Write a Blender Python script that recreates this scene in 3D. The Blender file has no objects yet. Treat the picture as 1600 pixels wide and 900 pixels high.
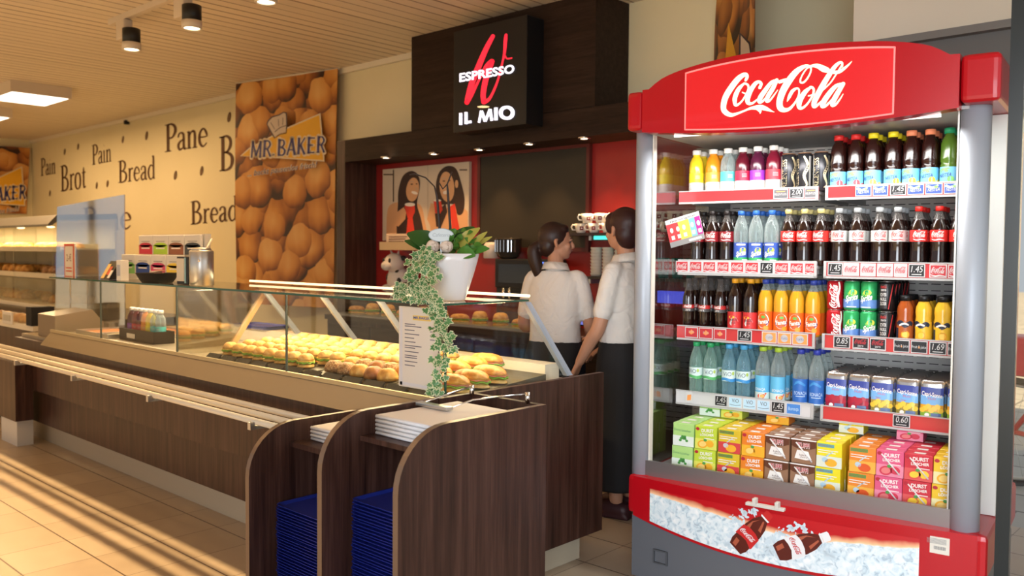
import bpy, bmesh, math, random
from mathutils import Vector, Matrix
random.seed(7)
SC = bpy.context.scene
COL = SC.collection
PI = math.pi
# ------------------------------------------------------------------ camera
RM = Matrix(((0.73442442, 0.67864353, 0.00798359), (0.03399026, -0.02503053, -0.99910867), (-0.6778388, 0.73404117, -0.04145031)))
CAMP = Vector((0, 0, 1.45)); FPX = 1348.79
cam_d = bpy.data.cameras.new('camera'); cam = bpy.data.objects.new('camera', cam_d); COL.objects.link(cam)
cam_d.sensor_width = 36; cam_d.lens = 36 * FPX / 1600; cam_d.clip_start = .05; cam_d.clip_end = 200
m3 = Matrix((RM[0], -Vector(RM[1]), -Vector(RM[2]))).transposed()
cam.matrix_world = Matrix.Translation(CAMP) @ m3.to_4x4()
cam_d.dof.use_dof = True; cam_d.dof.focus_distance = 3.75; cam_d.dof.aperture_fstop = 2.6
SC.camera = cam
# ------------------------------------------------------------------ light
SC.view_settings.view_transform = 'Standard'; SC.view_settings.look = 'None'
SC.view_settings.exposure = 0.0; SC.view_settings.gamma = 1.0; SC.view_settings.use_curve_mapping = False
W = bpy.data.worlds.new('sky'); SC.world = W; W.use_nodes = True
W.node_tree.nodes['Background'].inputs[0].default_value = (.88, .94, 1.0, 1); W.node_tree.nodes['Background'].inputs[1].default_value = .55
def lamp(name, kind, loc, target, energy, color, size=None, size_y=None, angle=None, blend=.6):
    d = bpy.data.lights.new(name, kind); o = bpy.data.objects.new(name, d); COL.objects.link(o)
    d.energy = energy; d.color = color; o.location = loc
    o.rotation_euler = (Vector(target) - Vector(loc)).to_track_quat('-Z', 'Y').to_euler()
    if kind == 'AREA':
        d.shape = 'RECTANGLE'; d.size = size; d.size_y = size_y or size
    elif kind == 'SPOT':
        d.spot_size = angle; d.spot_blend = blend; d.shadow_soft_size = size or .05
    elif kind == 'SUN': d.angle = angle
    elif kind == 'POINT': d.shadow_soft_size = size or .05
    return o
WARM = (1.0, .66, .33); WARM2 = (1.0, .60, .26); DAY = (.86, .93, 1.0)
lamp('sun', 'SUN', (-5, -12, 10), (-5, -12 + math.cos(math.radians(38)), 10 - math.sin(math.radians(38))), 9.5, (1.0, .70, .36), angle=.006)
lamp('daylight_entrance', 'AREA', (0.9, -1.35, 1.7), (-1.0, 3.3, .7), 52, DAY, 3.0, 2.4).data.spread = 1.25
lamp('daylight_side', 'AREA', (2.3, 2.2, 1.7), (-1.2, 2.9, 1.0), 22, DAY, 3.0, 2.4)
lamp('ceiling_bounce_front', 'AREA', (-5.5, 1.0, 3.1), (-5.5, 1.0, 0), 34, WARM2, 5.0, 2.0)
lamp('ceiling_lamps_far', 'AREA', (-11.0, 2.8, 3.05), (-11.0, 2.8, 0), 100, WARM2, 5.0, 3.0)
# ------------------------------------------------------------------ pixel helpers: a point of the photograph on a known plane
def ray(x, y): return RM.transposed() @ Vector(((x - 800) / FPX, (y - 450) / FPX, 1))
def at(x, y, ax, val):
    d = ray(x, y); t = (val - CAMP[ax]) / d[ax]; return CAMP + d * t
A7 = math.radians(7.0); P0 = Vector((-2.17326, 3.14548, 0))
EX = Vector((math.cos(A7), math.sin(A7), 0)); EY = Vector((-math.sin(A7), math.cos(A7), 0))
def CL(u, d, z): return P0 + EX * u + EY * d + Vector((0, 0, z))
def uz(x, y, dep):
    d = ray(x, y); t = ((P0 - CAMP).dot(EY) + dep) / d.dot(EY); P = CAMP + d * t - P0
    return P.dot(EX), P.z
# ------------------------------------------------------------------ materials
MATS = {}
def mat(name, col, rough=.5, metal=0, emit=None, estr=0, coat=0, spec=.5, trans=0, ior=1.45, alpha=1):
    if name in MATS: return MATS[name]
    m = bpy.data.materials.new(name); m.use_nodes = True
    b = m.node_tree.nodes['Principled BSDF']
    b.inputs['Base Color'].default_value = (*col, 1); b.inputs['Roughness'].default_value = rough; b.inputs['Metallic'].default_value = metal
    b.inputs['Specular IOR Level'].default_value = spec; b.inputs['Coat Weight'].default_value = coat
    b.inputs['Transmission Weight'].default_value = trans; b.inputs['IOR'].default_value = ior
    if emit: b.inputs['Emission Color'].default_value = (*emit, 1); b.inputs['Emission Strength'].default_value = estr
    MATS[name] = m; return m
def S(r, g, b):
    f = lambda c: (c / 255 / 12.92) if c / 255 <= .04045 else ((c / 255 + .055) / 1.055) ** 2.4
    return (f(r), f(g), f(b))
class NT:
    def __init__(s, m): s.t = m.node_tree; s.n = s.t.nodes; s.l = s.t.links
    def new(s, typ, **kw):
        n = s.n.new(typ)
        for k, v in kw.items():
            if k.startswith('i_'):
                n.inputs[k[2:].replace('_', ' ')].default_value = v
            else: setattr(n, k, v)
        return n
    def link(s, a, b): s.l.new(a, b)
    def math(s, op, a, b=None):
        n = s.n.new('ShaderNodeMath'); n.operation = op
        for i, q in enumerate((a, b)):
            if q is None: continue
            if isinstance(q, (int, float)): n.inputs[i].default_value = q
            else: s.l.new(q, n.inputs[i])
        return n.outputs[0]
    def ramp(s, fac, stops):
        n = s.n.new('ShaderNodeValToRGB'); s.l.new(fac, n.inputs[0]); e = n.color_ramp.elements
        while len(e) < len(stops): e.new(.5)
        for q, (p, c) in zip(e, stops): q.position = p; q.color = (*c, 1)
        return n.outputs[0]
    def mix(s, fac, a, b):
        n = s.n.new('ShaderNodeMix'); n.data_type = 'RGBA'
        for i, q in ((0, fac), (6, a), (7, b)):
            if isinstance(q, (int, float)): n.inputs[i].default_value = q
            elif isinstance(q, tuple): n.inputs[i].default_value = (*q, 1)
            else: s.l.new(q, n.inputs[i])
        return n.outputs[2]
def nodes_of(name, rough=.5, coat=0):
    m = mat(name, (.5, .5, .5), rough, coat=coat); t = NT(m); return m, t, m.node_tree.nodes['Principled BSDF']
def wpos(t, obj=False):
    if obj: return t.new('ShaderNodeTexCoord').outputs['Object']
    return t.new('ShaderNodeNewGeometry').outputs['Position']
def wood(name, c0, c1, c2, rough=.40, sc=(14, 14, .7), coat=.0):
    m, t, b = nodes_of(name, rough, coat)
    mp = t.new('ShaderNodeMapping'); mp.inputs['Scale'].default_value = sc; t.link(wpos(t), mp.inputs[0])
    n1 = t.new('ShaderNodeTexNoise', i_Scale=2.0, i_Detail=5.0, i_Roughness=.62); t.link(mp.outputs[0], n1.inputs['Vector'])
    mp2 = t.new('ShaderNodeMapping'); mp2.inputs['Scale'].default_value = (sc[0] * 5, sc[1] * 5, sc[2] * 2.2); t.link(wpos(t), mp2.inputs[0])
    n2 = t.new('ShaderNodeTexNoise', i_Scale=3.0, i_Detail=3.0); t.link(mp2.outputs[0], n2.inputs['Vector'])
    f = t.math('ADD', t.math('MULTIPLY', n1.outputs[0], .7), t.math('MULTIPLY', n2.outputs[0], .3))
    t.link(t.ramp(f, [(.34, c0), (.5, c1), (.66, c2)]), b.inputs['Base Color'])
    return m
WOOD = wood('dark wood laminate', (.020, .0075, .005), (.049, .0205, .014), (.090, .042, .030))
WOODH = wood('dark wood horizontal grain', (.014, .007, .0045), (.024, .0125, .008), (.038, .020, .013), sc=(.7, 14, 14))
WOODH.node_tree.nodes['Principled BSDF'].inputs['Specular IOR Level'].default_value = .2
WOODH.node_tree.nodes['Principled BSDF'].inputs['Roughness'].default_value = .55
def glassmat(name, tint=(1, 1, 1), refl=.08, gloss=.02):
    m = bpy.data.materials.new(name); m.use_nodes = True; MATS[name] = m; t = NT(m); t.n.clear()
    out = t.new('ShaderNodeOutputMaterial'); tr = t.new('ShaderNodeBsdfTransparent'); tr.inputs[0].default_value = (*tint, 1)
    gl = t.new('ShaderNodeBsdfGlossy'); gl.inputs['Roughness'].default_value = gloss
    fr = t.new('ShaderNodeLayerWeight'); fr.inputs[0].default_value = .5
    mx = t.new('ShaderNodeMixShader'); f = t.math('MINIMUM', t.math('ADD', t.math('POWER', fr.outputs['Facing'], 4.5), refl), 1.0)
    t.link(f, mx.inputs[0]); t.link(tr.outputs[0], mx.inputs[1]); t.link(gl.outputs[0], mx.inputs[2]); t.link(mx.outputs[0], out.inputs[0])
    return m
GLASS = glassmat('clear glass', (.975, .985, .98), .03)
GLASSR = glassmat('reflective glass', (.93, .95, .94), .16)
def plastic_clear(name, tint, body, fac):
    m = bpy.data.materials.new(name); m.use_nodes = True; MATS[name] = m; t = NT(m); t.n.clear()
    out = t.new('ShaderNodeOutputMaterial'); tr = t.new('ShaderNodeBsdfTransparent'); tr.inputs[0].default_value = (*tint, 1)
    pb = t.new('ShaderNodeBsdfPrincipled'); pb.inputs['Base Color'].default_value = (*body, 1); pb.inputs['Roughness'].default_value = .12
    fr = t.new('ShaderNodeLayerWeight'); fr.inputs[0].default_value = .45
    mx = t.new('ShaderNodeMixShader'); f = t.math('MINIMUM', t.math('ADD', t.math('MULTIPLY', fr.outputs['Facing'], .6), fac), 1.0)
    t.link(f, mx.inputs[0]); t.link(tr.outputs[0], mx.inputs[1]); t.link(pb.outputs[0], mx.inputs[2]); t.link(mx.outputs[0], out.inputs[0])
    return m
PETC = plastic_clear('clear bottle plastic', (.80, .87, .87), (.55, .62, .62), .16)
PETB = plastic_clear('blue tinted bottle plastic', (.55, .78, .85), (.35, .58, .66), .2)
PETG = plastic_clear('green tinted bottle plastic', (.66, .85, .80), (.42, .6, .55), .2)
PETN = plastic_clear('empty neck plastic', (.45, .42, .40), (.22, .2, .19), .25)
RED = mat('glossy red plastic', (.44, .004, .010), .28, coat=.2, spec=.35)
WHITE = mat('white', (.80, .80, .78), .5); OFFW = mat('off white', (.72, .68, .60), .55)
BLACK = mat('black', (.008, .008, .009), .4); BLACKM = mat('matt black', (.012, .011, .011), .8)
STEEL = mat('brushed steel', (.62, .61, .58), .32, .9); CHROME = mat('chrome', (.8, .8, .8), .12, 1.0)
ALU = mat('grey aluminium', (.36, .395, .45), .45, .12); GREY = mat('mid grey plastic', (.115, .122, .14), .5)
LGREY = mat('light grey enamel', (.42, .42, .42), .45)
# ------------------------------------------------------------------ mesh builder
TXT = {}
def text_geo(s, bold=0.0):
    k = (s, bold)
    if k not in TXT:
        cu = bpy.data.curves.new('t', 'FONT'); cu.body = s; cu.size = 1; cu.offset = bold; cu.resolution_u = 3; cu.fill_mode = 'FRONT'
        o = bpy.data.objects.new('t', cu); me = bpy.data.meshes.new_from_object(o)
        vs = [(v.co.x, v.co.y) for v in me.vertices]; fs = [tuple(p.vertices) for p in me.polygons]
        if vs:
            x0 = min(v[0] for v in vs); x1 = max(v[0] for v in vs); y1 = max(v[1] for v in vs); y0 = min(v[1] for v in vs)
        else: x0 = x1 = y0 = y1 = 0
        TXT[k] = ([(x - x0, y) for x, y in vs], fs, max(x1 - x0, 1e-4), y0, max(y1, 1e-4))
        bpy.data.objects.remove(o); bpy.data.curves.remove(cu); bpy.data.meshes.remove(me)
    return TXT[k]
def spline(pts, n=6):
    out = []; P = [pts[0]] + list(pts) + [pts[-1]]
    for i in range(1, len(P) - 2):
        p0, p1, p2, p3 = P[i - 1], P[i], P[i + 1], P[i + 2]
        for k in range(n):
            t = k / n
            out.append(tuple(.5 * ((2 * b) + (-a + c) * t + (2 * a - 5 * b + 4 * c - d) * t * t + (-a + 3 * b - 3 * c + d) * t ** 3) for a, b, c, d in zip(p0, p1, p2, p3)))
    out.append(tuple(pts[-1])); return out
class MB:
    def __init__(s): s.v = []; s.f = []; s.m = []; s.s = []
    def add(s, vs, fs, mi=0, sm=False):
        o = len(s.v); s.v += [tuple(v) for v in vs]; s.f += [tuple(i + o for i in f) for f in fs]
        s.m += (mi if isinstance(mi, list) else [mi] * len(fs)); s.s += [sm] * len(fs); return s
    def box(s, x0, x1, y0, y1, z0, z1, mi=0):
        v = [(x, y, z) for z in (z0, z1) for y in (y0, y1) for x in (x0, x1)]
        return s.add(v, [(0, 2, 3, 1), (4, 5, 7, 6), (0, 1, 5, 4), (2, 6, 7, 3), (0, 4, 6, 2), (1, 3, 7, 5)], mi)
    def bm(s, b, mi=0, sm=False, mx=None):
        b.verts.ensure_lookup_table(); b.verts.index_update()
        s.add([(mx @ v.co if mx else v.co.copy()) for v in b.verts], [[v.index for v in f.verts] for f in b.faces], mi, sm); b.free(); return s
    def rbox(s, x0, x1, y0, y1, z0, z1, r=.01, seg=2, mi=0, mx=None):
        b = bmesh.new(); bmesh.ops.create_cube(b, size=1)
        for v in b.verts: v.co = Vector(((x0 + x1) / 2 + v.co.x * (x1 - x0), (y0 + y1) / 2 + v.co.y * (y1 - y0), (z0 + z1) / 2 + v.co.z * (z1 - z0)))
        bmesh.ops.bevel(b, geom=b.edges[:], offset=r, segments=seg, affect='EDGES', profile=.6)
        return s.bm(b, mi, False, mx)
    def tube(s, pts, r, n=8, mi=0, caps=True, sm=True):
        pts = [Vector(p) for p in pts]; R = r if isinstance(r, (list, tuple)) else [r] * len(pts); vs = []; fs = []
        up = None
        for i, p in enumerate(pts):
            a = pts[max(i - 1, 0)]; c = pts[min(i + 1, len(pts) - 1)]; t = (c - a).normalized()
            if up is None: up = t.orthogonal().normalized()
            up = (up - t * up.dot(t)); up = up.normalized() if up.length > 1e-6 else t.orthogonal().normalized()
            w = t.cross(up)
            vs += [p + (up * math.cos(2 * PI * k / n) + w * math.sin(2 * PI * k / n)) * R[i] for k in range(n)]
        for i in range(len(pts) - 1):
            for k in range(n): fs.append((i * n + k, i * n + (k + 1) % n, (i + 1) * n + (k + 1) % n, (i + 1) * n + k))
        s.add(vs, fs, mi, sm)
        if caps:
            o = len(s.v) - len(vs); s.f += [tuple(o + k for k in reversed(range(n))), tuple(o + (len(pts) - 1) * n + k for k in range(n))]; s.m += [mi, mi]; s.s += [False, False]
        return s
    def lathe(s, prof, c=(0, 0, 0), n=20, mi=0, sm=True, cap=True):
        vs = []; fs = []; ms = []
        for r, z in prof: vs += [(c[0] + r * math.cos(2 * PI * k / n), c[1] + r * math.sin(2 * PI * k / n), c[2] + z) for k in range(n)]
        for i in range(len(prof) - 1):
            for k in range(n):
                fs.append((i * n + k, i * n + (k + 1) % n, (i + 1) * n + (k + 1) % n, (i + 1) * n + k)); ms.append(mi[i] if isinstance(mi, (list, tuple)) else mi)
        if cap and prof[0][0] > 1e-5: fs.append(tuple(reversed(range(n)))); ms.append(ms[0])
        if cap and prof[-1][0] > 1e-5: fs.append(tuple((len(prof) - 1) * n + k for k in range(n))); ms.append(ms[-2])
        return s.add(vs, fs, ms, sm)
    def prism(s, out, h0, h1, mp, mi=0, mside=None):
        n = len(out); vs = [mp(a, b, h0) for a, b in out] + [mp(a, b, h1) for a, b in out]
        fs = [tuple(reversed(range(n))), tuple(range(n, 2 * n))] + [(i, (i + 1) % n, n + (i + 1) % n, n + i) for i in range(n)]
        return s.add(vs, fs, [mi, mi] + [mi if mside is None else mside] * n)
    def sphere(s, c, r, n=14, m=9, mi=0, mx=None):
        r = r if isinstance(r, (tuple, list)) else (r, r, r); vs = []; fs = []
        for i in range(m + 1):
            a = PI * i / m
            for k in range(n): vs.append(Vector((r[0] * math.sin(a) * math.cos(2 * PI * k / n), r[1] * math.sin(a) * math.sin(2 * PI * k / n), r[2] * math.cos(a))))
        vs = [(mx @ v if mx else v) + Vector(c) for v in vs]
        for i in range(m):
            for k in range(n): fs.append((i * n + k, (i + 1) * n + k, (i + 1) * n + (k + 1) % n, i * n + (k + 1) % n))
        return s.add(vs, fs, mi, True)
    def poly(s, pts, mp, mi=0): return s.add([mp(*p) for p in pts], [tuple(range(len(pts)))], mi)
    def rect(s, x0, x1, y0, y1, mp, mi=0, nx=1):
        vs = []; fs = []
        for i in range(nx + 1):
            x = x0 + (x1 - x0) * i / nx; vs += [mp(x, y0), mp(x, y1)]
        fs = [(2 * i, 2 * i + 2, 2 * i + 3, 2 * i + 1) for i in range(nx)]
        return s.add(vs, fs, mi)
    def ell(s, cx, cy, rx, ry, mp, mi=0, n=18, rot=0):
        return s.poly([(cx + rx * math.cos(2 * PI * k / n) * math.cos(rot) - ry * math.sin(2 * PI * k / n) * math.sin(rot), cy + rx * math.cos(2 * PI * k / n) * math.sin(rot) + ry * math.sin(2 * PI * k / n) * math.cos(rot)) for k in range(n)], mp, mi)
    def ribbon(s, strokes, mp, mi=0, n=6, cap=True):
        for st in strokes:
            P = spline(st, n) if len(st) > 2 else st; L = []; vs = []
            for i, (x, y, w) in enumerate(P):
                a = P[max(i - 1, 0)]; c = P[min(i + 1, len(P) - 1)]; dx, dy = c[0] - a[0], c[1] - a[1]; l = math.hypot(dx, dy) or 1
                nx_, ny = -dy / l * w / 2, dx / l * w / 2; vs += [mp(x + nx_, y + ny), mp(x - nx_, y - ny)]
            s.add(vs, [(2 * i, 2 * i + 1, 2 * i + 3, 2 * i + 2) for i in range(len(P) - 1)], mi)
            if cap:
                for x, y, w in (P[0], P[-1]):
                    if w > 0: s.ell(x, y, w / 2, w / 2, mp, mi, 10)
        return s
    def text(s, t, x0, y0, w, h, mp, mi=0, bold=0.0, shear=0.0, slope=0.0):
        vs, fs, tw, ty0, ty1 = text_geo(t, bold)
        return s.add([mp(x0 + (x / tw) * w + shear * (y / ty1) * h, y0 + (y / ty1) * h + slope * (x / tw) * w) for x, y in vs], fs, mi)
    def build(s, name, mats, parent=None, local=False):
        me = bpy.data.meshes.new(name)
        if parent is not None and not local:
            pm = Matrix.Identity(4); q = parent
            while q is not None: pm = Matrix.Translation(q.location) @ q.rotation_euler.to_matrix().to_4x4() @ pm; q = q.parent
            inv = pm.inverted(); vs = [inv @ Vector(v) for v in s.v]
        else: vs = s.v
        me.from_pydata([tuple(v) for v in vs], [], s.f)
        mats = mats if isinstance(mats, (list, tuple)) else [mats]
        for m in mats: me.materials.append(m)
        me.polygons.foreach_set('material_index', s.m); me.polygons.foreach_set('use_smooth', s.s)
        me.validate(); me.update()
        o = bpy.data.objects.new(name, me); COL.objects.link(o)
        if parent is not None: o.parent = parent
        return o
def tag(o, label=None, cat=None, group=None, kind=None):
    if label: o['label'] = label
    if cat: o['category'] = cat
    if group: o['group'] = group
    if kind: o['kind'] = kind
    return o
def thing(name, label, cat, loc=(0, 0, 0), rz=0, group=None):
    o = bpy.data.objects.new(name, None); COL.objects.link(o); o.location = loc; o.rotation_euler = (0, 0, rz); o.empty_display_size = .1
    return tag(o, label, cat, group)
def copy_tree(o, parent=None):
    c = o.copy(); COL.objects.link(c)
    if parent is not None: c.parent = parent; c.matrix_parent_inverse.identity()
    for ch in [q for q in o.children]: copy_tree(ch, c)
    return c
def dup(root, loc, rz, label, group=None):
    r = copy_tree(root); r.location = loc; r.rotation_euler = (0, 0, rz); r['label'] = label
    if group: r['group'] = group
    return r
def struct(mb, name, mats): return tag(mb.build(name, mats), kind='structure')
ORD = ['first', 'second', 'third', 'fourth', 'fifth', 'sixth', 'seventh', 'eighth', 'ninth', 'tenth', 'eleventh', 'twelfth', 'thirteenth', 'fourteenth', 'fifteenth', 'sixteenth', 'seventeenth', 'eighteenth', 'nineteenth', 'twentieth', 'twenty-first', 'twenty-second', 'twenty-third', 'twenty-fourth', 'twenty-fifth', 'twenty-sixth', 'twenty-seventh', 'twenty-eighth']
XZ = lambda Y: (lambda a, b: (a, Y, b))
# ------------------------------------------------------------------ room shell
ZC = 3.18; YB = 5.0; XL = -15.15
def floor_mat():
    m, t, b = nodes_of('beige floor tiles', .3, .0); sep = t.new('ShaderNodeSeparateXYZ'); t.link(wpos(t), sep.inputs[0])
    fx = t.math('DIVIDE', t.math('ADD', sep.outputs[0], 2.451 + 34.05), .3405); fy = t.math('DIVIDE', t.math('ADD', sep.outputs[1], 31.1 - 1.306), .311)
    def edge(f, w):
        fr = t.math('FRACT', f); d = t.math('MINIMUM', fr, t.math('SUBTRACT', 1.0, fr)); return t.math('LESS_THAN', d, w)
    g = t.math('MAXIMUM', t.math('MULTIPLY', edge(fx, .007), .75), edge(fy, .012))
    wn = t.new('ShaderNodeTexWhiteNoise'); wn.noise_dimensions = '2D'; cb = t.new('ShaderNodeCombineXYZ')
    t.link(t.math('FLOOR', fx), cb.inputs[0]); t.link(t.math('FLOOR', fy), cb.inputs[1]); t.link(cb.outputs[0], wn.inputs[0])
    nz = t.new('ShaderNodeTexNoise', i_Scale=9.0, i_Detail=5.0); t.link(wpos(t), nz.inputs['Vector'])
    f = t.math('ADD', t.math('MULTIPLY', wn.outputs[0], .35), t.math('MULTIPLY', nz.outputs[0], .65))
    col = t.ramp(f, [(.2, (.34, .26, .18)), (.5, (.39, .305, .215)), (.8, (.44, .35, .255))])
    t.link(t.mix(g, col, (.10, .066, .045)), b.inputs['Base Color'])
    t.link(t.math('ADD', t.math('MULTIPLY', nz.outputs[0], .22), .26), b.inputs['Roughness'])
    return m
struct(MB().box(-17, 4, -1.6, 5.2, -.08, 0), 'floor', floor_mat())
def ceil_mat():
    m, t, b = nodes_of('white board ceiling', .5); sep = t.new('ShaderNodeSeparateXYZ'); t.link(wpos(t), sep.inputs[0])
    f = t.math('DIVIDE', t.math('ADD', sep.outputs[0], 40.0), .125); fr = t.math('FRACT', f)
    wn = t.new('ShaderNodeTexWhiteNoise'); wn.noise_dimensions = '1D'; t.link(t.math('FLOOR', f), wn.inputs['W'])
    gap = t.math('LESS_THAN', fr, t.math('ADD', .06, t.math('MULTIPLY', wn.outputs[0], .12)))
    nz = t.new('ShaderNodeTexNoise', i_Scale=.9, i_Detail=3.0); t.link(wpos(t), nz.inputs['Vector'])
    base = t.ramp(t.math('ADD', t.math('MULTIPLY', wn.outputs[0], .5), t.math('MULTIPLY', nz.outputs[0], .5)), [(.2, (.72, .63, .50)), (.8, (.80, .70, .56))])
    t.link(t.mix(t.math('MULTIPLY', gap, .8), base, (.16, .09, .05)), b.inputs['Base Color']); return m
struct(MB().box(-17, 4, -1.6, 5.2, ZC, ZC + .1), 'ceiling', ceil_mat())
def wall_mat():
    m, t, b = nodes_of('cream plaster', .75); nz = t.new('ShaderNodeTexNoise', i_Scale=1.2, i_Detail=4.0); t.link(wpos(t), nz.inputs['Vector'])
    t.link(t.ramp(nz.outputs[0], [(.3, (.70, .63, .405)), (.7, (.74, .67, .445))]), b.inputs['Base Color']); return m
CREAM = wall_mat(); WALLW = mat('pale wall paint', (.62, .56, .46), .7)
XW = at(1333, 60, 1, 4.3).x
struct(MB().box(XL - .1, XW + .1, YB, YB + .15, 0, ZC), 'wall_back', CREAM)
struct(MB().box(XL - .15, XL, -1.6, YB + .15, 0, ZC), 'wall_left', CREAM)
zl = at(1333, 70, 1, 4.3).z
struct(MB().box(XW, 4, 4.3, 4.45, zl, ZC), 'wall_right', WALLW)
struct(MB().box(XW, XW + .12, 4.45, YB, 0, ZC), 'wall_return', WALLW)
struct(MB().box(XW - .02, 4, 4.27, 4.47, zl - .035, zl).box(XW, 4, 4.32, 4.42, zl - .42, zl - .035, 1), 'trim_lintel', [mat('grey lintel', (.17, .16, .15), .5), mat('dark transom', (.13, .125, .12), .5)])
struct(MB().box(XL, at(643, 80, 1, YB).x + .3, YB - .035, YB, ZC - .05, ZC), 'trim_cornice', mat('cornice', (.74, .68, .55), .5))
# storefront wall behind the camera: a barred window (the sun comes through it) and the entrance under an unseen, added awning
w = MB(); Y0, Y1 = -1.6, -1.5
w.box(-17, -14, Y0, Y1, 0, ZC).box(-2.95, -2.8, Y0, Y1, 0, ZC).box(3.2, 4, Y0, Y1, 0, ZC).box(-14, -2.95, Y0, Y1, 0, .3).box(-14, -2.95, Y0, Y1, 2.806, ZC).box(-2.8, 3.2, Y0, Y1, 2.6, ZC)
struct(w, 'wall_front', WALLW)
w = MB()
for zz, hh in ((2.652, .036), (2.560, .040), (2.716, .014)): w.box(-14, -2.95, -1.56, -1.55, zz, zz + hh)
for xx in (-13.9, -12.6, -11.3, -10.5, -9.6, -9.0, -8.3): w.box(xx - .05, xx + .05, -1.57, -1.562, .3, 2.806)  # uprights added out of view, for dark streaks in the glass sheet's reflection
struct(w, 'window_1', mat('dark window bars', (.03, .03, .03), .5))
struct(MB().box(-2.92, 5, -4.2, -1.6, 2.75, 2.85), 'trim_sun_blocker', mat('sun blocker', (.35, .08, .06), .7))  # unseen slab added to keep the sun off the cooler and rack
# pavement outside
def pave():
    m, t, b = nodes_of('grey paving slabs', .7); br = t.new('ShaderNodeTexBrick', i_Scale=1.0); br.inputs['Brick Width'].default_value = .6; br.inputs['Row Height'].default_value = .4; br.inputs['Mortar Size'].default_value = .012
    br.inputs['Color1'].default_value = (.36, .36, .34, 1); br.inputs['Color2'].default_value = (.44, .43, .40, 1); br.inputs['Mortar'].default_value = (.14, .14, .13, 1)
    t.link(wpos(t), br.inputs['Vector']); t.link(br.outputs[0], b.inputs['Base Color']); return m
struct(MB().box(-40, 40, 5.2, 40, -.10, -.02).box(4, 40, -30, 5.2, -.10, -.02).box(-40, 4, -30, -1.6, -.10, -.02), 'floor_pavement', pave())
struct(MB().box(-2, 22, 22, 22.5, 0, 5).box(-2, 22, 21.9, 22, 0, .8, 1), 'wall_across_street', [mat('pale render', (.72, .74, .70), .8), mat('grey plinth', (.3, .31, .3), .8)])
# ------------------------------------------------------------------ portal of the coffee bar
YP = 4.62
zb = at(700, 236, 1, YP).z; ztop = at(643, 205, 1, YP).z
xl = at(527, 260, 1, YP).x; xi = at(539, 300, 1, YP).x; xs = at(643, 120, 1, YP).x; xe = at(930, 100, 1, YP).x
struct(MB().box(xl, xi, YP, YB, 0, ztop), 'trim_1', WOOD)
struct(MB().box(xi, -1.75, YP, YB, zb, ztop), 'trim_2', WOODH)
struct(MB().box(xs, xe, YP, YB, ztop + .002, ZC - .002), 'trim_3', WOODH)
def redwall():
    m, t, b = nodes_of('red niche wall', .35, .1); nz = t.new('ShaderNodeTexNoise', i_Scale=2.0); t.link(wpos(t), nz.inputs['Vector'])
    t.link(t.ramp(nz.outputs[0], [(.3, (.26, .012, .010)), (.7, (.30, .016, .012))]), b.inputs['Base Color']); return m
struct(MB().box(xi, -1.75, YB - .03, YB, 0, zb), 'wall_niche', redwall())
DL = mat('downlight glow', (1, .9, .7), .5, emit=(1.0, .80, .52), estr=14)
for i, (x, y) in enumerate(((603, 245), (678, 239), (749, 232.5), (827, 223.5), (913, 214.5))):
    c = at(x, y, 2, zb)
    r = thing('recessed_downlight', f'small round recessed downlight in the soffit over the coffee bar, {ORD[i]} from the left', 'ceiling light', (c.x, c.y, zb - .012), 0, 'downlights in the coffee bar soffit')
    MB().lathe([(.028, .012), (.028, 0), (.042, 0), (.045, .006), (.045, .012), (.028, .012)], n=18, cap=False).build('trim_ring', CHROME, r, True)
    MB().lathe([(.0, .003), (.028, .003), (.028, .011)], n=18).build('bulb', DL, r, True)
    lamp('downlight_beam', 'SPOT', (c.x, c.y + .03, zb - .03), (c.x, c.y + .12, 0), 26, WARM2, .03, angle=1.5, blend=.8)
# illuminated espresso sign
YS = 4.44
a = at(709, 50, 1, YS); c = at(822, 200, 1, YS); s0 = (a.x, c.x, at(709, 208, 1, YS).z, a.z)
r = thing('illuminated_sign', 'black box sign with glowing red brush stroke W above the coffee bar', 'sign', (s0[0], YS, s0[2]))
MB().rbox(s0[0], s0[1], YS, YP - .002, s0[2], s0[3], .006).build('box', BLACK, r)
EW = mat('sign white glow', (.9, .9, 1), .5, emit=(.86, .84, 1.0), estr=1.5); ER = mat('sign red glow', (.9, .03, .06), .5, emit=(1.0, .02, .05), estr=.9)
def sg(x, y): q = at(705 + x / 5.296, 40 + y / 5.296, 1, YS - .003); return (q.x, q.y, q.z)
def sgw(x, y): q = sg(x, y); return (q[0], q[1] - .003, q[2])
MB().ribbon([[(345, 88, 34), (290, 190, 42), (230, 330, 48), (170, 480, 48), (140, 590, 44), (130, 635, 38)], [(130, 635, 38), (170, 570, 30), (240, 430, 20), (290, 340, 36), (335, 297, 42)], [(337, 297, 42), (290, 430, 46), (265, 560, 44), (270, 630, 40)],
    [(270, 632, 40), (320, 600, 24), (380, 470, 18), (420, 320, 16), (440, 230, 22), (448, 130, 30), (454, 78, 24)], [(438, 230, 12), (460, 272, 12), (500, 268, 12)]], sg, 0).build('brush_stroke', ER, r)
MB().ell(266, 672, 50, 9, sg).build('cup_rim', mat('sign cream glow', (1, .8, .5), .5, emit=(1, .72, .35), estr=1.0), r)
def inv(x0, y0): return lambda x, y: sgw(x0 + x, y0 - y)
MB().text('ESPRESSO', 0, 0, 455, 70, inv(70, 466), bold=.03, slope=.17).build('lettering_espresso', EW, r)
mb = MB(); q = inv(67, 822)
mb.ribbon([[(14, 0, 26), (14, 98, 26)], [(58, 8, 26), (58, 106, 26)], [(58, 20, 22), (104, 26, 20)]], q, 0, 2, False)
mb.build('lettering_il', EW, r); mb = MB()
q = inv(222, 804)
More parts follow.
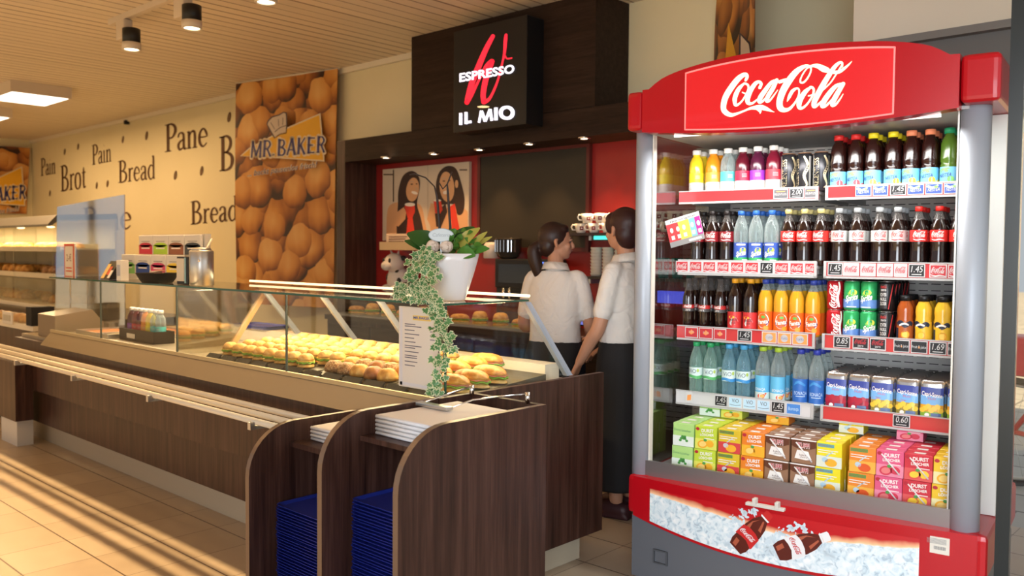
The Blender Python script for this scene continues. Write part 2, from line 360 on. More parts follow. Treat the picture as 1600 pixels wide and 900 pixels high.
mb.ribbon([[(10, 0, 20), (30, 100, 24)], [(30, 98, 26), (62, 10, 26)], [(62, 10, 22), (102, 112, 24)], [(102, 112, 26), (116, 16, 24)], [(150, 20, 30), (150, 126, 30)]], q, 0, 2, False)
mb.ribbon([[(240 + 50 * math.cos(k * PI / 12), 82 + 46 * math.sin(k * PI / 12), 24 + 8 * abs(math.cos(k * PI / 12))) for k in range(25)]], q, 0, 2, False)
mb.build('lettering_mio', EW, r)
# ------------------------------------------------------------------ lettering on the cream wall (drawn serif glyphs, unit cap height 1, x height .62)
def gl(ch):
    T, t = .15, .055
    sf = lambda x, y, w=.26: [(x - w / 2, y, .04), (x + w / 2, y, .04)]
    if ch == 'P': return [[(.16, 0, T), (.16, 1, T)], [(.16, .98, t), (.36, .98, .07), (.53, .86, .13), (.54, .68, .14), (.38, .50, .07), (.18, .49, t)], sf(.16, .02, .34), sf(.1, .98, .2)], .62
    if ch == 'B': return [[(.16, 0, T), (.16, 1, T)], [(.16, .98, t), (.36, .98, .07), (.51, .86, .12), (.50, .68, .12), (.36, .54, .07), (.18, .53, t)], [(.3, .53, .06), (.52, .44, .10), (.60, .27, .15), (.52, .09, .11), (.34, .02, .06), (.18, .02, t)], sf(.12, .02, .24), sf(.1, .98, .2)], .72
    if ch == 'a': return [[(.08, .46, .09), (.12, .57, .07), (.24, .61, .06), (.34, .55, .11), (.36, .44, .12), (.36, .12, .12), (.42, .02, .07), (.49, .06, .04)], [(.35, .36, .05), (.18, .30, .08), (.08, .17, .12), (.14, .03, .09), (.27, .04, .06), (.36, .14, .05)]], .5
    if ch == 'i': return [[(.14, 0, .12), (.14, .6, .12)], [(.05, .58, .04), (.16, .6, .05)], sf(.14, .02), [(.13, .84, .13), (.14, .85, .13)]], .3
    if ch == 'n': return [[(.13, 0, .12), (.13, .6, .12)], [(.04, .58, .04), (.15, .6, .05)], [(.15, .46, .05), (.26, .58, .06), (.37, .58, .10), (.42, .46, .12), (.42, 0, .12)], sf(.13, .02, .24), sf(.42, .02, .24)], .56
    if ch == 'r': return [[(.13, 0, .12), (.13, .6, .12)], [(.04, .58, .04), (.15, .6, .05)], [(.15, .44, .05), (.24, .57, .06), (.34, .58, .09), (.37, .54, .09)], sf(.13, .02, .26)], .4
    if ch == 'o': return [[(.28, .61, .05), (.13, .52, .11), (.08, .3, .13), (.13, .09, .11), (.28, .0, .05), (.43, .09, .11), (.48, .3, .13), (.43, .52, .11), (.28, .61, .05)]], .56
    if ch == 't': return [[(.18, .78, .04), (.17, .6, .12), (.17, .12, .12), (.23, .02, .07), (.34, .06, .04)], [(.04, .58, .045), (.33, .58, .045)]], .38
    if ch == 'e': return [[(.10, .34, .05), (.42, .34, .05), (.41, .48, .10), (.29, .61, .06), (.15, .54, .09), (.08, .32, .13), (.13, .11, .11), (.27, .01, .06), (.44, .12, .04)]], .5
    if ch == 'd': return [[(.43, .02, .12), (.43, .98, .12)], [(.34, .98, .04), (.45, 1.0, .05)], [(.42, .5, .05), (.29, .61, .06), (.15, .52, .10), (.08, .3, .13), (.14, .08, .10), (.27, .0, .06), (.42, .12, .05)], [(.43, .02, .05), (.53, .02, .04)]], .57
    return [], .3
INK = mat('brown wall lettering', (.085, .035, .012), .7)
YT = YB - .004
def word(txt, xa, xb, ya, yb, cap, drop=0, first=None):
    """xa,ya left baseline and xb,yb right baseline in the photograph, cap: height of the capital in pixels"""
    A = at(xa, ya, 1, YT); B = at(xb, yb, 1, YT); H = (at(xa, ya - cap, 1, YT) - A).z
    tot = sum(gl(ch)[1] for ch in txt); wd = B.x - A.x; m = MB(); x = 0
    sx = wd / tot
    for ch in txt:
        st, adv = gl(ch); k = x
        m.ribbon([[(px, py, pw) for px, py, pw in q] for q in st], lambda u, v: (A.x + (k + u) * sx, YT, A.z + v * H + (B.z - A.z) * ((k + u) / tot)), n=5, cap=False); x += adv
    o = m.build('wall_word', INK); tag(o, first or f'brown painted word {txt} on the cream wall', 'lettering', 'bread words painted on the wall'); return o
word('Pain', 64, 87, 275, 271, 27, first='small brown painted word Pain at the left end of the cream wall')
word('Brot', 95, 135, 299.5, 293, 40); word('Pain', 144, 174, 258, 252, 31, first='larger brown painted word Pain above the word Bread on the cream wall')
word('Bread', 185, 243, 286, 279, 34, first='brown painted word Bread high on the cream wall under the coffee beans'); word('Pane', 258, 325, 238, 228, 43)
word('Brot', 343, 415, 268, 258, 54, first='brown painted word cut off by the hanging banner after its letter B'); word('Bread', 298, 372, 351, 344, 36, first='brown painted word Bread low on the cream wall beside the banner')
word('Pane', 130, 206, 363, 357, 38, first='brown painted word half hidden behind the glass sheet on the counter')
for i, (x, y, l) in enumerate(((101, 237, 'first above the word Brot'), (122, 229, 'second above the word Brot'), (192, 218, 'first above the word Bread'), (229, 212, 'second, beside the word Pane'), (151, 290, 'first after the word Brot'), (168, 287, 'second after the word Brot'), (78, 302, 'lowest one, below small Pain'), (274, 274, 'first under the word Pane'), (315, 267, 'second under the word Pane'), (358, 183, 'topmost one beside the banner'))):
    A = at(x, y, 1, YT); m = MB(); sc = .052 if x < 200 else .06
    f = lambda a, b: (A.x + a, YT, A.z + b)
    m.ell(0, 0, sc * 1.0, sc * .62, f, 0, 16, rot=1.1).build('bean', INK)
    o = bpy.data.objects['bean']; o.name = 'painted_coffee_bean'
    tag(o, f'painted coffee bean on cream wall, {l}', 'wall decoration', 'painted coffee beans')
    o2 = MB().ribbon([[(-.02, -.04, .006), (.004, 0, .010), (.018, .04, .006)]], lambda a, b: (A.x + a, YT - .001, A.z + b)).build('crease', mat('bean crease', (.35, .24, .12), .7), o)
tag(MB().rbox(at(190, 180, 1, 4.9).x - .03, at(190, 180, 1, 4.9).x + .03, 4.93, 4.99, 3.09, 3.15, .02).build('wall_sensor', BLACK), 'small black sensor at the top edge of the cream wall', 'sensor')
# ------------------------------------------------------------------ ceiling lamps and track spots
GLOW = mat('lamp diffuser', (1, 1, 1), .5, emit=(1.0, .93, .78), estr=3.2); LAMPW = mat('lamp housing', (.66, .58, .48), .5)
for i, (x0, x1, y0, y1, l) in enumerate(((-10.62, -9.85, 3.06, 3.66, 'square white ceiling light box, nearest and largest of those on the board ceiling'), (-12.65, -11.85, 3.1, 3.7, 'square white ceiling light box, the smaller one behind at the left edge'))):
    r = thing('ceiling_light_box', l, 'ceiling light', ((x0 + x1) / 2, (y0 + y1) / 2, 3.06), 0, 'ceiling light boxes')
    MB().box(x0, x1, y0, y0 + .02, 3.06, ZC - .001).box(x0, x1, y1 - .02, y1, 3.06, ZC - .001).box(x0, x0 + .02, y0 + .02, y1 - .02, 3.06, ZC - .001).box(x1 - .02, x1, y0 + .02, y1 - .02, 3.06, ZC - .001).build('housing', LAMPW, r)
    MB().box(x0 + .02, x1 - .02, y0 + .02, y1 - .02, 3.064, 3.08).build('diffuser', GLOW, r)
    lamp('box_light', 'AREA', ((x0 + x1) / 2, (y0 + y1) / 2, 3.04), ((x0 + x1) / 2, (y0 + y1) / 2, 0), 22, WARM2, .6)
tag(MB().box(-6.72, -3.6, 2.76, 2.80, 3.135, ZC - .001).build('light_track', LAMPW), 'white ceiling track rail carrying the spotlights', 'track rail')
SPOTE = mat('spot glow', (1, .95, .8), .5, emit=(1.0, .9, .62), estr=9)
for i, xx in enumerate((-6.36, -5.45, -4.55)):
    r = thing('track_spotlight', f'white and black cylinder spotlight hanging from the ceiling track, {ORD[i]} from the left', 'spotlight', (xx, 2.78, 2.9), 0, 'spotlights on the ceiling track')
    MB().rbox(-.19, -.05, -.035, .035, .09, .234, .012).build('driver_box', LAMPW, r, True)
    MB().box(-.05, .0, -.012, .012, .11, .13).box(-.02, .02, -.012, .012, .06, .14).build('bracket', LAMPW, r, True)
    MB().lathe([(.045, .045), (.062, .05), (.062, .15), (.05, .155), (.02, .155)], n=20).build('lamp_head', BLACK, r, True)
    MB().lathe([(.052, .05), (.052, 0), (.066, 0), (.066, .05), (.052, .05)], n=20, cap=False).build('front_ring', LAMPW, r, True)
    MB().lathe([(0, .006), (.05, .006), (.05, .02), (0, .02)], n=20).build('lens', SPOTE, r, True)
    lamp('spot_beam', 'SPOT', (xx, 2.78, 2.88), (xx, 2.72, 0), 80, WARM2, .05, angle=1.7, blend=.9)
# ------------------------------------------------------------------ drinks cooler
CCX = {}
def cc_strokes():
    raw = [[(350,300,30),(365,265,34),(350,240,40),(310,250,50),(250,300,62),(180,390,66),(120,490,66),(95,580,62),(100,640,56),(140,680,48),(190,695,38),(250,680,26),(330,650,20),(400,622,26),(470,612,44),(530,612,50),(590,630,36),(640,652,16),(675,664,4)],
     [(470,625,20),(512,650,30),(512,682,4)],
     [(330,340,22),(270,400,44),(228,490,50),(225,560,40),(245,585,28),(300,545,20),(350,470,20),(380,400,22),(372,355,22),(335,338,20)], [(310,440,12),(350,452,14),(395,420,14)],
     [(510,385,34),(525,345,30),(500,322,30),(455,345,44),(400,430,50),(370,520,50),(380,560,40),(420,565,26),(470,530,18),(520,490,14)],
     [(700,305,24),(640,330,36),(570,420,48),(515,500,52),(505,545,40),(535,545,26),(590,490,20),(650,400,20),(690,330,24)], [(700,305,40),(655,400,46),(600,490,46),(590,540,34),(625,530,22),(680,460,14),(712,415,8)],
     [(735,322,34),(800,302,34)],
     [(820,545,6),(840,500,30),(870,440,36),(900,410,30),(935,395,18),(955,420,18),(945,490,18),(900,570,22),(840,630,32),(780,640,46),(740,610,60),(735,540,64),(770,430,70),(840,310,70),(920,210,60),(1000,155,40),(1050,140,26),(1085,160,18),(1085,210,16),(1050,280,18),(1010,325,20),(975,330,18),(970,295,16),(1000,230,14),(1050,165,16),(1110,140,28),(1170,145,44),(1230,175,56),(1270,190,50)],
     [(1090,380,22),(1020,440,46),(965,530,54),(955,600,44),(985,620,28),(1040,580,20),(1095,500,20),(1120,430,22),(1110,390,22),(1080,380,20)], [(1060,480,14),(1130,465,14)],
     [(1440,150,16),(1440,110,20),(1410,105,28),(1350,160,40),(1270,280,50),(1190,420,56),(1130,540,52),(1125,595,44),(1155,590,26),(1210,540,16)], [(1230,410,14),(1310,330,14),(1370,240,14),(1440,130,16)],
     [(1350,215,30),(1410,205,34),(1470,165,26),(1520,120,16),(1550,88,4)],
     [(1440,345,24),(1370,370,38),(1290,460,50),(1225,560,52),(1220,600,36),(1260,590,24),(1330,520,20),(1400,430,20),(1440,360,22)], [(1450,345,40),(1400,430,46),(1345,530,48),(1330,585,36),(1370,575,22),(1420,510,14),(1450,460,8)]]
    out = []
    for st in raw:
        o = []
        for x, y, w in st:
            u, z = uz(1120 + x / 7.2727, 85 + y / 7.2727, -.06); o.append((u, z, w / 7.2727 * .00283))
        out.append(o)
    return out
CC = cc_strokes()
u0c = min(p[0] for s_ in CC for p in s_); u1c = max(p[0] for s_ in CC for p in s_); z0c = min(p[1] for s_ in CC for p in s_); z1c = max(p[1] for s_ in CC for p in s_)
CCN = [[((x - u0c) / (u1c - u0c), (y - z0c) / (z1c - z0c), w / (u1c - u0c)) for x, y, w in s_] for s_ in CC]
def cclogo(mb, x0, y0, w, h, mp, mi, n=3):
    mb.ribbon([[(x0 + a * w, y0 + b * h, c * w) for a, b, c in st] for st in CCN], mp, mi, n=n, cap=False)
WHL = mat('white lettering', (.85, .82, .78), .5)
fr = thing('drinks_cooler', 'red open-fronted drinks cooler with arched lit header and grey posts, on the right', 'cooler', P0, A7)
def L(u, d, z): return (u, d, z)
U0, U1, DB = -.02, 1.39, .93
uc = (U0 + U1) / 2
def bow(u, k): t = (u - uc) / ((U1 - U0) / 2); return -k * max(0, 1 - t * t)
def frontwall(u0, u1, zt, zbm, mi, mb, n=28, d=bow, kt=.0, back=.1):
    vs = []; N = n + 1
    for i in range(N):
        u = u0 + (u1 - u0) * i / n; y = d(u)
        vs += [(u, y, zbm(u)), (u, y, zt(u)), (u, back, zt(u)), (u, back, zbm(u))]
    fs = []
    for i in range(n):
        a, b = 4 * i, 4 * i + 4
        for k in range(4): fs.append((a + k, b + k, b + (k + 1) % 4, a + (k + 1) % 4))
    fs += [(3, 2, 1, 0), (4 * n, 4 * n + 1, 4 * n + 2, 4 * n + 3)]
    return mb.add(vs, fs, mi)
# lower body
m = MB()
frontwall(U0 + .03, U1 - .03, lambda u: .468, lambda u: .30 + bow(u, .085), 0, m, d=lambda u: bow(u, .05))
m.rbox(U0, U0 + .10, -.0, DB, .30, .470, .02); m.rbox(U1 - .10, U1, -.0, DB, .30, .470, .02); m.box(U0 + .1, U1 - .1, .10, DB, .30, .44)
m.build('red_base_band', RED, fr, True)
m = MB()
frontwall(U0 + .02, U1 - .02, lambda u: .30 + bow(u, .085) - .002, lambda u: .02, 0, m, d=lambda u: .012 + bow(u, .05))
m.rbox(U0 + .01, U0 + .12, .01, DB - .02, .02, .298, .03); m.rbox(U1 - .12, U1 - .01, .01, DB - .02, .02, .298, .03); m.box(U0 + .1, U1 - .1, .1, DB - .02, .02, .298)
gb = m.build('grey_plinth', GREY, fr, True)
hp = MB(); y = bow(.12, .05) + .008
hp.box(.115, .121, y - .006, y + .004, .105, .165).box(.18, .186, y - .014, y + .004, .105, .165).box(.121, .18, y - .010, y + .004, .16, .166).box(.121, .18, y - .010, y + .004, .105, .110).build('recessed_grip', mat('dark grey plastic', (.07, .075, .085), .5), gb, True)
MB().box(U0 + .03, U1 - .03, .08, DB - .05, 0, .02).build('foot', BLACK, fr, True)
# printed ice panel on the red base (gentle bow)
def ice():
    m, t, b = nodes_of('printed ice panel', .3, .2); o = t.new('ShaderNodeTexCoord').outputs['Object']; sep = t.new('ShaderNodeSeparateXYZ'); t.link(o, sep.inputs[0])
    v = t.new('ShaderNodeTexVoronoi', i_Scale=30.0); v.feature = 'F1'; nz = t.new('ShaderNodeTexNoise', i_Scale=38.0, i_Detail=6.0, i_Distortion=1.2); t.link(o, v.inputs['Vector']); t.link(o, nz.inputs['Vector'])
    ic = t.mix(.55, t.ramp(nz.outputs[0], [(.34, (.10, .20, .32)), (.46, (.66, .78, .85)), (.58, (.95, .97, .98))]), t.ramp(v.outputs['Distance'], [(.0, (.95, .97, .98)), (.6, (.60, .74, .82))]))
    # ice surface falls from the left towards the middle and rises a little at the right
    x = sep.outputs[0]; z = sep.outputs[2]
    top = t.math('ADD', .352, t.math('MULTIPLY', t.math('ABSOLUTE', t.math('SUBTRACT', x, .72)), .105))
    n2 = t.new('ShaderNodeTexNoise', i_Scale=16.0, i_Detail=2.0); t.link(o, n2.inputs['Vector'])
    d = t.math('SUBTRACT', t.math('ADD', z, t.math('MULTIPLY', n2.outputs[0], .022)), top)
    glow = t.ramp(t.math('ADD', t.math('MULTIPLY', d, 12.0), .5), [(.0, (1, 1, 1)), (.46, (1, 1, 1)), (.60, (.95, .55, .30)), (.85, (.50, .008, .014))])
    f = t.math('LESS_THAN', d, .004)
    t.link(t.mix(f, glow, ic), b.inputs['Base Color']); return m
m = MB(); n = 24; vs = []
IU0, IU1 = .098, 1.178
for i in range(n + 1):
    u = IU0 + (IU1 - IU0) * i / n; yy = bow(u, .05) - .0015; vs += [(u, yy, .312 + bow(u, .085)), (u, yy, .428)]
m.add(vs, [(2 * i, 2 * i + 2, 2 * i + 3, 2 * i + 1) for i in range(n)])
pn = m.build('printed_panel', ice(), fr, True)
def onp(off):
    return lambda u, z: (u, bow(u, .05) - off, z)
def pbottle(mb, cx, cz, a, s, white):
    ca, sa = math.cos(a), math.sin(a); k = 0
    def mp(o): return lambda x, y: (cx + (x * ca - y * sa) * s, bow(cx + (x * ca - y * sa) * s, .05) - o, cz + (x * sa + y * ca) * s)
    mb.poly([(-1.2, -.34), (-.9, -.44), (.1, -.44), (.55, -.36), (.95, -.16), (.95, .16), (.55, .36), (.1, .44), (-.9, .44), (-1.2, .34)], mp(.004), 0)
    mb.poly([(-.2, .10), (.4, .25), (.75, .1), (.4, .3), (-.2, .36)], mp(.0045), 1); mb.poly([(.3, -.3), (.8, -.1), (.8, -.02), (.3, -.15)], mp(.0045), 1); mb.poly([(-1.1, .05), (-.75, .1), (-.75, .3), (-1.1, .25)], mp(.0045), 1)
    mb.poly([(-.66, -.47), (-.60, -.5), (-.02, -.47), (.08, -.2), (.10, .1), (.06, .3), (-.02, .47), (-.6, .49), (-.52, .2), (-.5, -.1)], mp(.005), 3 if white else 2)
    q = mp(.0055); cclogo(mb, -.38, -.12, .78, .26, lambda x, y: q(-.25 + (y - 0), -(x) + .0) if False else q(-.26 + y * .9, .40 - (x + .38)), 2 if white else 3, 3)
    mb.poly([(.9, -.2), (.98, -.24), (1.0, .24), (.92, .2)], mp(.0045), 3); mb.poly([(1.0, -.2), (1.3, -.19), (1.34, -.1), (1.34, .12), (1.3, .2), (1.0, .2)], mp(.005), 3 if white else 2)
m = MB(); 
b1 = uz(1176, 830, -.04); b2 = uz(1252, 851, -.05)
pbottle(m, b1[0], b1[1], math.radians(50), .088, False); pbottle(m, b2[0], b2[1], math.radians(28), .090, True)
random.seed(3)
for cx, cz in [uz(x, y, -.04) for x, y in ((1145, 835), (1152, 812), (1165, 800), (1180, 798), (1138, 850), (1210, 845), (1222, 832), (1240, 824), (1258, 825), (1205, 862), (1290, 862), (1300, 868), (1220, 870), (1200, 855))]:
    for k in range(24):
        a = random.uniform(0, 2 * PI); r = abs(random.gauss(0, .016)); e = random.uniform(.002, .007)
        x, z = cx + r * math.cos(a), cz + r * math.sin(a) * .8
        m.ell(x, z, e * 1.6, e * .8, onp(.003), 4, 7, rot=random.uniform(0, 3))
m.build('printed_bottles', [mat('print cola brown', (.10, .012, .006), .4), mat('print highlight', (.42, .10, .05), .4), mat('print red', (.55, .02, .02), .4), mat('print white', (.8, .8, .82), .4), mat('print splash', (.62, .74, .82), .4)], pn, True)
m = MB(); y = bow(.66, .05)
m.rbox(.545, .70, y - .022, y + .01, .448, .460, .003).rbox(.575, .59, y - .03, y, .455, .482, .003).rbox(.665, .68, y - .03, y, .455, .482, .003).build('lid_catch', mat('catch plastic', (.62, .6, .55), .5), fr, True)
m = MB(); m.box(1.19, 1.275, bow(1.23, .05) - .002, bow(1.23, .05) + .002, .385, .445, 0)
for k in range(5): m.box(1.196, 1.265, bow(1.23, .05) - .003, bow(1.23, .05) - .0022, .437 - k * .004, .4385 - k * .004, 1)
for k in range(14): m.box(1.225 + k * .0028, 1.2262 + k * .0028 + (k % 3) * .0004, bow(1.23, .05) - .003, bow(1.23, .05) - .0022, .40, .412, 1)
m.build('service_label', [OFFW, mat('label print grey', (.25, .25, .25), .6)], fr, True)
# steel front lip
MB().box(.04, 1.30, .035, .05, .462, .535).build('steel_lip', mat('dull steel lip', (.30, .28, .28), .35, .7), fr, True)
# well, back, inner sides
def perf():
    m, t, b = nodes_of('perforated back panel', .5); o = t.new('ShaderNodeTexCoord').outputs['Object']; sep = t.new('ShaderNodeSeparateXYZ'); t.link(o, sep.inputs[0])
    fx = t.math('FRACT', t.math('DIVIDE', sep.outputs[0], .052)); fz = t.math('FRACT', t.math('DIVIDE', sep.outputs[2], .030))
    ib = t.math('MULTIPLY', t.math('LESS_THAN', fx, .74), t.math('LESS_THAN', fz, .13))
    t.link(t.mix(ib, (.78, .75, .72), (.05, .04, .04)), b.inputs['Base Color']); return m
MB().box(.06, 1.31, .86, .875, .45, 2.10).build('back_panel', perf(), fr, True)
MB().box(U0 + .02, U1 - .02, .876, DB, .47, 2.12).build('rear_wall', RED, fr, True)
for nm, ua, ub in (('left', U0 + .01, .058), ('right', 1.312, U1 - .01)):
    MB().box(ua, ub, (.66 if nm == 'left' else .33), .875, .472, 1.974).build('rear_side_panel', [LGREY if nm == 'left' else RED], fr, True)
    if nm == 'right': MB().box(ua, ub, .285, .329, .472, 1.974).build('white_gasket', WHITE, fr, True)
MB().box(.06, 1.31, .05, .86, .44, .50).build('well_floor', mat('well floor grey', (.20, .19, .19), .5), fr, True)
# side glass
for ua in (.045, 1.318):
    MB().box(ua, ua + .008, .05, .66 if ua < .5 else .284, .474, 1.974).build('side_glass', GLASSR, fr, True)
# posts
for cu in (.015, 1.308):
    r_ = .041 if cu < .5 else .05
    MB().lathe([(r_, .465), (r_, 1.985)], (cu, .06, 0), 28).build('post', ALU, fr, True)
    MB().box(cu + (r_ if cu < .5 else -r_ - .006), cu + (r_ + .006 if cu < .5 else -r_), .045, .075, .474, 1.976).build('post_trim', OFFW if cu < .5 else STEEL, fr, True)
# header
m = MB(); zb_ = lambda u: 1.976 + bow(u, .048) if .05 < u < 1.27 else 1.976
def zt_(u):
    t = (u - .66) / .56
    return 2.145 + (.095 * math.sqrt(max(0, 1 - t * t)) if abs(t) < 1 else 0)
hd = lambda u: -.045 + bow(u, .03)
frontwall(.052, 1.268, zt_, zb_, 0, m, n=40, d=hd, back=.012)
frontwall(.052, 1.268, zt_, lambda u: 1.977, 0, m, n=40, d=lambda u: .0121, back=.62)
m.build('header_front', RED, fr, True)
def endcap(u0, u1):
    m = MB(); m.rbox(u0, u1, -.05, .62, 1.976, 2.142, .022, 3); return m
endcap(U0 - .003, .050).build('header_end_cap', RED, fr, True); endcap(1.270, U1 + .003).build('header_end_cap', RED, fr, True)
MB().box(.06, 1.31, .013, .86, 1.964, 1.976).build('header_underside', LGREY, fr, True)
PE = mat('backlit red panel', (.5, .006, .010), .3, emit=(.95, .018, .026), estr=.38, coat=.4); LE = mat('backlit cream lettering', (.9, .8, .6), .4, emit=(1.0, .86, .58), estr=1.0); BE = mat('backlit panel border', (.9, .2, .2), .4, emit=(1.0, .30, .27), estr=.5)
def zpt(u): t = (u - .66) / .62; return 2.11 + .105 * math.sqrt(max(0, 1 - t * t))
def zpb(u): return 1.993 + bow(u, .052)
vs = []; n = 30
for i in range(n + 1):
    u = .258 + (1.06 - .258) * i / n; vs += [(u, hd(u) - .003, zpb(u)), (u, hd(u) - .003, zpt(u))]
lp = MB().add(vs, [(2 * i, 2 * i + 2, 2 * i + 3, 2 * i + 1) for i in range(n)]).build('lit_panel', PE, fr, True)
mh = lambda off: (lambda u, z: (u, hd(u) - off, z))
m = MB(); us = [.258 + (1.06 - .258) * i / n for i in range(n + 1)]
m.ribbon([[(u, zpt(u), .007) for u in us], [(u, zpb(u), .006) for u in us], [(.258, zpb(.258), .006), (.258, zpt(.258), .006)], [(1.06, zpb(1.06), .006), (1.06, zpt(1.06), .006)]], mh(.0045), 0, n=1)
m.build('panel_border', BE, lp, True)
m = MB(); m.ribbon(CC, mh(.006), 0, n=5); m.ribbon([[(.62, .0, .003), (.74, .0, .003)]], lambda u, z: mh(.006)(u, 1.985), 0)
m.build('script_lettering', LE, lp, True)
MB().box(.17, 1.20, .016, .03, 1.945, 1.962).build('lamp_tube', mat('cooler tube', (1, 1, 1), .5, emit=(1, .96, .9), estr=2.0), fr, True)
c = CL(.68, .10, 1.89); lamp('cooler_light', 'AREA', c, CL(.68, .55, .7), 3.6, (1.0, .97, .92), 1.1, .10)
c = CL(.68, .02, 1.90); lamp('cooler_light_low', 'AREA', c, CL(.68, .22, .6), 9, (1.0, .97, .92), 1.1, .08)
# shelves with price rails
SHZ = [(1.734, 1.681), (1.420, 1.356), (1.117, 1.056), (.816, .755)]
DF = .31
RAILR = mat('red price rail', (.52, .03, .035), .3, coat=.4); RAILW = mat('white price rail', (.58, .58, .59), .3, coat=.4)
CARDM = [mat('card white', (.60, .60, .60), .5), mat('card red', (.50, .03, .04), .5), mat('card black', (.015, .015, .018), .5), mat('card blue', (.03, .07, .35), .5), mat('card silver', (.48, .47, .48), .4), mat('card orange', (.80, .30, .08), .5), mat('card pale blue', (.45, .66, .82), .5), mat('card green', (.25, .5, .08), .5), mat('card grey', (.10, .10, .11), .5), mat('card mid blue', (.06, .22, .6), .5)]
def card(rail, si, xa, xb, kind):
    zt, zb2 = SHZ[si]; pm = (xa + xb) / 2; ua, ub = uz(xa, 300 + si * 110, DF)[0], uz(xb, 300 + si * 110, DF)[0]
    zz0, zz1 = zb2 + .008, zt - .004; w, h = ub - ua, zz1 - zz0
    m = MB(); m.box(ua, ub, DF - .004, DF - .0015, zz0, zz1, 0); mp = lambda x, y: (ua + x * w, DF - .0046, zz0 + y * h); mq = lambda x, y: (ua + x * w, DF - .0052, zz0 + y * h)
    def bg(i, a=.05, b=.07): m.rect(a, 1 - a, b, 1 - b, mp, i)
    if kind[0] in '012': bg(2); m.text(kind, .16, .38, .68, .48, mq, 0, shear=.12); m.rect(.2, .8, .18, .24, mq, 0)
    elif kind == 'cola': bg(1); cclogo(m, .12, .30, .78, .5, mq, 0, 2); m.ribbon([[(.05, .22, .04), (.35, .12, .10), (.6, .17, .1), (.95, .1, .05)]], mq, 0, 3, False)
    elif kind == 'light': bg(4); cclogo(m, .12, .28, .78, .5, mq, 1, 2)
    elif kind == 'zero': bg(2); cclogo(m, .14, .42, .74, .44, mq, 1, 2); m.text('zero', .32, .22, .36, .14, mq, 0); m.ribbon([[(.05, .14, .04), (.4, .10, .08), (.95, .08, .05)]], mq, 0, 3, False)
    elif kind == 'tea': bg(3); m.ribbon([[(.1, .8, .2), (.4, .6, .22), (.75, .85, .12)]], mq, 6, 4, False); m.ell(.62, .68, .12, .14, mq, 7); m.text('NESTEA', .14, .24, .7, .3, mq, 0, shear=.1, slope=.1)
    elif kind == 'orange': bg(5); m.ell(.5, .5, .26, .34, mq, 4); m.text('Fanta', .28, .38, .46, .26, mq, 3, slope=.08)
    elif kind == 'mezzo': bg(1); m.poly([(.3, .45), (.5, .8), (.75, .5), (.5, .3)], mq, 5); m.text('mezzo', .3, .45, .4, .2, mq, 0)
    elif kind == 'vio': bg(6); m.text('ViO', .26, .5, .5, .34, mq, 8); m.ribbon([[(.1, .3, .04), (.5, .24, .03), (.9, .32, .04)]], mq, 8, 2, False)
    elif kind == 'dark': bg(8); m.text('RELENTLESS', .1, .34, .8, .22, mq, 4); m.rect(.2, .8, .7, .78, mq, 5)
    elif kind == 'fruit': bg(2); m.text('Fruit & juice', .08, .4, .84, .24, mq, 0); m.ell(.5, .48, .05, .09, mq, 5)
    elif kind == 'water': bg(9); m.text('Bonaqa', .15, .36, .7, .3, mq, 6, slope=.05)
    elif kind == 'blob': m.poly([(.2, .2), (.8, .25), (.85, .8), (.25, .7)], mp, 5)
    m.build('price_card', CARDM, rail, True)
rails = {}
for si, (zt, zb2) in enumerate(SHZ):
    for half, (ua, ub) in enumerate(((.062, .694), (.722, 1.306))):
        m = MB(); m.box(ua, ub, DF + .006, .858, zt - .03, zt - .018); m.box(ua + .02, ua + .03, DF + .1, .858, zt - .055, zt - .03); m.box(ub - .03, ub - .02, DF + .1, .858, zt - .055, zt - .03)
        sh = m.build('shelf', LGREY, fr, True)
        white = (si, half) in ((1, 0), (3, 0))
        m = MB(); m.box(ua, ub, DF, DF + .006, zb2, zt, 0); m.box(ua, ub, DF - .003, DF, zb2 - .004, zb2 + .005, 1).box(ua, ub, DF - .003, DF, zt - .002, zt + .003, 1)
        m.rbox(ub - .012 if not half else ua, ub if not half else ua + .012, DF - .006, DF, zb2, zt, .002, 1, 1)
        rails[si, half] = m.build('price_rail', [RAILW if white else RAILR, LGREY], sh, True)
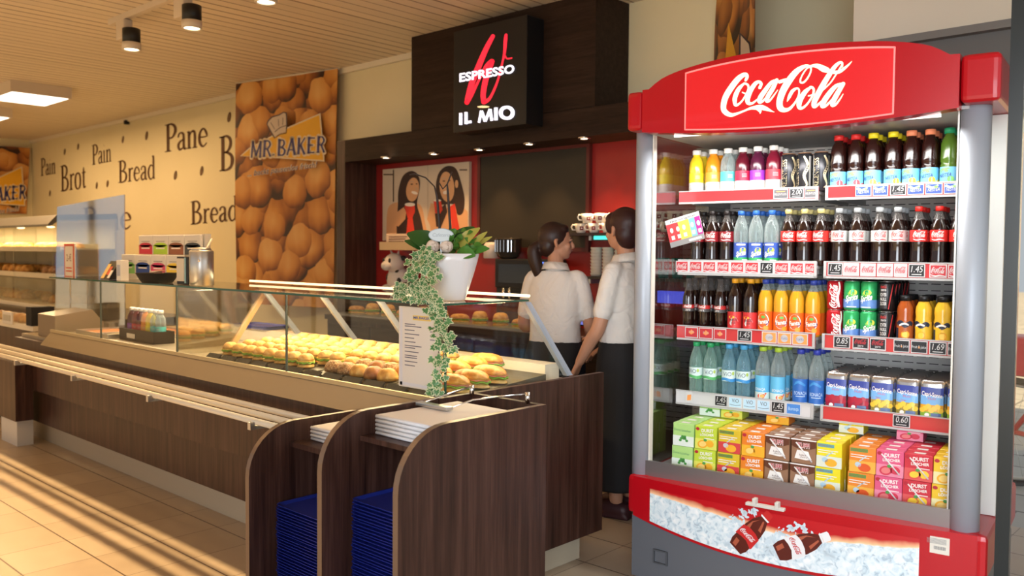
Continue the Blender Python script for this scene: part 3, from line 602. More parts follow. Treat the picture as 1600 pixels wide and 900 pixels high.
for si, half, lst in ((0, 0, ((1209, 1232, 'dark'), (1234, 1256, '2.00'), (1257.5, 1278, 'dark'))), (0, 1, ((1337, 1362, 'tea'), (1364, 1388, 'tea'), (1391, 1416, '1.45'), (1418, 1444, 'tea'), (1446, 1473, 'tea'), (1475, 1500, 'tea'))),
    (1, 0, ((1057, 1076, 'cola'), (1078, 1097.5, 'cola'), (1099, 1119, 'cola'), (1121, 1140, 'cola'), (1142, 1163, 'cola'), (1164.5, 1186, 'cola'), (1188, 1209, '1.45'), (1211, 1233, 'cola'), (1235, 1256, 'cola'), (1258, 1274, 'cola'))),
    (1, 1, ((1294, 1317, '1.45'), (1318, 1343, 'light'), (1345, 1369, 'light'), (1371, 1396, 'light'), (1397.5, 1418, 'light'), (1420, 1446, '1.45'), (1453, 1480, 'cola'), (1482, 1506, 'cola'))),
    (2, 0, ((1071, 1091, 'mezzo'), (1093, 1114, 'mezzo'), (1116, 1135, 'mezzo'), (1153, 1175, '1.45'), (1191, 1214, 'orange'), (1215.5, 1237, 'orange'), (1238.5, 1263, 'orange'))),
    (2, 1, ((1303, 1329, '0.85'), (1333, 1358, 'zero'), (1360, 1385, 'zero'), (1397, 1422, 'fruit'), (1424, 1450, 'fruit'), (1453, 1480, '1.69'), (1481.5, 1506, 'fruit'))),
    (3, 0, ((1072, 1082, 'blob'), (1117, 1137, '1.45'), (1138.5, 1160, 'vio'), (1161, 1182, 'vio'), (1183, 1204, 'vio'), (1205.5, 1227, '1.45'), (1229, 1252, 'water'))),
    (3, 1, ((1396, 1423, '0.60'),))):
    for xa, xb, k in lst: card(rails[si, half], si, xa, xb, k)
# ------------------------------------------------------------------ what is in the cooler
def cyl(r, off=0): return lambda x, z: ((r + off) * math.sin(x / r), -(r + off) * math.cos(x / r), z)
def band(mb, r, z0, z1, mi=0, n=22):
    vs = []
    for z in (z0, z1): vs += [(r * math.cos(2 * PI * k / n), r * math.sin(2 * PI * k / n), z) for k in range(n)]
    return mb.add(vs, [(k, (k + 1) % n, n + (k + 1) % n, n + k) for k in range(n)], mi, True)
COLA = mat('cola in plastic', (.012, .004, .003), .08, coat=.6); COLA.node_tree.nodes['Principled BSDF'].inputs['Coat Roughness'].default_value = .04
def liq(n, c): return mat(n, c, .14, coat=.12)
PB = {'coke': ([(.026, 0), (.031, .006), (.031, .03), (.029, .055), (.030, .085), (.0325, .10), (.0325, .145), (.031, .16), (.022, .19), (.013, .213), (.0125, .22), (.015, .222), (.015, .226)], 8, .226),
      'vit': ([(.030, 0), (.033, .005), (.033, .10), (.0335, .125), (.031, .15), (.022, .172), (.0165, .178), (.0165, .186), (.018, .187), (.018, .190)], 7, .190),
      'tea': ([(.028, 0), (.032, .006), (.032, .085), (.029, .092), (.032, .10), (.032, .115), (.0305, .14), (.031, .165), (.026, .185), (.017, .20), (.0165, .212)], 9, .212),
      'zero': ([(.022, 0), (.025, .006), (.024, .05), (.0265, .09), (.028, .12), (.026, .15), (.018, .18), (.0125, .205), (.0125, .225), (.014, .226), (.014, .236)], 6, .236),
      'water': ([(.028, 0), (.032, .006), (.030, .02), (.032, .035), (.030, .05), (.032, .07), (.032, .145), (.029, .17), (.020, .20), (.0135, .218), (.0135, .228)], 8, .228),
      'fanta': ([(.028, 0), (.031, .006), (.031, .03), (.0315, .10), (.0325, .14), (.030, .165), (.022, .192), (.0135, .212), (.0135, .224)], 6, .224),
      'juice': ([(.028, 0), (.031, .006), (.031, .09), (.029, .105), (.031, .125), (.029, .145), (.020, .165), (.020, .172)], 6, .172)}
def bottle_parts(root, kind, body, neck, cap, capspec, label):
    prof, ns, zc = PB[kind]; mi = [0 if i < ns else 1 for i in range(len(prof) - 1)]
    MB().lathe(prof, n=18, mi=mi).build('bottle_body', [body, neck], root, True)
    if cap:
        r, h = capspec; MB().lathe([(r, zc - .004), (r, zc + h - .002), (r - .002, zc + h), (0, zc + h)], n=18).build('cap', cap, root, True)
    if label: m, mats = label; m.build('label', mats, root, True)
def lab_cola(base, ink, z0=.102, z1=.148, r=.0330):
    m = MB(); band(m, r, z0, z1, 0)
    f = cyl(r, .0005)
    for k in (-.5, .5): cclogo(m, k * PI * r - .023 if False else -.024 + (0 if k < 0 else PI * r), z0 + .017, .048, .024, f, 1)
    for x in (-.024, PI * r - .024): m.ribbon([[(x, z0 + .010, .002), (x + .015, z0 + .006, .004), (x + .03, z0 + .009, .004), (x + .048, z0 + .006, .002)]], f, 1, 3, False)
    return m, [base, ink]
def lab_vit(c):
    m = MB(); r = .0338; band(m, r, .008, .058, 1); band(m, r, .058, .102, 0); f = cyl(r, .0005)
    for k in range(3): m.rect(.004, .026, .075 + k * .006, .0765 + k * .006, f, 1, 3)
    m.text('vitaminwater', 0, 0, .045, .008, lambda x, y: f(.018 - y + .004, .012 + x), 2)
    for k in range(5): m.rect(-.028, -.008, .02 + k * .006, .021 + k * .006, f, 2, 3)
    return m, [c, mat('label white', (.72, .70, .66), .5), mat('label print', (.05, .05, .05), .5)]
def lab_tea(v):
    m = MB(); r = .0325; band(m, r, .008, .078, 0); f = cyl(r, .0005); g = cyl(r, .0009)
    a = {'red': 4, 'yellow': 3, 'peach': 3, 'green': 5}[v]
    m.ribbon([[(-.045, .045, .02), (-.02, .066, .012), (.01, .072, .006)]], f, 5, 4, False); m.ribbon([[(-.05, .016, .02), (0, .012, .016), (.05, .022, .018)]], f, a, 4, False)
    m.ell(.014, .030, .013, .012, g, a); m.text('NESTEA', -.030, .036, .046, .014, g, 1, bold=.02, shear=.12, slope=.12); m.ell(-.002, .062, .008, .005, g, 5)
    return m, [mat('tea label blue', (.16, .48, .75), .4), mat('tea navy', (.02, .03, .22), .4), WHL, mat('tea yellow', (.85, .62, .05), .4), mat('tea berry', (.62, .06, .07), .4), mat('tea green', (.20, .52, .14), .4)]
def lab_sprite():
    m = MB(); r = .0320; band(m, r, .008, .032, 1); band(m, r, .032, .098, 0); f = cyl(r, .0005); g = cyl(r, .0009)
    m.ell(.010, .066, .014, .011, f, 2); m.ell(.006, .060, .012, .008, f, 3); m.text('Sprite', -.022, .036, .044, .022, g, 4, shear=.2, bold=.03, slope=.2); m.rect(.006, .034, .010, .024, f, 4, 4); m.rect(-.02, .02, .086, .093, f, 4, 4)
    return m, [mat('soda label blue', (.045, .10, .42), .4), mat('soda label green', (.03, .36, .10), .4), mat('soda lemon', (.75, .72, .08), .4), mat('soda lime', (.20, .5, .06), .4), WHL]
def lab_fanta():
    m = MB(); r = .0328; band(m, r, .010, .10, 0); f = cyl(r, .0005); g = cyl(r, .0009); h = cyl(r, .0013)
    for x in (0, PI * r): m.ell(x, .06, .027, .033, f, 1); m.ell(x, .06, .023, .029, g, 0); m.ell(x, .052, .027, .016, g, 2, rot=.12); m.text('Fanta', x - .023, .044, .046, .018, h, 1, bold=.03, slope=.12); m.ell(x + .002, .076, .009, .006, h, 3); m.ell(x + .014, .028, .011, .011, h, 4)
    return m, [mat('orange label', (.80, .13, .012), .4), WHL, mat('orange label navy', (.02, .03, .20), .4), mat('orange leaf', (.12, .40, .06), .4), mat('orange fruit', (.85, .33, .02), .4)]
def lab_mezzo():
    m = MB(); r = .0326; band(m, r, .010, .092, 0); f = cyl(r, .0005); g = cyl(r, .0009)
    m.poly([(-.018, .04), (-.006, .066), (.012, .066), (.022, .05), (.006, .034), (-.010, .030)], f, 1); m.ell(-.008, .068, .014, .006, f, 2); m.text('mezzo', -.016, .049, .032, .010, g, 3, slope=.1); m.text('mix', -.010, .038, .020, .009, g, 3, slope=.1)
    return m, [mat('mix label red', (.55, .03, .03), .4), mat('mix label grey', (.62, .62, .60), .4), mat('mix yellow', (.85, .45, .04), .4), mat('mix black', (.03, .02, .02), .4)]
def lab_zero():
    m = MB(); band(m, .0276, .098, .116, 0); band(m, .0282, .084, .098, 1); f = cyl(.0282, .0006); m.text('zero', -.010, .087, .022, .008, f, 2); cclogo(m, -.018, .101, .038, .012, cyl(.0276, .0006), 2)
    return m, [mat('zero red band', (.45, .02, .02), .4), mat('zero dark band', (.05, .05, .05), .4), WHL]
def lab_water(v):
    g_ = {'viog': 0, 'viob': 1, 'peach': 2, 'blue': 3}[v]; m = MB(); r = .0326; f = cyl(r, .0005); q = cyl(r, .0009)
    if g_ < 2:
        band(m, r, .078, .128, 0); m.ribbon([[(-.05, .082, .014), (-.015, .088, .012), (.02, .082, .014), (.05, .088, .014)]], f, 1, 4, False); m.text('ViO', -.022, .102, .038, .018, q, 2); m.ell(.024, .114, .006, .008, q, 3)
        return m, [mat('water label pale', (.62, .76, .74) if g_ == 0 else (.58, .74, .84), .4), mat('water hill green', (.10, .42, .14), .4) if g_ == 0 else mat('water hill blue', (.05, .28, .62), .4), mat('water ink', (.09, .13, .18), .4), mat('water leaf', (.42, .56, .12), .4)]
    if g_ == 2:
        band(m, r, .010, .045, 1); band(m, r, .045, .118, 0); m.text('BONAQA', -.026, .052, .052, .012, q, 2); m.ell(.008, .028, .016, .011, f, 3); m.ell(.012, .028, .010, .007, q, 4); m.ribbon([[(.018, .03, .01), (.03, .042, .006)]], q, 3, 3, False)
        return m, [mat('peach water blue', (.12, .46, .72), .4), mat('peach water pale', (.58, .72, .70), .4), WHL, mat('peach red', (.72, .10, .04), .4), mat('peach flesh', (.85, .42, .10), .4)]
    band(m, r, .012, .118, 0); band(m, r + .0002, .012, .018, 1); m.text('BONAQA', -.028, .050, .056, .015, q, 1); m.rect(-.02, .02, .042, .045, q, 1, 4); m.ribbon([[(-.03, .09, .004), (-.01, .105, .012), (.02, .09, .008)]], f, 2, 4, False)
    return m, [mat('still water blue', (.03, .14, .48), .4), mat('still water pale', (.55, .70, .85), .4), mat('still water mid', (.06, .28, .62), .4)]
def lab_juice(v):
    m = MB(); r = .0316; band(m, r, .008, .088, 0); f = cyl(r, .0005); q = cyl(r, .0009); m.ribbon([[(-.032, .074, .014), (-.014, .082, .018), (.002, .068, .014), (.02, .080, .018), (.034, .072, .012)]], f, 1, 4, False)
    m.ribbon([[(-.02, .070, .006), (0, .078, .008), (.016, .072, .005)]], q, 2, 3, False); m.ell(.004, .034, .016, .016, f, 3); m.ell(.004, .034, .012, .012, q, 4); m.rect(-.038, -.024, .01, .06, q, 1, 3)
    base = {'o': (.80, .48, .03), 'a': (.62, .66, .16), 'r': (.42, .10, .02)}[v]
    return m, [mat('juice label ' + v, base, .4), mat('juice label navy', (.02, .025, .05), .4), WHL, mat('juice fruit rim', (.85, .36, .02), .4) if v != 'a' else mat('juice apple', (.35, .5, .06), .4), mat('juice fruit', (.90, .52, .06), .4)]
def mk(kind, body, neck, cap, capspec, label):
    root = thing('drink_bottle', '', 'bottle'); bottle_parts(root, kind, body, neck, cap, capspec, label); return root
WCAP = mat('white cap', (.78, .77, .74), .4)
def capm(n, c): return mat(n + ' cap', c, .4)
KIND = {}
V = {'y': ('yellow', (.78, .66, .02), (.70, .52, .02)), 'o': ('orange', (.80, .30, .04), (.66, .22, .01)), 't': ('turquoise', (.08, .52, .52), None), 'r': ('crimson', (.50, .015, .05), (.10, .005, .015)), 'p': ('purple', (.22, .03, .42), (.07, .008, .03)), 's': ('scarlet', (.62, .03, .05), (.14, .006, .02))}
for k, (nm, lc, bc) in V.items():
    bm_ = liq('vitamin drink ' + nm, bc) if bc else PETC
    KIND['vit' + k] = (lambda bm_=bm_, nm=nm, lc=lc: mk('vit', bm_, PETC, WCAP, (.0195, .017), lab_vit(mat('vitamin label ' + nm, lc, .4))), f'water bottle with {nm} label')
TEA = liq('iced tea', (.018, .004, .003))
for k, nm, cc, bm_ in (('red', 'red', (.60, .02, .02), TEA), ('yellow', 'yellow', (.80, .66, .02), TEA), ('peach', 'salmon pink', (.80, .25, .12), TEA), ('green', 'green', (.01, .28, .12), liq('green tea', (.06, .12, .012)))):
    KIND['tea' + k] = (lambda k=k, nm=nm, cc=cc, bm_=bm_: mk('tea', bm_, bm_, capm('tea ' + nm, cc), (.020, .018), lab_tea(k)), f'iced tea bottle with {nm} cap')
for k, nm, cc, base, ink in (('maroon', 'black', (.02, .015, .015), mat('cola label maroon', (.24, .012, .018), .35), WHL), ('tan', 'pale yellow', (.62, .52, .20), mat('cola label red', (.62, .025, .02), .35), WHL), ('silver', 'grey', (.40, .42, .43), mat('cola label silver', (.62, .62, .60), .3, .3), mat('cola ink red', (.5, .03, .03), .4)), ('red', 'red', (.60, .02, .015), mat('cola label red', (.62, .025, .02), .35), WHL)):
    KIND['cola' + k] = (lambda nm=nm, cc=cc, base=base, ink=ink: mk('coke', COLA, PETN, capm('cola ' + nm, cc), (.0155, .016), lab_cola(base, ink)), dict(maroon='cola bottle with maroon label', tan='cola bottle with yellow cap', silver='cola bottle with silver label', red='cola bottle with red cap')[k])
KIND['sprite'] = (lambda: mk('fanta', PETC, PETC, capm('soda blue', (.03, .14, .55)), (.0155, .016), lab_sprite()), 'clear lemon soda bottle')
KIND['zero'] = (lambda: mk('zero', COLA, PETN, None, None, lab_zero()), 'slim glass cola bottle')
KIND['mezzo'] = (lambda: mk('fanta', COLA, COLA, capm('mix orange', (.85, .38, .02)), (.0155, .016), lab_mezzo()), 'dark cola bottle with orange cap')
KIND['fanta'] = (lambda: mk('fanta', liq('orange soda', (.62, .30, .015)), PETC, capm('soda navy', (.03, .06, .34)), (.0155, .016), lab_fanta()), 'orange soda bottle')
KIND['viog'] = (lambda: mk('water', PETG, PETG, capm('water green', (.03, .38, .13)), (.0165, .016), lab_water('viog')), 'water bottle with green cap')
KIND['viob'] = (lambda: mk('water', PETB, PETB, capm('water blue', (.08, .42, .78)), (.0165, .016), lab_water('viob')), 'water bottle with sky-blue cap')
KIND['peach'] = (lambda: mk('water', PETC, PETC, capm('water lime', (.42, .62, .05)), (.0165, .016), lab_water('peach')), 'water bottle with lime cap')
KIND['still'] = (lambda: mk('water', PETC, PETC, capm('water navy', (.03, .05, .38)), (.0165, .016), lab_water('blue')), 'water bottle with navy cap')
for k, nm, bc in (('o', 'yellow', (.72, .42, .03)), ('a', 'pale green', (.56, .46, .10)), ('r', 'brownish red', (.34, .07, .012))):
    KIND['juice' + k] = (lambda k=k, nm=nm, bc=bc: mk('juice', liq('juice ' + nm, bc), liq('juice ' + nm, bc), BLACK, (.0215, .018), lab_juice(k)), f'{nm} juice bottle')
def canp(root, r, h, body, lidm, paint):
    MB().lathe([(r - .004, 0), (r, .006), (r, h - .012), (r - .005, h - .003)], n=22).build('can_body', body, root, True)
    MB().lathe([(r - .005, h - .003), (r - .004, h), (r - .006, h - .002), (0, h - .003)], n=22).build('can_lid', lidm, root, True)
    m, ms = paint; m.build('print', ms, root, True)
def mkcan(kind):
    root = thing('drink_can', '', 'can')
    if kind == 'relent':
        r, h = .0325, .166; m = MB(); f = cyl(r, .0005)
        m.text('RELENTLESS', 0, 0, .12, .022, lambda x, y: f(-.010 - y, .02 + x), 1)
        m.ribbon([[(.012, .15, .006), (.03, .11, .014), (.014, .07, .012), (.026, .03, .008), (.012, .015, .004)]], f, 1, 5, False); m.rect(-.045, -.034, .01, .155, f, 2, 3); m.rect(.034, .046, .02, .15, f, 2, 3)
        canp(root, r, h, mat('energy can black', (.03, .03, .035), .25, .5), mat('energy can lid', (.42, .20, .10), .35, .6), (m, [None, mat('energy gold', (.55, .45, .28), .3, .5), mat('energy silver', (.38, .37, .36), .3, .6)]))
    else:
        r, h = .0325, .122; m = MB(); f = cyl(r, .0005); g = cyl(r, .0009)
        if kind == 'red':
            cclogo(m, 0, 0, .10, .034, lambda x, y: f(-y + .022, .008 + x), 1); m.ribbon([[(.030, .01, .008), (.022, .05, .01), (.030, .09, .008), (.026, .115, .006)]], f, 1, 4, False); body = mat('cola can red', (.46, .012, .02), .25, .3)
        elif kind == 'green':
            band(m, r + .0003, .01, .045, 1); m.ell(.006, .074, .016, .012, f, 2); m.ell(-.002, .068, .014, .009, f, 3); m.text('Sprite', -.026, .034, .050, .026, g, 4, bold=.03, shear=.2, slope=.25); m.rect(-.02, .02, .012, .016, g, 4, 4); body = mat('soda can green', (.03, .36, .11), .25, .3)
        else:
            m.rect(-.022, .006, .012, .112, f, 1, 3); cclogo(m, -.02, .094, .025, .012, g, 2, 2); m.text('zero', -.018, .083, .02, .007, g, 3)
            for q, tx in enumerate(('ECHTER', 'NULL', 'ZUCKER')): m.text(tx, -.020, .062 - q * .018, .024, .013, g, 3)
            m.ribbon([[(.012, .01, .004), (.02, .06, .005), (.03, .11, .004)]], f, 2, 4, False); body = mat('zero can black', (.012, .012, .013), .25, .3)
        canp(root, r, h, body, mat('can lid', (.6, .6, .6), .25, .9), (m, [None, mat('soda can blue', (.12, .25, .58), .3) if kind == 'green' else WHL if kind == 'red' else mat('zero panel', (.02, .018, .018), .4), mat('soda lemon', (.75, .72, .08), .4) if kind == 'green' else mat('cola ink red', (.5, .03, .03), .4), mat('soda lime', (.2, .5, .06), .4) if kind == 'green' else WHL, WHL]))
    return root
for k, l in (('relent', 'tall dark energy drink can'), ('red', 'red cola can'), ('green', 'green lemon soda can'), ('black', 'black cola can')): KIND[k] = ((lambda k=k: mkcan(k)), l)
PROT = {}
SHN = ['top', 'second', 'third', 'fourth']; DEPR = ['front row', 'second row', 'third row']
def put(kind, u, d, z, where, group):
    mkf, desc = KIND[kind]; loc = CL(u, d, z); rz = A7 + random.uniform(-.22, .38)
    lab = f'{desc}, {where}'
    if kind not in PROT:
        o = mkf(); PROT[kind] = o; o.location = loc; o.rotation_euler = (0, 0, rz); o['label'] = lab; o['group'] = group
    else: o = dup(PROT[kind], loc, rz, lab, group)
    return o
random.seed(11)
ROWS = [(0, 'vit', [('vity', 1088), ('vito', 1114), ('vitt', 1137), ('vitr', 1159), ('vitp', 1183), ('vits', 1208)], 3, .0415), (0, 'can', [('relent', 1231.5), ('relent', 1254), ('relent', 1278)], 3, .0415),
    (0, 'tea', [('teared', 1309), ('teared', 1336), ('teayellow', 1363), ('teayellow', 1394), ('teapeach', 1421), ('teapeach', 1449), ('teagreen', 1480)], 3, .0415),
    (1, 'cola', [('colamaroon', 1089), ('colamaroon', 1112), ('colamaroon', 1134.5), ('sprite', 1157), ('sprite', 1180), ('sprite', 1205), ('colatan', 1231), ('colatan', 1256), ('colatan', 1280), ('colasilver', 1310), ('colasilver', 1338.5), ('colasilver', 1373), ('colasilver', 1401), ('colared', 1434), ('colared', 1466), ('colared', 1493)], 3, .0415),
    (2, 'soda', [('zero', 1083), ('zero', 1108), ('zero', 1133), ('mezzo', 1153), ('mezzo', 1180.5), ('fanta', 1204), ('fanta', 1227.5), ('fanta', 1251.5), ('fanta', 1278)], 3, .0415),
    (2, 'juice', [('juicer', 1407), ('juiceo', 1429.5), ('juiceo', 1458), ('juicea', 1484)], 3, .0415),
    (3, 'water', [('viog', 1087), ('viog', 1109), ('viob', 1138), ('viob', 1161), ('peach', 1191), ('peach', 1214), ('still', 1250), ('still', 1275)], 3, .0415)]
for si, gname, items, nd, d0 in ROWS:
    zs = SHZ[si][0] - .0174; cnt = {}; tot = {}
    for k, x in items: tot[k] = tot.get(k, 0) + 1
    us = [uz(x, 300 + si * 110, DF + d0)[0] for k, x in items]
    if gname == 'juice': us[0] = 1.035
    if gname == 'soda': us = [q - .025 for q in us]
    for i in range(1, len(us)):
        if us[i] - us[i - 1] < .0685: us[i] = us[i - 1] + .0685
    for (k, x), u in zip(items, us):
        cnt[k] = cnt.get(k, 0) + 1
        if u > 1.268: continue
        for r in range(nd):
            nth = '' if tot[k] == 1 else f', {ORD[cnt[k] - 1]} from coffee bar side'
            put(k, u + random.uniform(-.0006, .0006), DF + d0 + .0695 * r, zs, f'{SHN[si]} shelf, {DEPR[r]}{nth}', f'{KIND[k][1]}s')
for ci, (k, x) in enumerate((('red', 1301), ('green', 1326), ('green', 1351), ('black', 1377))):
    u = max(uz(x, 480, DF + .0415)[0], .760 + .0675 * ci); zs = SHZ[2][0] - .0174
    for r in range(5 if k == 'black' else 3):
        for q in range(2):
            nth = (' next to the red cans,' if x == 1326 else ' next to the black cans,') if k == 'green' else ''
            put(k, u, DF + .0415 + .068 * r, zs + q * .1223, f'{"upper" if q else "lower"} one,{nth} {(DEPR + ["fourth row", "fifth row"])[r]}', KIND[k][1] + 's')
# pouches
def mkpouch(v):
    root = thing('drink_pouch', '', 'drink pouch'); w, h, dd = .090, .160, .036; m = MB(); nx, nz = 7, 9; vs = []
    for sgn in (-1, 1):
        for j in range(nz):
            z = h * j / (nz - 1); t = dd * (.9 * (1 - j / (nz - 1)) ** .7 + .02)
            for i in range(nx):
                a = i / (nx - 1) * 2 - 1; vs.append((a * w / 2 * (1 - .05 * math.sin(PI * j / (nz - 1))), sgn * t * (1 - a ** 4) / 2 - (.0006 if sgn < 0 else 0), z))
    fs = []; o = nx * nz
    for j in range(nz - 1):
        for i in range(nx - 1):
            q = j * nx + i; fs.append((q, q + 1, q + nx + 1, q + nx)); fs.append((o + q, o + q + nx, o + q + nx + 1, o + q + 1))
    for j in range(nz - 1):
        for i in (0, nx - 1): q = j * nx + i; fs.append((q, q + nx, o + q + nx, o + q))
    for i in range(nx - 1): fs.append((i, o + i, o + i + 1, i + 1)); q = (nz - 1) * nx + i; fs.append((q, q + 1, o + q + 1, o + q))
    m.add(vs, fs, 0, True); m.build('foil_bag', mat('silver foil', (.62, .61, .60), .22, .9), root, True)
    def fm(off):
        def f(x, z):
            t = dd * (.9 * (1 - max(0, min(1, z / h))) ** .7 + .02); a = x / (w / 2); return (x, -t * (1 - min(1, abs(a)) ** 4) / 2 - .0012 - off, z)
        return f
    m = MB(); f0 = fm(0); f1 = fm(.0012); f2 = fm(.002)
    bands = [(.012, .035, 4), (.035, .062, 3), (.062, .098, 2), (.098, .130, 1)]
    for z0, z1, mi in bands:
        for k in range(4): m.rect(-.041, .041, z0 + (z1 - z0) * k / 4, z0 + (z1 - z0) * (k + 1) / 4, f0, mi, 8)
    m.text('Capri-Sonne', -.037, .098, .074, .017, f1, 0, bold=.02, slope=-.1); m.text('Multi', -.014, .082, .028, .009, f1, 5)
    random.seed(5)
    for k in range(7): m.ell(-.034 + k * .011, .040 + (k % 3) * .008, .011, .010, f1, 6 if v == 'cherry' else 7, 10)
    if v == 'mixed': m.poly([(-.04, .07), (-.02, .066), (.0, .07), (-.02, .074)], f1, 5)
    m.rect(-.002, .034, .014, .030, f2, 8, 4); m.ell(-.016, .022, .009, .008, f2, 0, 10)
    cm = {'cherry': ((.36, .02, .05), (.30, .03, .06)), 'mixed': ((.30, .25, .06), (.42, .28, .06)), 'orange': ((.25, .45, .05), (.75, .36, .03))}[v]
    m.build('front_print', [WHL, mat('pouch navy', (.04, .06, .30), .35), mat('pouch sky', (.18, .42, .74), .35), mat('pouch mid ' + v, cm[1], .35), mat('pouch low ' + v, cm[0], .35), mat('pouch pink', (.55, .12, .25), .4), mat('pouch cherry', (.42, .02, .045), .35), mat('pouch yellow', (.82, .55, .06), .35), mat('pouch info', (.10, .16, .32), .4)], root, True)
    return root
PV = [('cherry', 1304), ('cherry', 1331), ('mixed', 1370), ('mixed', 1404), ('orange', 1441), ('orange', 1476)]; pp = {}
zs = SHZ[3][0] - .0174; pc = {}
for v, x in PV:
    pc[v] = pc.get(v, 0) + 1; u = .773 + .0935 * sum(pc.values()) - .0935
    for r in range(7):
        lab = f'silver juice pouch with {dict(cherry="cherry", mixed="yellow fruit", orange="orange fruit")[v]} print, {(DEPR + ["fourth row", "fifth row", "sixth row", "seventh row"])[r]}, {ORD[pc[v] - 1]} from coffee bar side'
        loc = CL(u + random.uniform(-.003, .003), DF + .034 + .046 * r, zs); rz = A7 + random.uniform(-.08, .08)
        if v not in pp: o = mkpouch(v); pp[v] = o; o.location = loc; o.rotation_euler = (0, 0, rz); o['label'] = lab; o['group'] = 'juice pouches on the fourth shelf'
        else: o = dup(pp[v], loc, rz, lab, 'juice pouches on the fourth shelf')
# cartons in the well
def mkcarton(v, w=.098, h=.100, dd=.066):
    root = thing('drink_carton', '', 'drink carton'); C = {'mint': ((.42, .68, .22), (.74, .82, .74)), 'lemon': ((.52, .66, .05), (.72, .72, .12)), 'berry': ((.70, .50, .03), (.62, .06, .06)), 'orange': ((.78, .22, .02), (.85, .45, .03)), 'choc': ((.30, .16, .09), (.12, .035, .015)), 'yellow': ((.80, .68, .02), (.70, .74, .62)), 'peach': ((.78, .24, .03), (.82, .42, .06)), 'pink': ((.70, .10, .22), (.78, .25, .36)), 'red': ((.58, .03, .05), (.70, .10, .10)), 'passion': ((.82, .52, .03), (.80, .72, .38))}[v]
    m = MB(); m.rbox(-w / 2, w / 2, -dd / 2, dd / 2, 0, h, .0015, 1)
    box = m.build('carton_box', mat('carton ' + v, C[0], .4), root, True)
    f = lambda x, z: (x * w, -dd / 2 - .0006, z * h); g = lambda x, z: (x * w, -dd / 2 - .0011, z * h); e = lambda x, z: (x * w, -dd / 2 - .0016, z * h); top = lambda x, y: (x * w, y * dd, h + .0006)
    m = MB(); m.rect(-.2, .2, -.3, .1, top, 2)
    if v == 'choc':
        m.poly([(-.5, 1.0), (-.5, .70), (-.3, .62), (0, .58), (.3, .62), (.5, .70), (.5, 1.0)], f, 1); m.poly([(-.36, .2), (-.26, .55), (.2, .52), (.26, .36), (.34, .2), (.1, .16)], g, 2); m.text('TUFFI', -.25, .655, .50, .20, g, 2, bold=.07); m.text('TUFFI', -.24, .665, .48, .18, e, 3, bold=.02)
        m.text('kakao', -.16, .32, .34, .08, e, 1); m.text('choco', -.14, .24, .3, .07, e, 1); m.ribbon([[(-.5, .97, .05), (.5, .97, .05)]], g, 2)
    else:
        m.rect(-.5, .5, .0, .45, f, 1)
        if v == 'mint': m.text('Durst Löscher', -.44, .66, .8, .10, g, 3, slope=-.03); [m.ell(-.1 + .12 * math.cos(k * 1.3) + k * .03, .34 + .10 * math.sin(k * 2.1), .07, .06, g, 4, 8) for k in range(7)]
        elif v in ('yellow', 'peach', 'berry'):
            m.rect(-.46, .2, .80, .93, g, 4); m.text('ERFRISCHUNG', -.44, .83, .6, .07, e, 3); m.rect(-.44, .36, .66, .69, g, 2); m.rect(-.44, .26, .57, .60, g, 2); m.ell(.08, .2, .24, .16, g, 5); m.ell(-.16, .30, .12, .10, g, 6); m.ribbon([[(-.1, .45, .05), (.16, .66, .03)]], g, 6)
        else:
            m.text('DURST', -.20, .74, .56, .14, g, 2, bold=.03, slope=.06); m.text('LÖSCHER', -.26, .57, .64, .13, g, 2, bold=.03, slope=.06); m.ell(-.38, .86, .09, .07, g, 3); m.rect(-.06, .4, .46, .49, g, 2)
            m.ell(-.14, .22, .24, .18, g, 5, rot=.2); m.ell(-.14, .22, .17, .12, e, 6, rot=.2); m.ell(.2, .26, .18, .15, g, 5 if v != 'red' else 6); m.ell(-.02, .40, .08, .06, e, 4)
    m.build('front_print', [mat('carton ' + v, C[0], .4), mat('carton low ' + v, C[1], .4), WHL, mat('carton ink red', (.45, .02, .04), .4) if v != 'mint' else mat('carton ink green', (.05, .25, .12), .4), mat('carton leaf', (.08, .32, .07), .4) if v != 'yellow' else mat('carton teal', (.08, .40, .42), .4), mat('carton fruit ' + v, {'pink': (.62, .04, .08), 'peach': (.70, .10, .02), 'red': (.70, .08, .06)}.get(v, (.85, .42, .03)), .4), mat('carton fruit light ' + v, {'red': (.88, .58, .05), 'yellow': (.40, .60, .75), 'peach': (.45, .58, .68), 'berry': (.55, .55, .62), 'pink': (.75, .2, .2)}.get(v, (.88, .62, .18)), .4)], box, True)
    if v in ('pink', 'red', 'choc') and h > .08:
        MB().tube([(-.030, -dd / 2 - .004, .085), (.036, -dd / 2 - .004, .012)], .0028, 6).build('straw', mat('clear straw', (.72, .70, .70), .3), root, True)
    return root
CV = [('mint', 1066, 'pale green mint'), ('lemon', 1101, 'lime green'), ('berry', 1138, 'yellow and red'), ('orange', 1175, 'orange fruit'), ('choc', 1213, 'brown chocolate milk'), ('choc', 1254, 'brown chocolate milk'), ('yellow', 1293, 'yellow'), ('peach', 1346, 'orange peach'), ('pink', 1386, 'pink raspberry'), ('red', 1432, 'red'), ('passion', 1474, 'yellow-orange passion fruit')]
cp = {}; last = -1
def putc(v, loc, rz, lab, **kw):
    if v not in cp: o = mkcarton(v[0] if isinstance(v, tuple) else v, **kw); cp[v] = o; o.location = loc; o.rotation_euler = (0, 0, rz); o['label'] = lab; o['group'] = 'drink cartons in the cooler base'
    else: o = dup(cp[v], loc, rz, lab, 'drink cartons in the cooler base')
lastu = -9
CU = []
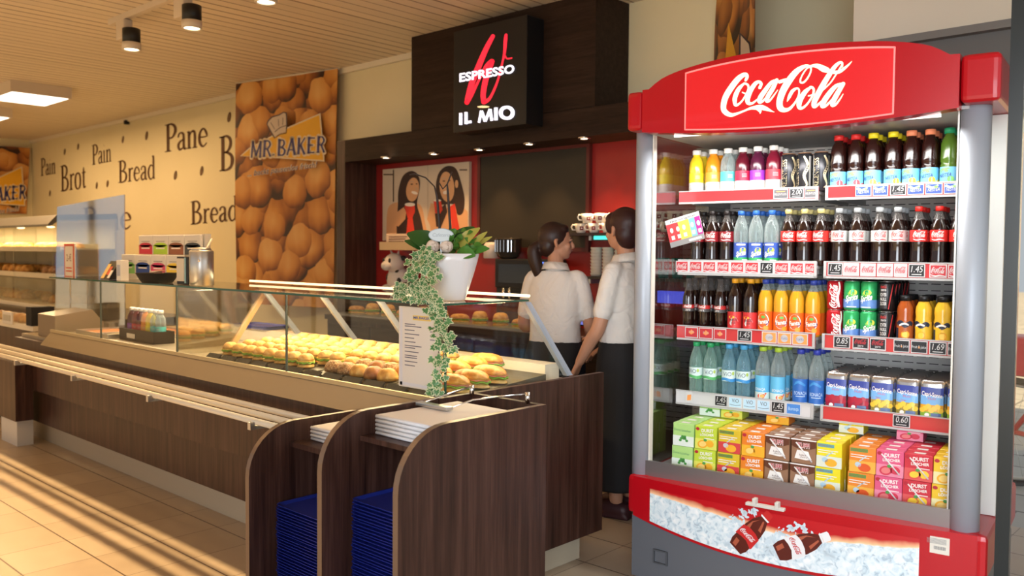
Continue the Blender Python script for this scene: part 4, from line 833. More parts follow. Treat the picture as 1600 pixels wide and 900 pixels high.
for i, (v, x, nm) in enumerate(CV):
    d0 = .148; u = uz(x, 705, d0 - .033)[0]; u = min(max(u, lastu + .1005), 1.25); lastu = u; CU.append(u)
    col = 'column beside orange fruit, ' if x == 1213 else 'column beside yellow, ' if v == 'choc' else ''
    for r in range(4):
        for q in range(2):
            putc(v, CL(u + (.004 if q and r == 0 else 0), d0 + .0745 * r, .502 + .1015 * q), A7 + random.uniform(-.008, .008), f'{nm} drink carton, {col}{"upper" if q else "lower"} tier, {(DEPR + ["fourth row"])[r]}')
for v, i, nm in (('mint', 0, 'pale green mint'), ('lemon', 1, 'lime green'), ('orange', 3, 'orange fruit'), ('yellow', 6, 'yellow'), ('pink', 8, 'pink raspberry')):
    putc((v, 'flat'), CL(CU[i] + .026, .395, .7055), A7 + .03, f'{nm} drink carton lying alone on top of the two tiers', h=.070, dd=.096)
# tilted flyer clipped to the left end of the second shelf
u0_, z0_ = uz(1070, 359, .15)
r = thing('tilted_flyer', 'small tilted flyer with red, yellow and pink blocks inside the drinks cooler', 'flyer', CL(u0_, .15, z0_), A7)
ca, sa = math.cos(.26), math.sin(.26)
fq = lambda o: (lambda x, z: (x * ca - z * sa, -o, x * sa + z * ca))
m = MB()
m.prism([(-.082, -.062), (.082, -.062), (.082, .062), (-.082, .062)], 0, .002, lambda a, b, h: fq(h)(a, b), 0)
f = fq(.0026); g = fq(.0032)
m.rect(-.082, .082, .042, .062, f, 0); m.text('the original', -.06, .046, .12, .010, g, 2); m.rect(-.082, -.025, -.038, .042, f, 3); m.rect(-.025, .028, -.038, .042, f, 4); m.rect(.028, .056, -.038, .042, f, 5); m.rect(.056, .082, -.038, .042, f, 6); m.rect(-.082, .082, -.062, -.038, f, 1); m.rect(.01, .07, -.056, -.046, g, 0)
for x in (-.06, -.03, .0, .04, .07): m.rect(x - .008, x + .008, -.03, -.012, g, 0); m.ell(x, .012, .008, .012, g, 0, 10)
m.build('printed_card', [WHITE, mat('flyer grey', (.30, .30, .30), .5), BLACK, mat('flyer red', (.60, .06, .07), .5), mat('flyer yellow', (.78, .66, .10), .5), mat('flyer blue', (.20, .50, .62), .5), mat('flyer magenta', (.45, .03, .28), .5)], r, True)
MB().box(-.01, .01, .001, .04, .05, .065).build('clip', STEEL, r, True)
# door leaf beside the cooler: dark stile and glass
us_ = max(uz(1578, 480, .03)[0], 1.422)
r = thing('glass_door_leaf', 'dark-edged glass door leaf standing open at the right of the cooler', 'door', CL(us_, .03, 0), A7)
MB().box(-.022, .022, -.015, .015, .0, 2.6).build('dark_stile', mat('dark stile', (.012, .016, .016), .3), r, True)
MB().box(.022, .9, -.005, .005, .05, 2.6).build('glass_pane', GLASS, r, True)
# ------------------------------------------------------------------ display counter
CREAMM = mat('cream metal', (.78, .71, .57), .35, .1); BEIGE = mat('beige sloped front', (.31, .25, .165), .35, .3); EDGE = mat('green glass edge', (.02, .09, .06), .15)
PLINTH = mat('cream plinth', (.50, .44, .33), .35)
XE = -2.43; XS = -6.6
dc = thing('display_counter', 'long dark wood bakery display counter with glass top and cream plinth', 'counter', (-4.8, 2.6, 0))
MB().box(-7.24, XE - .027, 2.25, 2.30, .41, .775).build('upper_panel', WOOD, dc)
MB().box(-7.24, XE - .027, 2.305, 2.335, .155, .41).build('lower_panel', WOOD, dc)
MB().box(-7.3, XE - .075, 2.37, 3.2, 0, .154).build('plinth', PLINTH, dc)
MB().box(XE - .026, XE, 2.225, 3.275, .135, .887).build('end_panel', WOOD, dc)
lg = MB().box(-7.30, -6.86, 2.13, 2.249, .19, .62).build('corner_post', WOOD, dc)
MB().box(-7.24, -6.90, 2.15, 2.26, 0, .19).build('corner_foot', mat('white foot', (.66, .66, .64), .4), dc)
MB().prism([(2.215, .765), (2.25, .765), (2.292, .848), (2.286, .852)], XS, XE - .027, lambda a, b, h: (h, a, b)).build('sloped_front', BEIGE, dc)
MB().box(XS, XE - .027, 2.281, 2.297, .853, .872).build('glass_rail', mat('gold anodised rail', (.55, .46, .28), .3, .6), dc)
dk = MB().box(XS, XE - .027, 2.30, 3.22, .80, .846).box(-7.24, XS, 2.30, 3.22, .76, .80).build('deck', mat('display deck', (.44, .37, .26), .35, .3), dc)
MB().box(-5.5, -2.56, 3.0, 3.10, .847, .935).build('rear_ledge', CREAMM, dc)
MB().box(-7.24, XE - .027, 3.12, 3.22, .155, .80).build('rear_panel', WOOD, dc)
seams = [at(x, 500, 1, 2.29).x for x in (86, 158, 277, 448)] + [-2.466]
for i in range(4):
    MB().box(seams[i] + .003, seams[i + 1] - .003, 2.286, 2.292, .866, 1.238).build('front_glass', GLASS, dc)
for xx in seams[1:4]: MB().box(xx - .0035, xx + .0035, 2.2845, 2.2935, .866, 1.238).build('glass_seam', mat('seam', (.06, .08, .07), .3), dc)
gt = MB().box(XS, -2.462, 2.286, 2.77, 1.240, 1.248).build('glass_top', GLASS, dc)
MB().box(XS, -2.458, 2.280, 2.286, 1.239, 1.249).build('edge_band', EDGE, gt)
MB().box(-2.462, -2.458, 2.286, 2.77, 1.240, 1.248).build('edge_band', EDGE, gt)
MB().prism([(2.294, .888), (2.294, 1.239), (2.765, 1.239), (3.06, .888)], -2.468, -2.462, lambda a, b, h: (h, a, b)).build('side_glass', GLASS, dc)
MB().box(-2.466, -2.460, 2.284, 2.292, .888, 1.238).build('corner_edge', EDGE, dc)
for i, x in enumerate((-4.60, -4.02, -3.52, -2.475)):
    w = .010 if i < 3 else .014
    MB().prism([(2.755, 1.236), (2.79, 1.236), (3.085, .889), (3.045, .889)], x - w, x + w - .004 * (i == 3), lambda a, b, h: (h, a, b)).build('slanted_strut', ALU, dc)
for k in range(34):
    if k == 0: sl = MB()
    sl.box(-3.0 + k * .012, -2.995 + k * .012, 2.93, 2.99, .848, .862)
sl.build('vent_slats', STEEL, dc)
LR = mat('warm lamp rail', (1, .9, .7), .4, emit=(1.0, .80, .50), estr=1.3)
lr = MB().tube([(-4.75, 2.785, 1.262), (-2.47, 2.785, 1.262)], .0065, 10).build('lamp_rail', LR, dc)
lamp('display_light', 'AREA', (-3.55, 2.74, 1.225), (-3.55, 2.60, .86), 25, (1.0, .77, .42), 2.1, .05)
lamp('display_fill_far', 'AREA', (-5.6, 2.6, 1.225), (-5.6, 2.55, .86), 11, (1.0, .80, .52), 1.6, .05)  # added fill for the crate end; the lamp rail stops short of it
# tray slide of three tubes
ts = thing('tray_slide', 'three cream metal tubes forming a tray slide along the counter front', 'tray rail', (-5, 2.1, .6))
for y in (2.19, 2.095, 2.0): MB().tube([(-9.2, y, .70), (-2.925, y, .70)], .0145, 12).build('tube_rail', CREAMM, ts)
for px in (32, 121, 240, 400):
    x = at(px, 600, 1, 2.0).x; MB().box(x - .012, x + .012, 1.985, 2.248, .668, .682).box(x - .012, x + .012, 1.965, 1.985, .668, .70).build('bracket', STEEL, ts)
# ------------------------------------------------------------------ newspaper rack with tray bays
TRIM = mat('worn edge trim', (.20, .13, .085), .35, .2)
rk = thing('newspaper_rack', 'dark wood newspaper rack with three rounded dividers in front of the counter end', 'rack', (-2.5, 1.9, 0))
def divider(x0, x1, yf, yb, zt, R=.20, zb=.02):
    o = [(yf, zb)] + [(yf + R * (1 - math.cos(a)), zt - R * .95 + R * .95 * math.sin(a)) for a in [PI / 2 * k / 10 for k in range(11)]] + [(yb, zt), (yb, zb)]
    m = MB(); n = len(o); m.prism(o, x0, x1, lambda a, b, h: (h, a, b), 0, 1)
    e = [(x1 + .0004, a, b) for a, b in o]; return m
divider(-2.905, -2.88, 1.68, 2.212, .79).build('divider', [WOOD, TRIM], rk)
divider(-2.456, -2.43, 1.69, 2.222, .889).build('divider', [WOOD, TRIM], rk)
divider(-2.085, -2.06, 1.715, 2.425, .887, .21).build('divider', [WOOD, TRIM], rk)
MB().box(-2.879, -2.457, 1.86, 2.201, .69, .71).build('shelf', WOOD, rk)
MB().box(-2.429, -2.086, 1.85, 2.40, .785, .803).build('shelf', WOOD, rk)
MB().box(-2.879, -2.457, 2.202, 2.212, .02, .76).build('back_panel', WOOD, rk)
MB().box(-2.429, -2.086, 2.402, 2.425, .02, .887).build('back_panel', WOOD, rk)
MB().box(-2.879, -2.457, 1.75, 2.201, .14, .165).build('base_shelf', WOOD, rk)
MB().box(-2.429, -2.086, 1.75, 2.40, .14, .165).build('base_shelf', WOOD, rk)
PAPER = mat('newsprint', (.80, .75, .70), .8); PAPERE = mat('newsprint edge', (.66, .67, .70), .8)
def newspaper(x0, x1, y0, y1, z, t, lab, grp, rz=0, fan=0):
    r = thing('folded_newspaper', lab, 'newspaper', ((x0 + x1) / 2, (y0 + y1) / 2, z), rz, grp); w, d = (x1 - x0) / 2, (y1 - y0) / 2
    MB().rbox(-w, w, -d, d, 0, t, t * .4, 2).build('pages', PAPER, r, True)
    m = MB(); m.tube([(-w, -d, t / 2), (w, -d, t / 2)], t * .48, 8); m.build('fold', PAPERE, r, True); return r
random.seed(4)
for k in range(5):
    newspaper(-2.40, -2.105, 1.90, 2.29, .8035 + k * .0145, .0138, f'folded white newspaper under wire weight, {ORD[4 - k]} from top of its pile' if k < 4 else 'topmost folded white newspaper, lying under the wire weight', 'newspapers in the right bay', random.uniform(-.012, .012))
for k in range(4):
    newspaper(-2.84, -2.52, 1.93, 2.17, .7105 + k * .0145, .0138, f'folded white newspaper in the lower bay, {ORD[3 - k]} from top of its pile' if k < 3 else 'topmost folded white newspaper in the lower bay beside the tray slide', 'newspapers in the left bay', random.uniform(-.03, .03))
pw = thing('paper_weight', 'wire and metal bar paper weight lying on the taller newspaper pile', 'paper weight', (-2.25, 2.15, .88))
a = at(680, 636, 2, .884); b = at(727, 646, 2, .884)
MB().rbox(-2.42, -2.25, a.y - .012, a.y + .022, .879, .893, .004).build('weight_bar', STEEL, pw)
for x, y2, k in ((-2.41, 2.36, 0), (-2.26, 2.385, 1)):
    MB().tube([(x, a.y + .02, .887), (x + .01, a.y + .12, .905), (x + .02 + .12 * k, y2, .925)], .0035, 8).build('wire_arm', CHROME, pw)
    MB().tube([(x + .02 + .12 * k, y2 + .001, .888), (x + .02 + .12 * k, y2 + .001, .93)], .009, 10).build('pivot_pin', CHROME, pw)
BLUE = mat('blue tray plastic', (.018, .034, .30), .35, coat=.1)
def mktray():
    r = thing('serving_tray', '', 'tray'); m = MB(); W_, D_, h = .168, .21, .0112
    def ring(w, d, z, rad=.03):
        o = []
        for cx, cy, a0 in ((w - rad, d - rad, 0), (-w + rad, d - rad, PI / 2), (-w + rad, -d + rad, PI), (w - rad, -d + rad, 1.5 * PI)): o += [(cx + rad * math.cos(a0 + k * PI / 8), cy + rad * math.sin(a0 + k * PI / 8), z) for k in range(5)]
        return o
    rs = [ring(W_ - .012, D_ - .012, 0), ring(W_, D_, h - .003), ring(W_ + .003, D_ + .003, h - .001), ring(W_ + .002, D_ + .002, h), ring(W_ - .003, D_ - .003, h - .001), ring(W_ - .015, D_ - .015, .003)]
    vs = [v for q in rs for v in q]; n = 20; fs = [tuple(reversed(range(n)))]
    for i in range(5):
        for k in range(n): fs.append((i * n + k, i * n + (k + 1) % n, (i + 1) * n + (k + 1) % n, (i + 1) * n + k))
    fs.append(tuple(range(5 * n, 6 * n))); m.add(vs, fs); m.build('tray_body', BLUE, r, True); return r
t0 = mktray()
def ordinal(k): return ORD[k] if k < 28 else ['twenty-ninth', 'thirtieth', 'thirty-first', 'thirty-second', 'thirty-third', 'thirty-fourth', 'thirty-fifth', 'thirty-sixth', 'thirty-seventh', 'thirty-eighth', 'thirty-ninth', 'fortieth'][k - 28]
first = True
for bay, cx, cy, n, z0 in (('lower', -2.668, 1.985, 28, .1655), ('taller', -2.2575, 2.01, 37, .1655)):
    for k in range(n):
        lab = f'blue serving tray in the {bay} bay of the newspaper rack, {ordinal(n - 1 - k)} from top'
        loc = (cx + random.uniform(-.002, .002), cy + random.uniform(-.003, .003), z0 + k * .0115); sc = (1.12 if bay == 'lower' else .97)
        if first: t0.location = loc; t0['label'] = lab; t0['group'] = 'blue trays in the lower bay'; first = False; o = t0
        else: o = dup(t0, loc, 0, lab, f'blue trays in the {bay} bay')
        o.scale = (.98, 1, 1) if bay == 'taller' else (1.16, 1, 1)
# ------------------------------------------------------------------ bread in the display
def crust(name, c0, c1, c2, sc=30, bump=.4):
    m, t, b = nodes_of(name, .55); o = t.new('ShaderNodeTexCoord').outputs['Object']
    n = t.new('ShaderNodeTexNoise', i_Scale=float(sc), i_Detail=4.0, i_Distortion=.6); t.link(o, n.inputs['Vector'])
    t.link(t.ramp(n.outputs[0], [(.32, c0), (.5, c1), (.68, c2)]), b.inputs['Base Color'])
    bp = t.new('ShaderNodeBump'); bp.inputs['Strength'].default_value = bump; bp.inputs['Distance'].default_value = .004; t.link(n.outputs[0], bp.inputs['Height']); t.link(bp.outputs[0], b.inputs['Normal']); return m
CR1 = crust('pale crust', (.48, .22, .045), (.66, .37, .10), (.78, .53, .21)); CR2 = crust('golden crust', (.45, .18, .03), (.62, .30, .06), (.74, .44, .13))
CR3 = crust('seeded crust', (.13, .05, .02), (.36, .16, .05), (.66, .48, .25), 160, .8); CR4 = crust('dark crust', (.20, .06, .015), (.34, .12, .03), (.5, .22, .06))
LET = mat('lettuce', (.22, .42, .05), .5); HAM = mat('ham', (.62, .22, .14), .5); CHEESE = mat('cheese', (.80, .58, .12), .45); TOM = mat('tomato', (.55, .04, .02), .35)
def frill(mb, rx, ry, z, amp, mi=0, n=40, h=.006):
    vs = []
    for k in range(n):
        a = 2 * PI * k / n; q = 1 + .06 * math.sin(7 * a + rx * 90); dz = amp * math.sin(9 * a)
        vs += [(rx * q * math.cos(a), ry * q * math.sin(a), z + dz), (rx * q * 1.02 * math.cos(a), ry * q * 1.02 * math.sin(a), z + h + dz), ]
    vs += [(0, 0, z), (0, 0, z + h)]; fs = []
    for k in range(n):
        a, b = 2 * k, 2 * ((k + 1) % n); fs += [(a, b, b + 1, a + 1), (2 * n, b, a), (2 * n + 1, a + 1, b + 1)]
    mb.add(vs, fs, mi, True)
def dome(mb, rx, ry, z0, h, mi=0, n=20, m=6, flat=.25, score=0):
    vs = []; fs = []
    for i in range(m + 1):
        a = PI / 2 * i / m; c, s_ = math.cos(a), math.sin(a)
        for k in range(n):
            th = 2 * PI * k / n; g = 1 - score * .12 * max(0, math.cos(3 * th)) * s_ * c * 2
            vs.append((rx * c ** .7 * math.cos(th) * g, ry * c ** .7 * math.sin(th) * g, z0 + h * (s_ ** .9) * g))
    for i in range(m):
        for k in range(n): fs.append((i * n + k, i * n + (k + 1) % n, (i + 1) * n + (k + 1) % n, (i + 1) * n + k))
    fs.append(tuple(reversed(range(n)))); fs.append(tuple(m * n + k for k in range(n)))
    mb.add(vs, fs, mi, True)
def mkroll(kind):
    if kind in ('filled', 'baguette'):
        r = thing('filled_roll' if kind == 'filled' else 'filled_baguette', '', 'sandwich'); L_ = 1 if kind == 'filled' else 2.3; R_ = .045
        m = MB(); dome(m, R_ * L_, R_, 0, .02); m.build('lower_half', CR1, r, True)
        m = MB(); frill(m, R_ * L_ * 1.0, R_ * 1.02, .020, .004); m.build('lettuce', LET, r, True)
        m = MB(); frill(m, R_ * L_ * .98, R_ * 1.02, .029, .002, 0, 30, .004); m.build('filling', HAM if kind == 'baguette' else CHEESE, r, True)
        m = MB(); dome(m, R_ * L_ * .98, R_ * .97, .035, .036, score=1); m.build('upper_half', CR2 if kind == 'baguette' else CR1, r, True)
        return r
    if kind == 'stick':
        r = thing('baguette_loaf', '', 'bread'); m = MB(); dome(m, .15, .042, .004, .055, score=.5); dome(m, .14, .038, 0, .006); m.build('crust', CR2, r, True); return r
    r = thing('seeded_roll' if kind == 'seeded' else 'bread_roll', '', 'bread roll')
    m = MB(); dome(m, .05, .047, .004, .05, score=.6); dome(m, .046, .043, .0, .006); m.build('crust', {'seeded': CR3, 'plain': CR2, 'dark': CR4}[kind], r, True); return r
RP = {}
def bread(kind, loc, rz, lab, grp, sc=1, tilt=0):
    if kind not in RP: o = RP[kind] = mkroll(kind); o.location = loc; o.rotation_euler = (0, 0, rz); o['label'] = lab; o['group'] = grp
    else: o = dup(RP[kind], loc, rz, lab, grp)
    o.scale = (sc, sc, sc); return o
random.seed(21)
rows = [(2.44, -4.42, -3.56, 'front', 'filled'), (2.545, -4.40, -2.98, 'second', 'filled'), (2.65, -4.38, -2.98, 'third', 'filled'), (2.755, -4.36, -2.98, 'fourth', 'filled'), (2.86, -4.34, -2.98, 'rearmost', 'filled')]
trays = []
for q, (x0, x1) in enumerate(((-4.48, -3.52), (-3.49, -2.95), (-2.93, -2.49))):
    tr = thing('bread_tray', ('dark bread tray under the pale filled rolls', 'dark bread tray under the seeded rolls', 'dark bread tray under the baguettes')[q], 'tray', ((x0 + x1) / 2, 2.64, .847), 0, 'bread trays in the display')
    MB().prism([(2.375, .8475), (2.925, .8475), (2.925, .906), (2.375, .864)], x0, x1, lambda a, b, h: (h, a, b)).build('tray_base', mat('dark bread tray', (.10, .085, .06), .5), tr)
zt_r = lambda y: .8645 + (y - 2.375) * .0764 + .0045
cn = {}
for y, x0, x1, rn, kind in rows:
    n = int((x1 - x0) / .104)
    for k in range(n):
        x = x0 + .05 + k * .104; kd = kind
        if rn in ('front', 'second') and x > -3.5: continue
        cn[rn] = cn.get(rn, 0) + 1
        bread('filled', (x + random.uniform(-.003, .003), y, zt_r(y)), random.uniform(0, 3), f'pale filled roll in the glass display, {rn} row, {ORD[cn[rn] - 1]} from the menu card' if 0 else f'pale filled roll in the glass display, {rn} row, {ORD[cn[rn] - 1]} from tilted glass divider', 'filled rolls in the display', random.uniform(.93, .97))
for j, (y, rn) in enumerate(((2.445, 'front'), (2.55, 'second'))):
    for k, x in enumerate((-3.41, -3.31, -3.21, -3.11, -3.01)):
        kd = ['seeded', 'seeded', 'plain', 'dark', 'plain', 'plain', 'seeded', 'dark', 'seeded', 'plain'][(k + j * 5)]
        bread(kd, (x, y, zt_r(y)), random.uniform(0, 3), f'{dict(seeded="dark seeded", plain="golden", dark="brown")[kd]} roll behind black price plates, {rn} row, {ORD[k]} from the pale rolls', 'plain rolls in the display', 1.0)
for j, y in enumerate((2.45, 2.56, 2.67, 2.78, 2.88)):
    for k in range(2):
        if k and j in (3, 4): continue
        bread('baguette', (-2.815 + .222 * k, y, zt_r(y)), random.uniform(-.05, .05), f'filled baguette by the counter end, {("inner", "outer")[k]} column, {ORD[j]} from the front glass', 'filled baguettes in the display', .98)
pl = 0; PLT = mat('black price plate', (.03, .03, .028), .5)
for k in range(12):
    x = -4.38 + k * .155
    if -3.55 < x < -3.45: continue
    t = thing('price_plate', f'black blank price plate in front of the bread, {ORD[k]} from the tilted glass divider', 'price plate', (x, 2.345, .8465), 0, 'price plates in the display')
    MB().prism([(2.315, .8468), (2.335, .8468), (2.362, .882), (2.358, .884)], x - .064, x + .064, lambda a, b, h: (h, a, b)).build('plate', PLT, t)
    MB().box(x - .05, x + .05, 2.335, 2.365, .8468, .850).build('base_strip', PLT, t)
for k in range(2):
    o = dup(t0, (-5.10, 3.07, .936 + k * .0115), .05 * k, f'blue serving tray on the cream ledge behind the rolls, {("lower", "upper")[k]} one', 'blue trays on the rear ledge'); o.scale = (1.2, .45, 1)
# menu card on the glass
mc = thing('menu_card', 'white framed menu card in front of the display glass beside the ivy', 'menu card', (-2.62, 2.272, .90))
c0 = at(623, 478, 1, 2.27); c1 = at(686, 600, 1, 2.27); mx0, mx1, mz0, mz1 = c0.x, c1.x, .90, c0.z
MB().rbox(mx0, mx1, 2.270, 2.279, mz0, mz1, .002, 1).build('card', mat('menu paper', (.66, .60, .52), .6), mc)
mw, mh_ = mx1 - mx0, mz1 - mz0; f = lambda x, y: (mx0 + x * mw, 2.2694, mz0 + y * mh_); g = lambda x, y: (mx0 + x * mw, 2.2688, mz0 + y * mh_)
m = MB(); m.rect(.36, .80, .84, .90, f, 0); m.text('MR.BAKER', .38, .858, .40, .03, g, 1, bold=.02); y = .78; random.seed(8)
for k, n in enumerate((2, 1, 1, 1, 1, 2, 1, 2, 1, 1)):
    for q in range(n): m.rect(.16, .16 + random.uniform(.22, .42), y, y + .011, f, 2); y -= .026
    if k < 4: m.rect(.78, .9, y + .03, y + .04, f, 2)
    y -= .022
m.rect(.04, .10, .02, .98, f, 3); m.rect(.04, .96, .02, .06, f, 3)
m.build('printing', [mat('menu yellow', (.75, .52, .12), .5), mat('menu blue', (.05, .10, .35), .5), mat('menu ink', (.10, .09, .12), .6), mat('menu pale margin', (.60, .58, .60), .6)], mc)
# ------------------------------------------------------------------ flower pot on the glass top
LEAFD = mat('dark leaf', (.018, .075, .012), .3, coat=.2); LEAFM = mat('mid leaf', (.05, .17, .02), .4); LEAFY = mat('yellowish leaf', (.36, .33, .06), .4); LEAFI = mat('ivy green', (.075, .20, .06), .45); LEAFC = mat('ivy cream edge', (.60, .60, .36), .5)
pc_ = at(716, 470, 1, 2.45); PX, PY, PZ = -2.60, 2.46, 1.2490
PX = at(716, 468, 2, 1.2485).x if False else -2.625
pt = thing('potted_plant', 'white flower pot with ivy, orchid stems and broad leaves on the glass counter', 'potted plant', (PX, PY, PZ))
prof = [(0, 0), (.062, 0), (.066, .004), (.082, .05), (.101, .11), (.115, .16), (.123, .192), (.119, .194), (.110, .17), (.09, .15), (0, .15)]
MB().lathe(prof, (PX, PY, PZ), 36).build('pot', mat('white glazed pot', (.74, .74, .76), .25, coat=.4), pt)
MB().lathe([(0, .151), (.094, .152), (.094, .16), (0, .168)], (PX, PY, PZ), 24).build('soil', mat('soil', (.03, .02, .012), .9), pt)
RV = Vector((RM[0][0], RM[0][1], 0)).normalized(); FV = Vector((-RV.y, RV.x, 0))   # across and away from the entrance side
def P(a, b, z): return Vector((PX, PY, PZ)) + RV * a + FV * b + Vector((0, 0, z))
def leaf(mb, base, tip, width, up, mi=0, n=7, curl=.02):
    base, tip = Vector(base), Vector(tip); ax = tip - base; sd = ax.cross(Vector(up)).normalized(); nm = sd.cross(ax).normalized(); vs = []
    for i in range(n + 1):
        t = i / n; w = width * math.sin(PI * min(1, t * .96 + .02)) ** .75 / 2; c = base + ax * t + nm * (curl * math.sin(PI * t))
        vs += [c - sd * w + nm * w * .25, c, c + sd * w + nm * w * .25]
    fs = []
    for i in range(n): a = 3 * i; fs += [(a, a + 1, a + 4, a + 3), (a + 1, a + 2, a + 5, a + 4)]
    mb.add(vs, fs, mi, True)
for i, (b0, tp, w, mi, cu) in enumerate((((-.02, .0, .19), (-.175, -.02, .275), .085, LEAFD, .03), ((-.03, .02, .18), (-.19, .02, .245), .05, LEAFD, .02), ((.0, .03, .2), (.10, .03, .305), .065, LEAFD, .03), ((.03, 0, .2), (.125, -.02, .30), .05, LEAFY, .03), ((.06, .0, .19), (.155, .0, .285), .03, LEAFY, .012), ((.05, .02, .19), (.175, .02, .265), .028, LEAFY, .012), ((.05, -.03, .19), (.165, -.03, .215), .045, LEAFM, .015), ((.03, -.06, .19), (.11, -.07, .185), .06, LEAFM, .02), ((.02, .03, .2), (-.02, .05, .265), .06, LEAFD, .02))):
    m = MB(); leaf(m, P(*b0), P(*tp), w, tuple(-FV + Vector((0, 0, .5))), 0, 8, cu); m.build('broad_leaf', mi, pt)
m = MB(); random.seed(12)
for k in range(46):
    a = random.uniform(-.01, .11); z = .19 + random.random() * .10 * (1 - abs(a - .05) * 6); b = random.uniform(-.07, .03)
    an = random.uniform(0, 2 * PI); l = random.uniform(.022, .036); leaf(m, P(a, b, z), P(a + l * math.cos(an), b - abs(l * .6 * math.sin(an)), z + l * math.sin(an) * .6 + .008), .026, tuple(-FV + Vector((0, 0, 1))), 0, 4, .004)
m.build('small_leaf_foliage', LEAFM, pt)
STK = mat('orchid stem', (.035, .022, .018), .6)
for pts in (((-.035, .02, .17), (-.045, .02, .30), (-.055, .01, .43), (-.065, .0, .47), (-.10, -.01, .505), (-.145, -.02, .52), (-.165, -.02, .515)), ((-.01, .02, .17), (.0, .02, .30), (-.01, .01, .44), (-.012, .0, .48), (.008, -.01, .53)), ((-.012, .0, .48), (-.03, .0, .46), (-.045, 0, .485))):
    MB().tube([P(*q) for q in pts], [.0055] * 3 + [.003] * (len(pts) - 3) if len(pts) > 3 else .003, 7).build('orchid_stem', STK, pt)
for a in (-.055, .0): 
    MB().sphere(P(a - .01, -.06, .222), .028, 14, 10).build('wicker_ball', crust('wicker', (.30, .2, .14), (.66, .55, .46), (.72, .62, .54), 70, .8), pt)
m = MB(); m.ell(-.03, .268, .050, .026, lambda a, b: P(a, -.075, b), 0, 28); m.ell(-.03, .268, .050, .026, lambda a, b: P(a, -.071, b), 0, 28)
m.ribbon([[(-.03 + .050 * math.cos(k * PI / 12), .268 + .026 * math.sin(k * PI / 12), .003) for k in range(25)]], lambda a, b: P(a, -.0755, b), 1, 2, False)
m.text('Cafeteria', -.066, .262, .072, .014, lambda a, b: P(a, -.0762, b), 1, shear=.2)
m.rect(-.034, -.026, .18, .244, lambda a, b: P(a, -.073, b), 0); m.build('oval_tag', [mat('tag pale blue', (.58, .66, .70), .5), mat('tag grey print', (.35, .42, .47), .5)], pt)
def ivyleaf(m, c, dirv, nv, s):
    dirv = Vector(dirv).normalized(); nv = Vector(nv); sd = dirv.cross(nv).normalized(); nv = sd.cross(dirv).normalized()
    out = [(0, -.05), (.30, -.28), (.62, .02), (.42, .22), (.58, .55), (.26, .50), (0, 1.0), (-.26, .50), (-.58, .55), (-.42, .22), (-.62, .02), (-.30, -.28)]
    o = [c + sd * a * s + dirv * b * s + nv * (abs(a) * s * .18) for a, b in out]; i_ = [c + sd * a * s * .80 + dirv * (b * .80 + .04) * s + nv * (abs(a) * s * .13 + .0008) for a, b in out]
    ctr = c + dirv * s * .25 + nv * .001; n = len(out)
    m.add(o + i_ + [ctr], [(k, (k + 1) % n, n + (k + 1) % n, n + k) for k in range(n)] + [(n + k, n + (k + 1) % n, 2 * n) for k in range(n)], [1] * n + [0] * n, False)
random.seed(31)
vines = [[(-.09, -.05, .19), (-.14, -.07, .185), (-.165, -.10, .12), (-.15, -.15, .05), (-.11, -.19, .0), (-.07, -.225, -.05), (-.045, -.25, -.11), (-.03, -.26, -.18), (-.035, -.258, -.25), (-.055, -.25, -.31), (-.05, -.25, -.36)],
    [(-.08, -.08, .19), (-.12, -.12, .15), (-.10, -.16, .08), (-.065, -.20, .04), (-.045, -.235, .0), (-.02, -.25, -.06), (.0, -.27, -.12), (.01, -.27, -.17)], [(-.10, -.03, .19), (-.16, -.05, .17), (-.18, -.06, .10), (-.18, -.08, .05), (-.205, -.10, .035)],
    [(-.07, -.10, .19), (-.09, -.15, .1), (-.06, -.21, .02), (-.05, -.24, -.06), (-.05, -.255, -.16), (-.065, -.25, -.24), (-.08, -.245, -.32), (-.09, -.245, -.35)]]
for vi, v in enumerate(vines):
    v = [(a + .035, b - (.055 if z < .03 else .02), max(z, -.325)) for a, b, z in v]; pts = spline(v, 8); m = MB()
    def clear(p):
        if p.z < 1.325: p.y = min(p.y, 2.225)
        return p
    m.tube([clear(P(*q)) for q in pts], .0022, 5, 2)
    for q in pts[1::1] + pts[::2]:
        for k in range(2 if q[2] > .0 else 1):
            if random.random() < (.30 if q[2] > .0 else .42): continue
            c = P(q[0] + random.gauss(0, .014), q[1] - random.uniform(.0, .022), q[2] + random.gauss(0, .012)); d = RV * random.uniform(-.9, .9) + Vector((0, 0, random.uniform(-1.0, .25))) - FV * .2
            c = clear(c); ivyleaf(m, c, d, -FV + Vector((random.uniform(-.4, .4), random.uniform(-.3, .3), .5)), random.uniform(.020, .032))
    m.build('ivy_vine', [LEAFI, LEAFC, mat('ivy stem', (.12, .10, .04), .6)], pt)
# ------------------------------------------------------------------ things on the glass top
GZ = 1.2495
def gp(x, y=2.36): return at(x, 440, 1, y).x
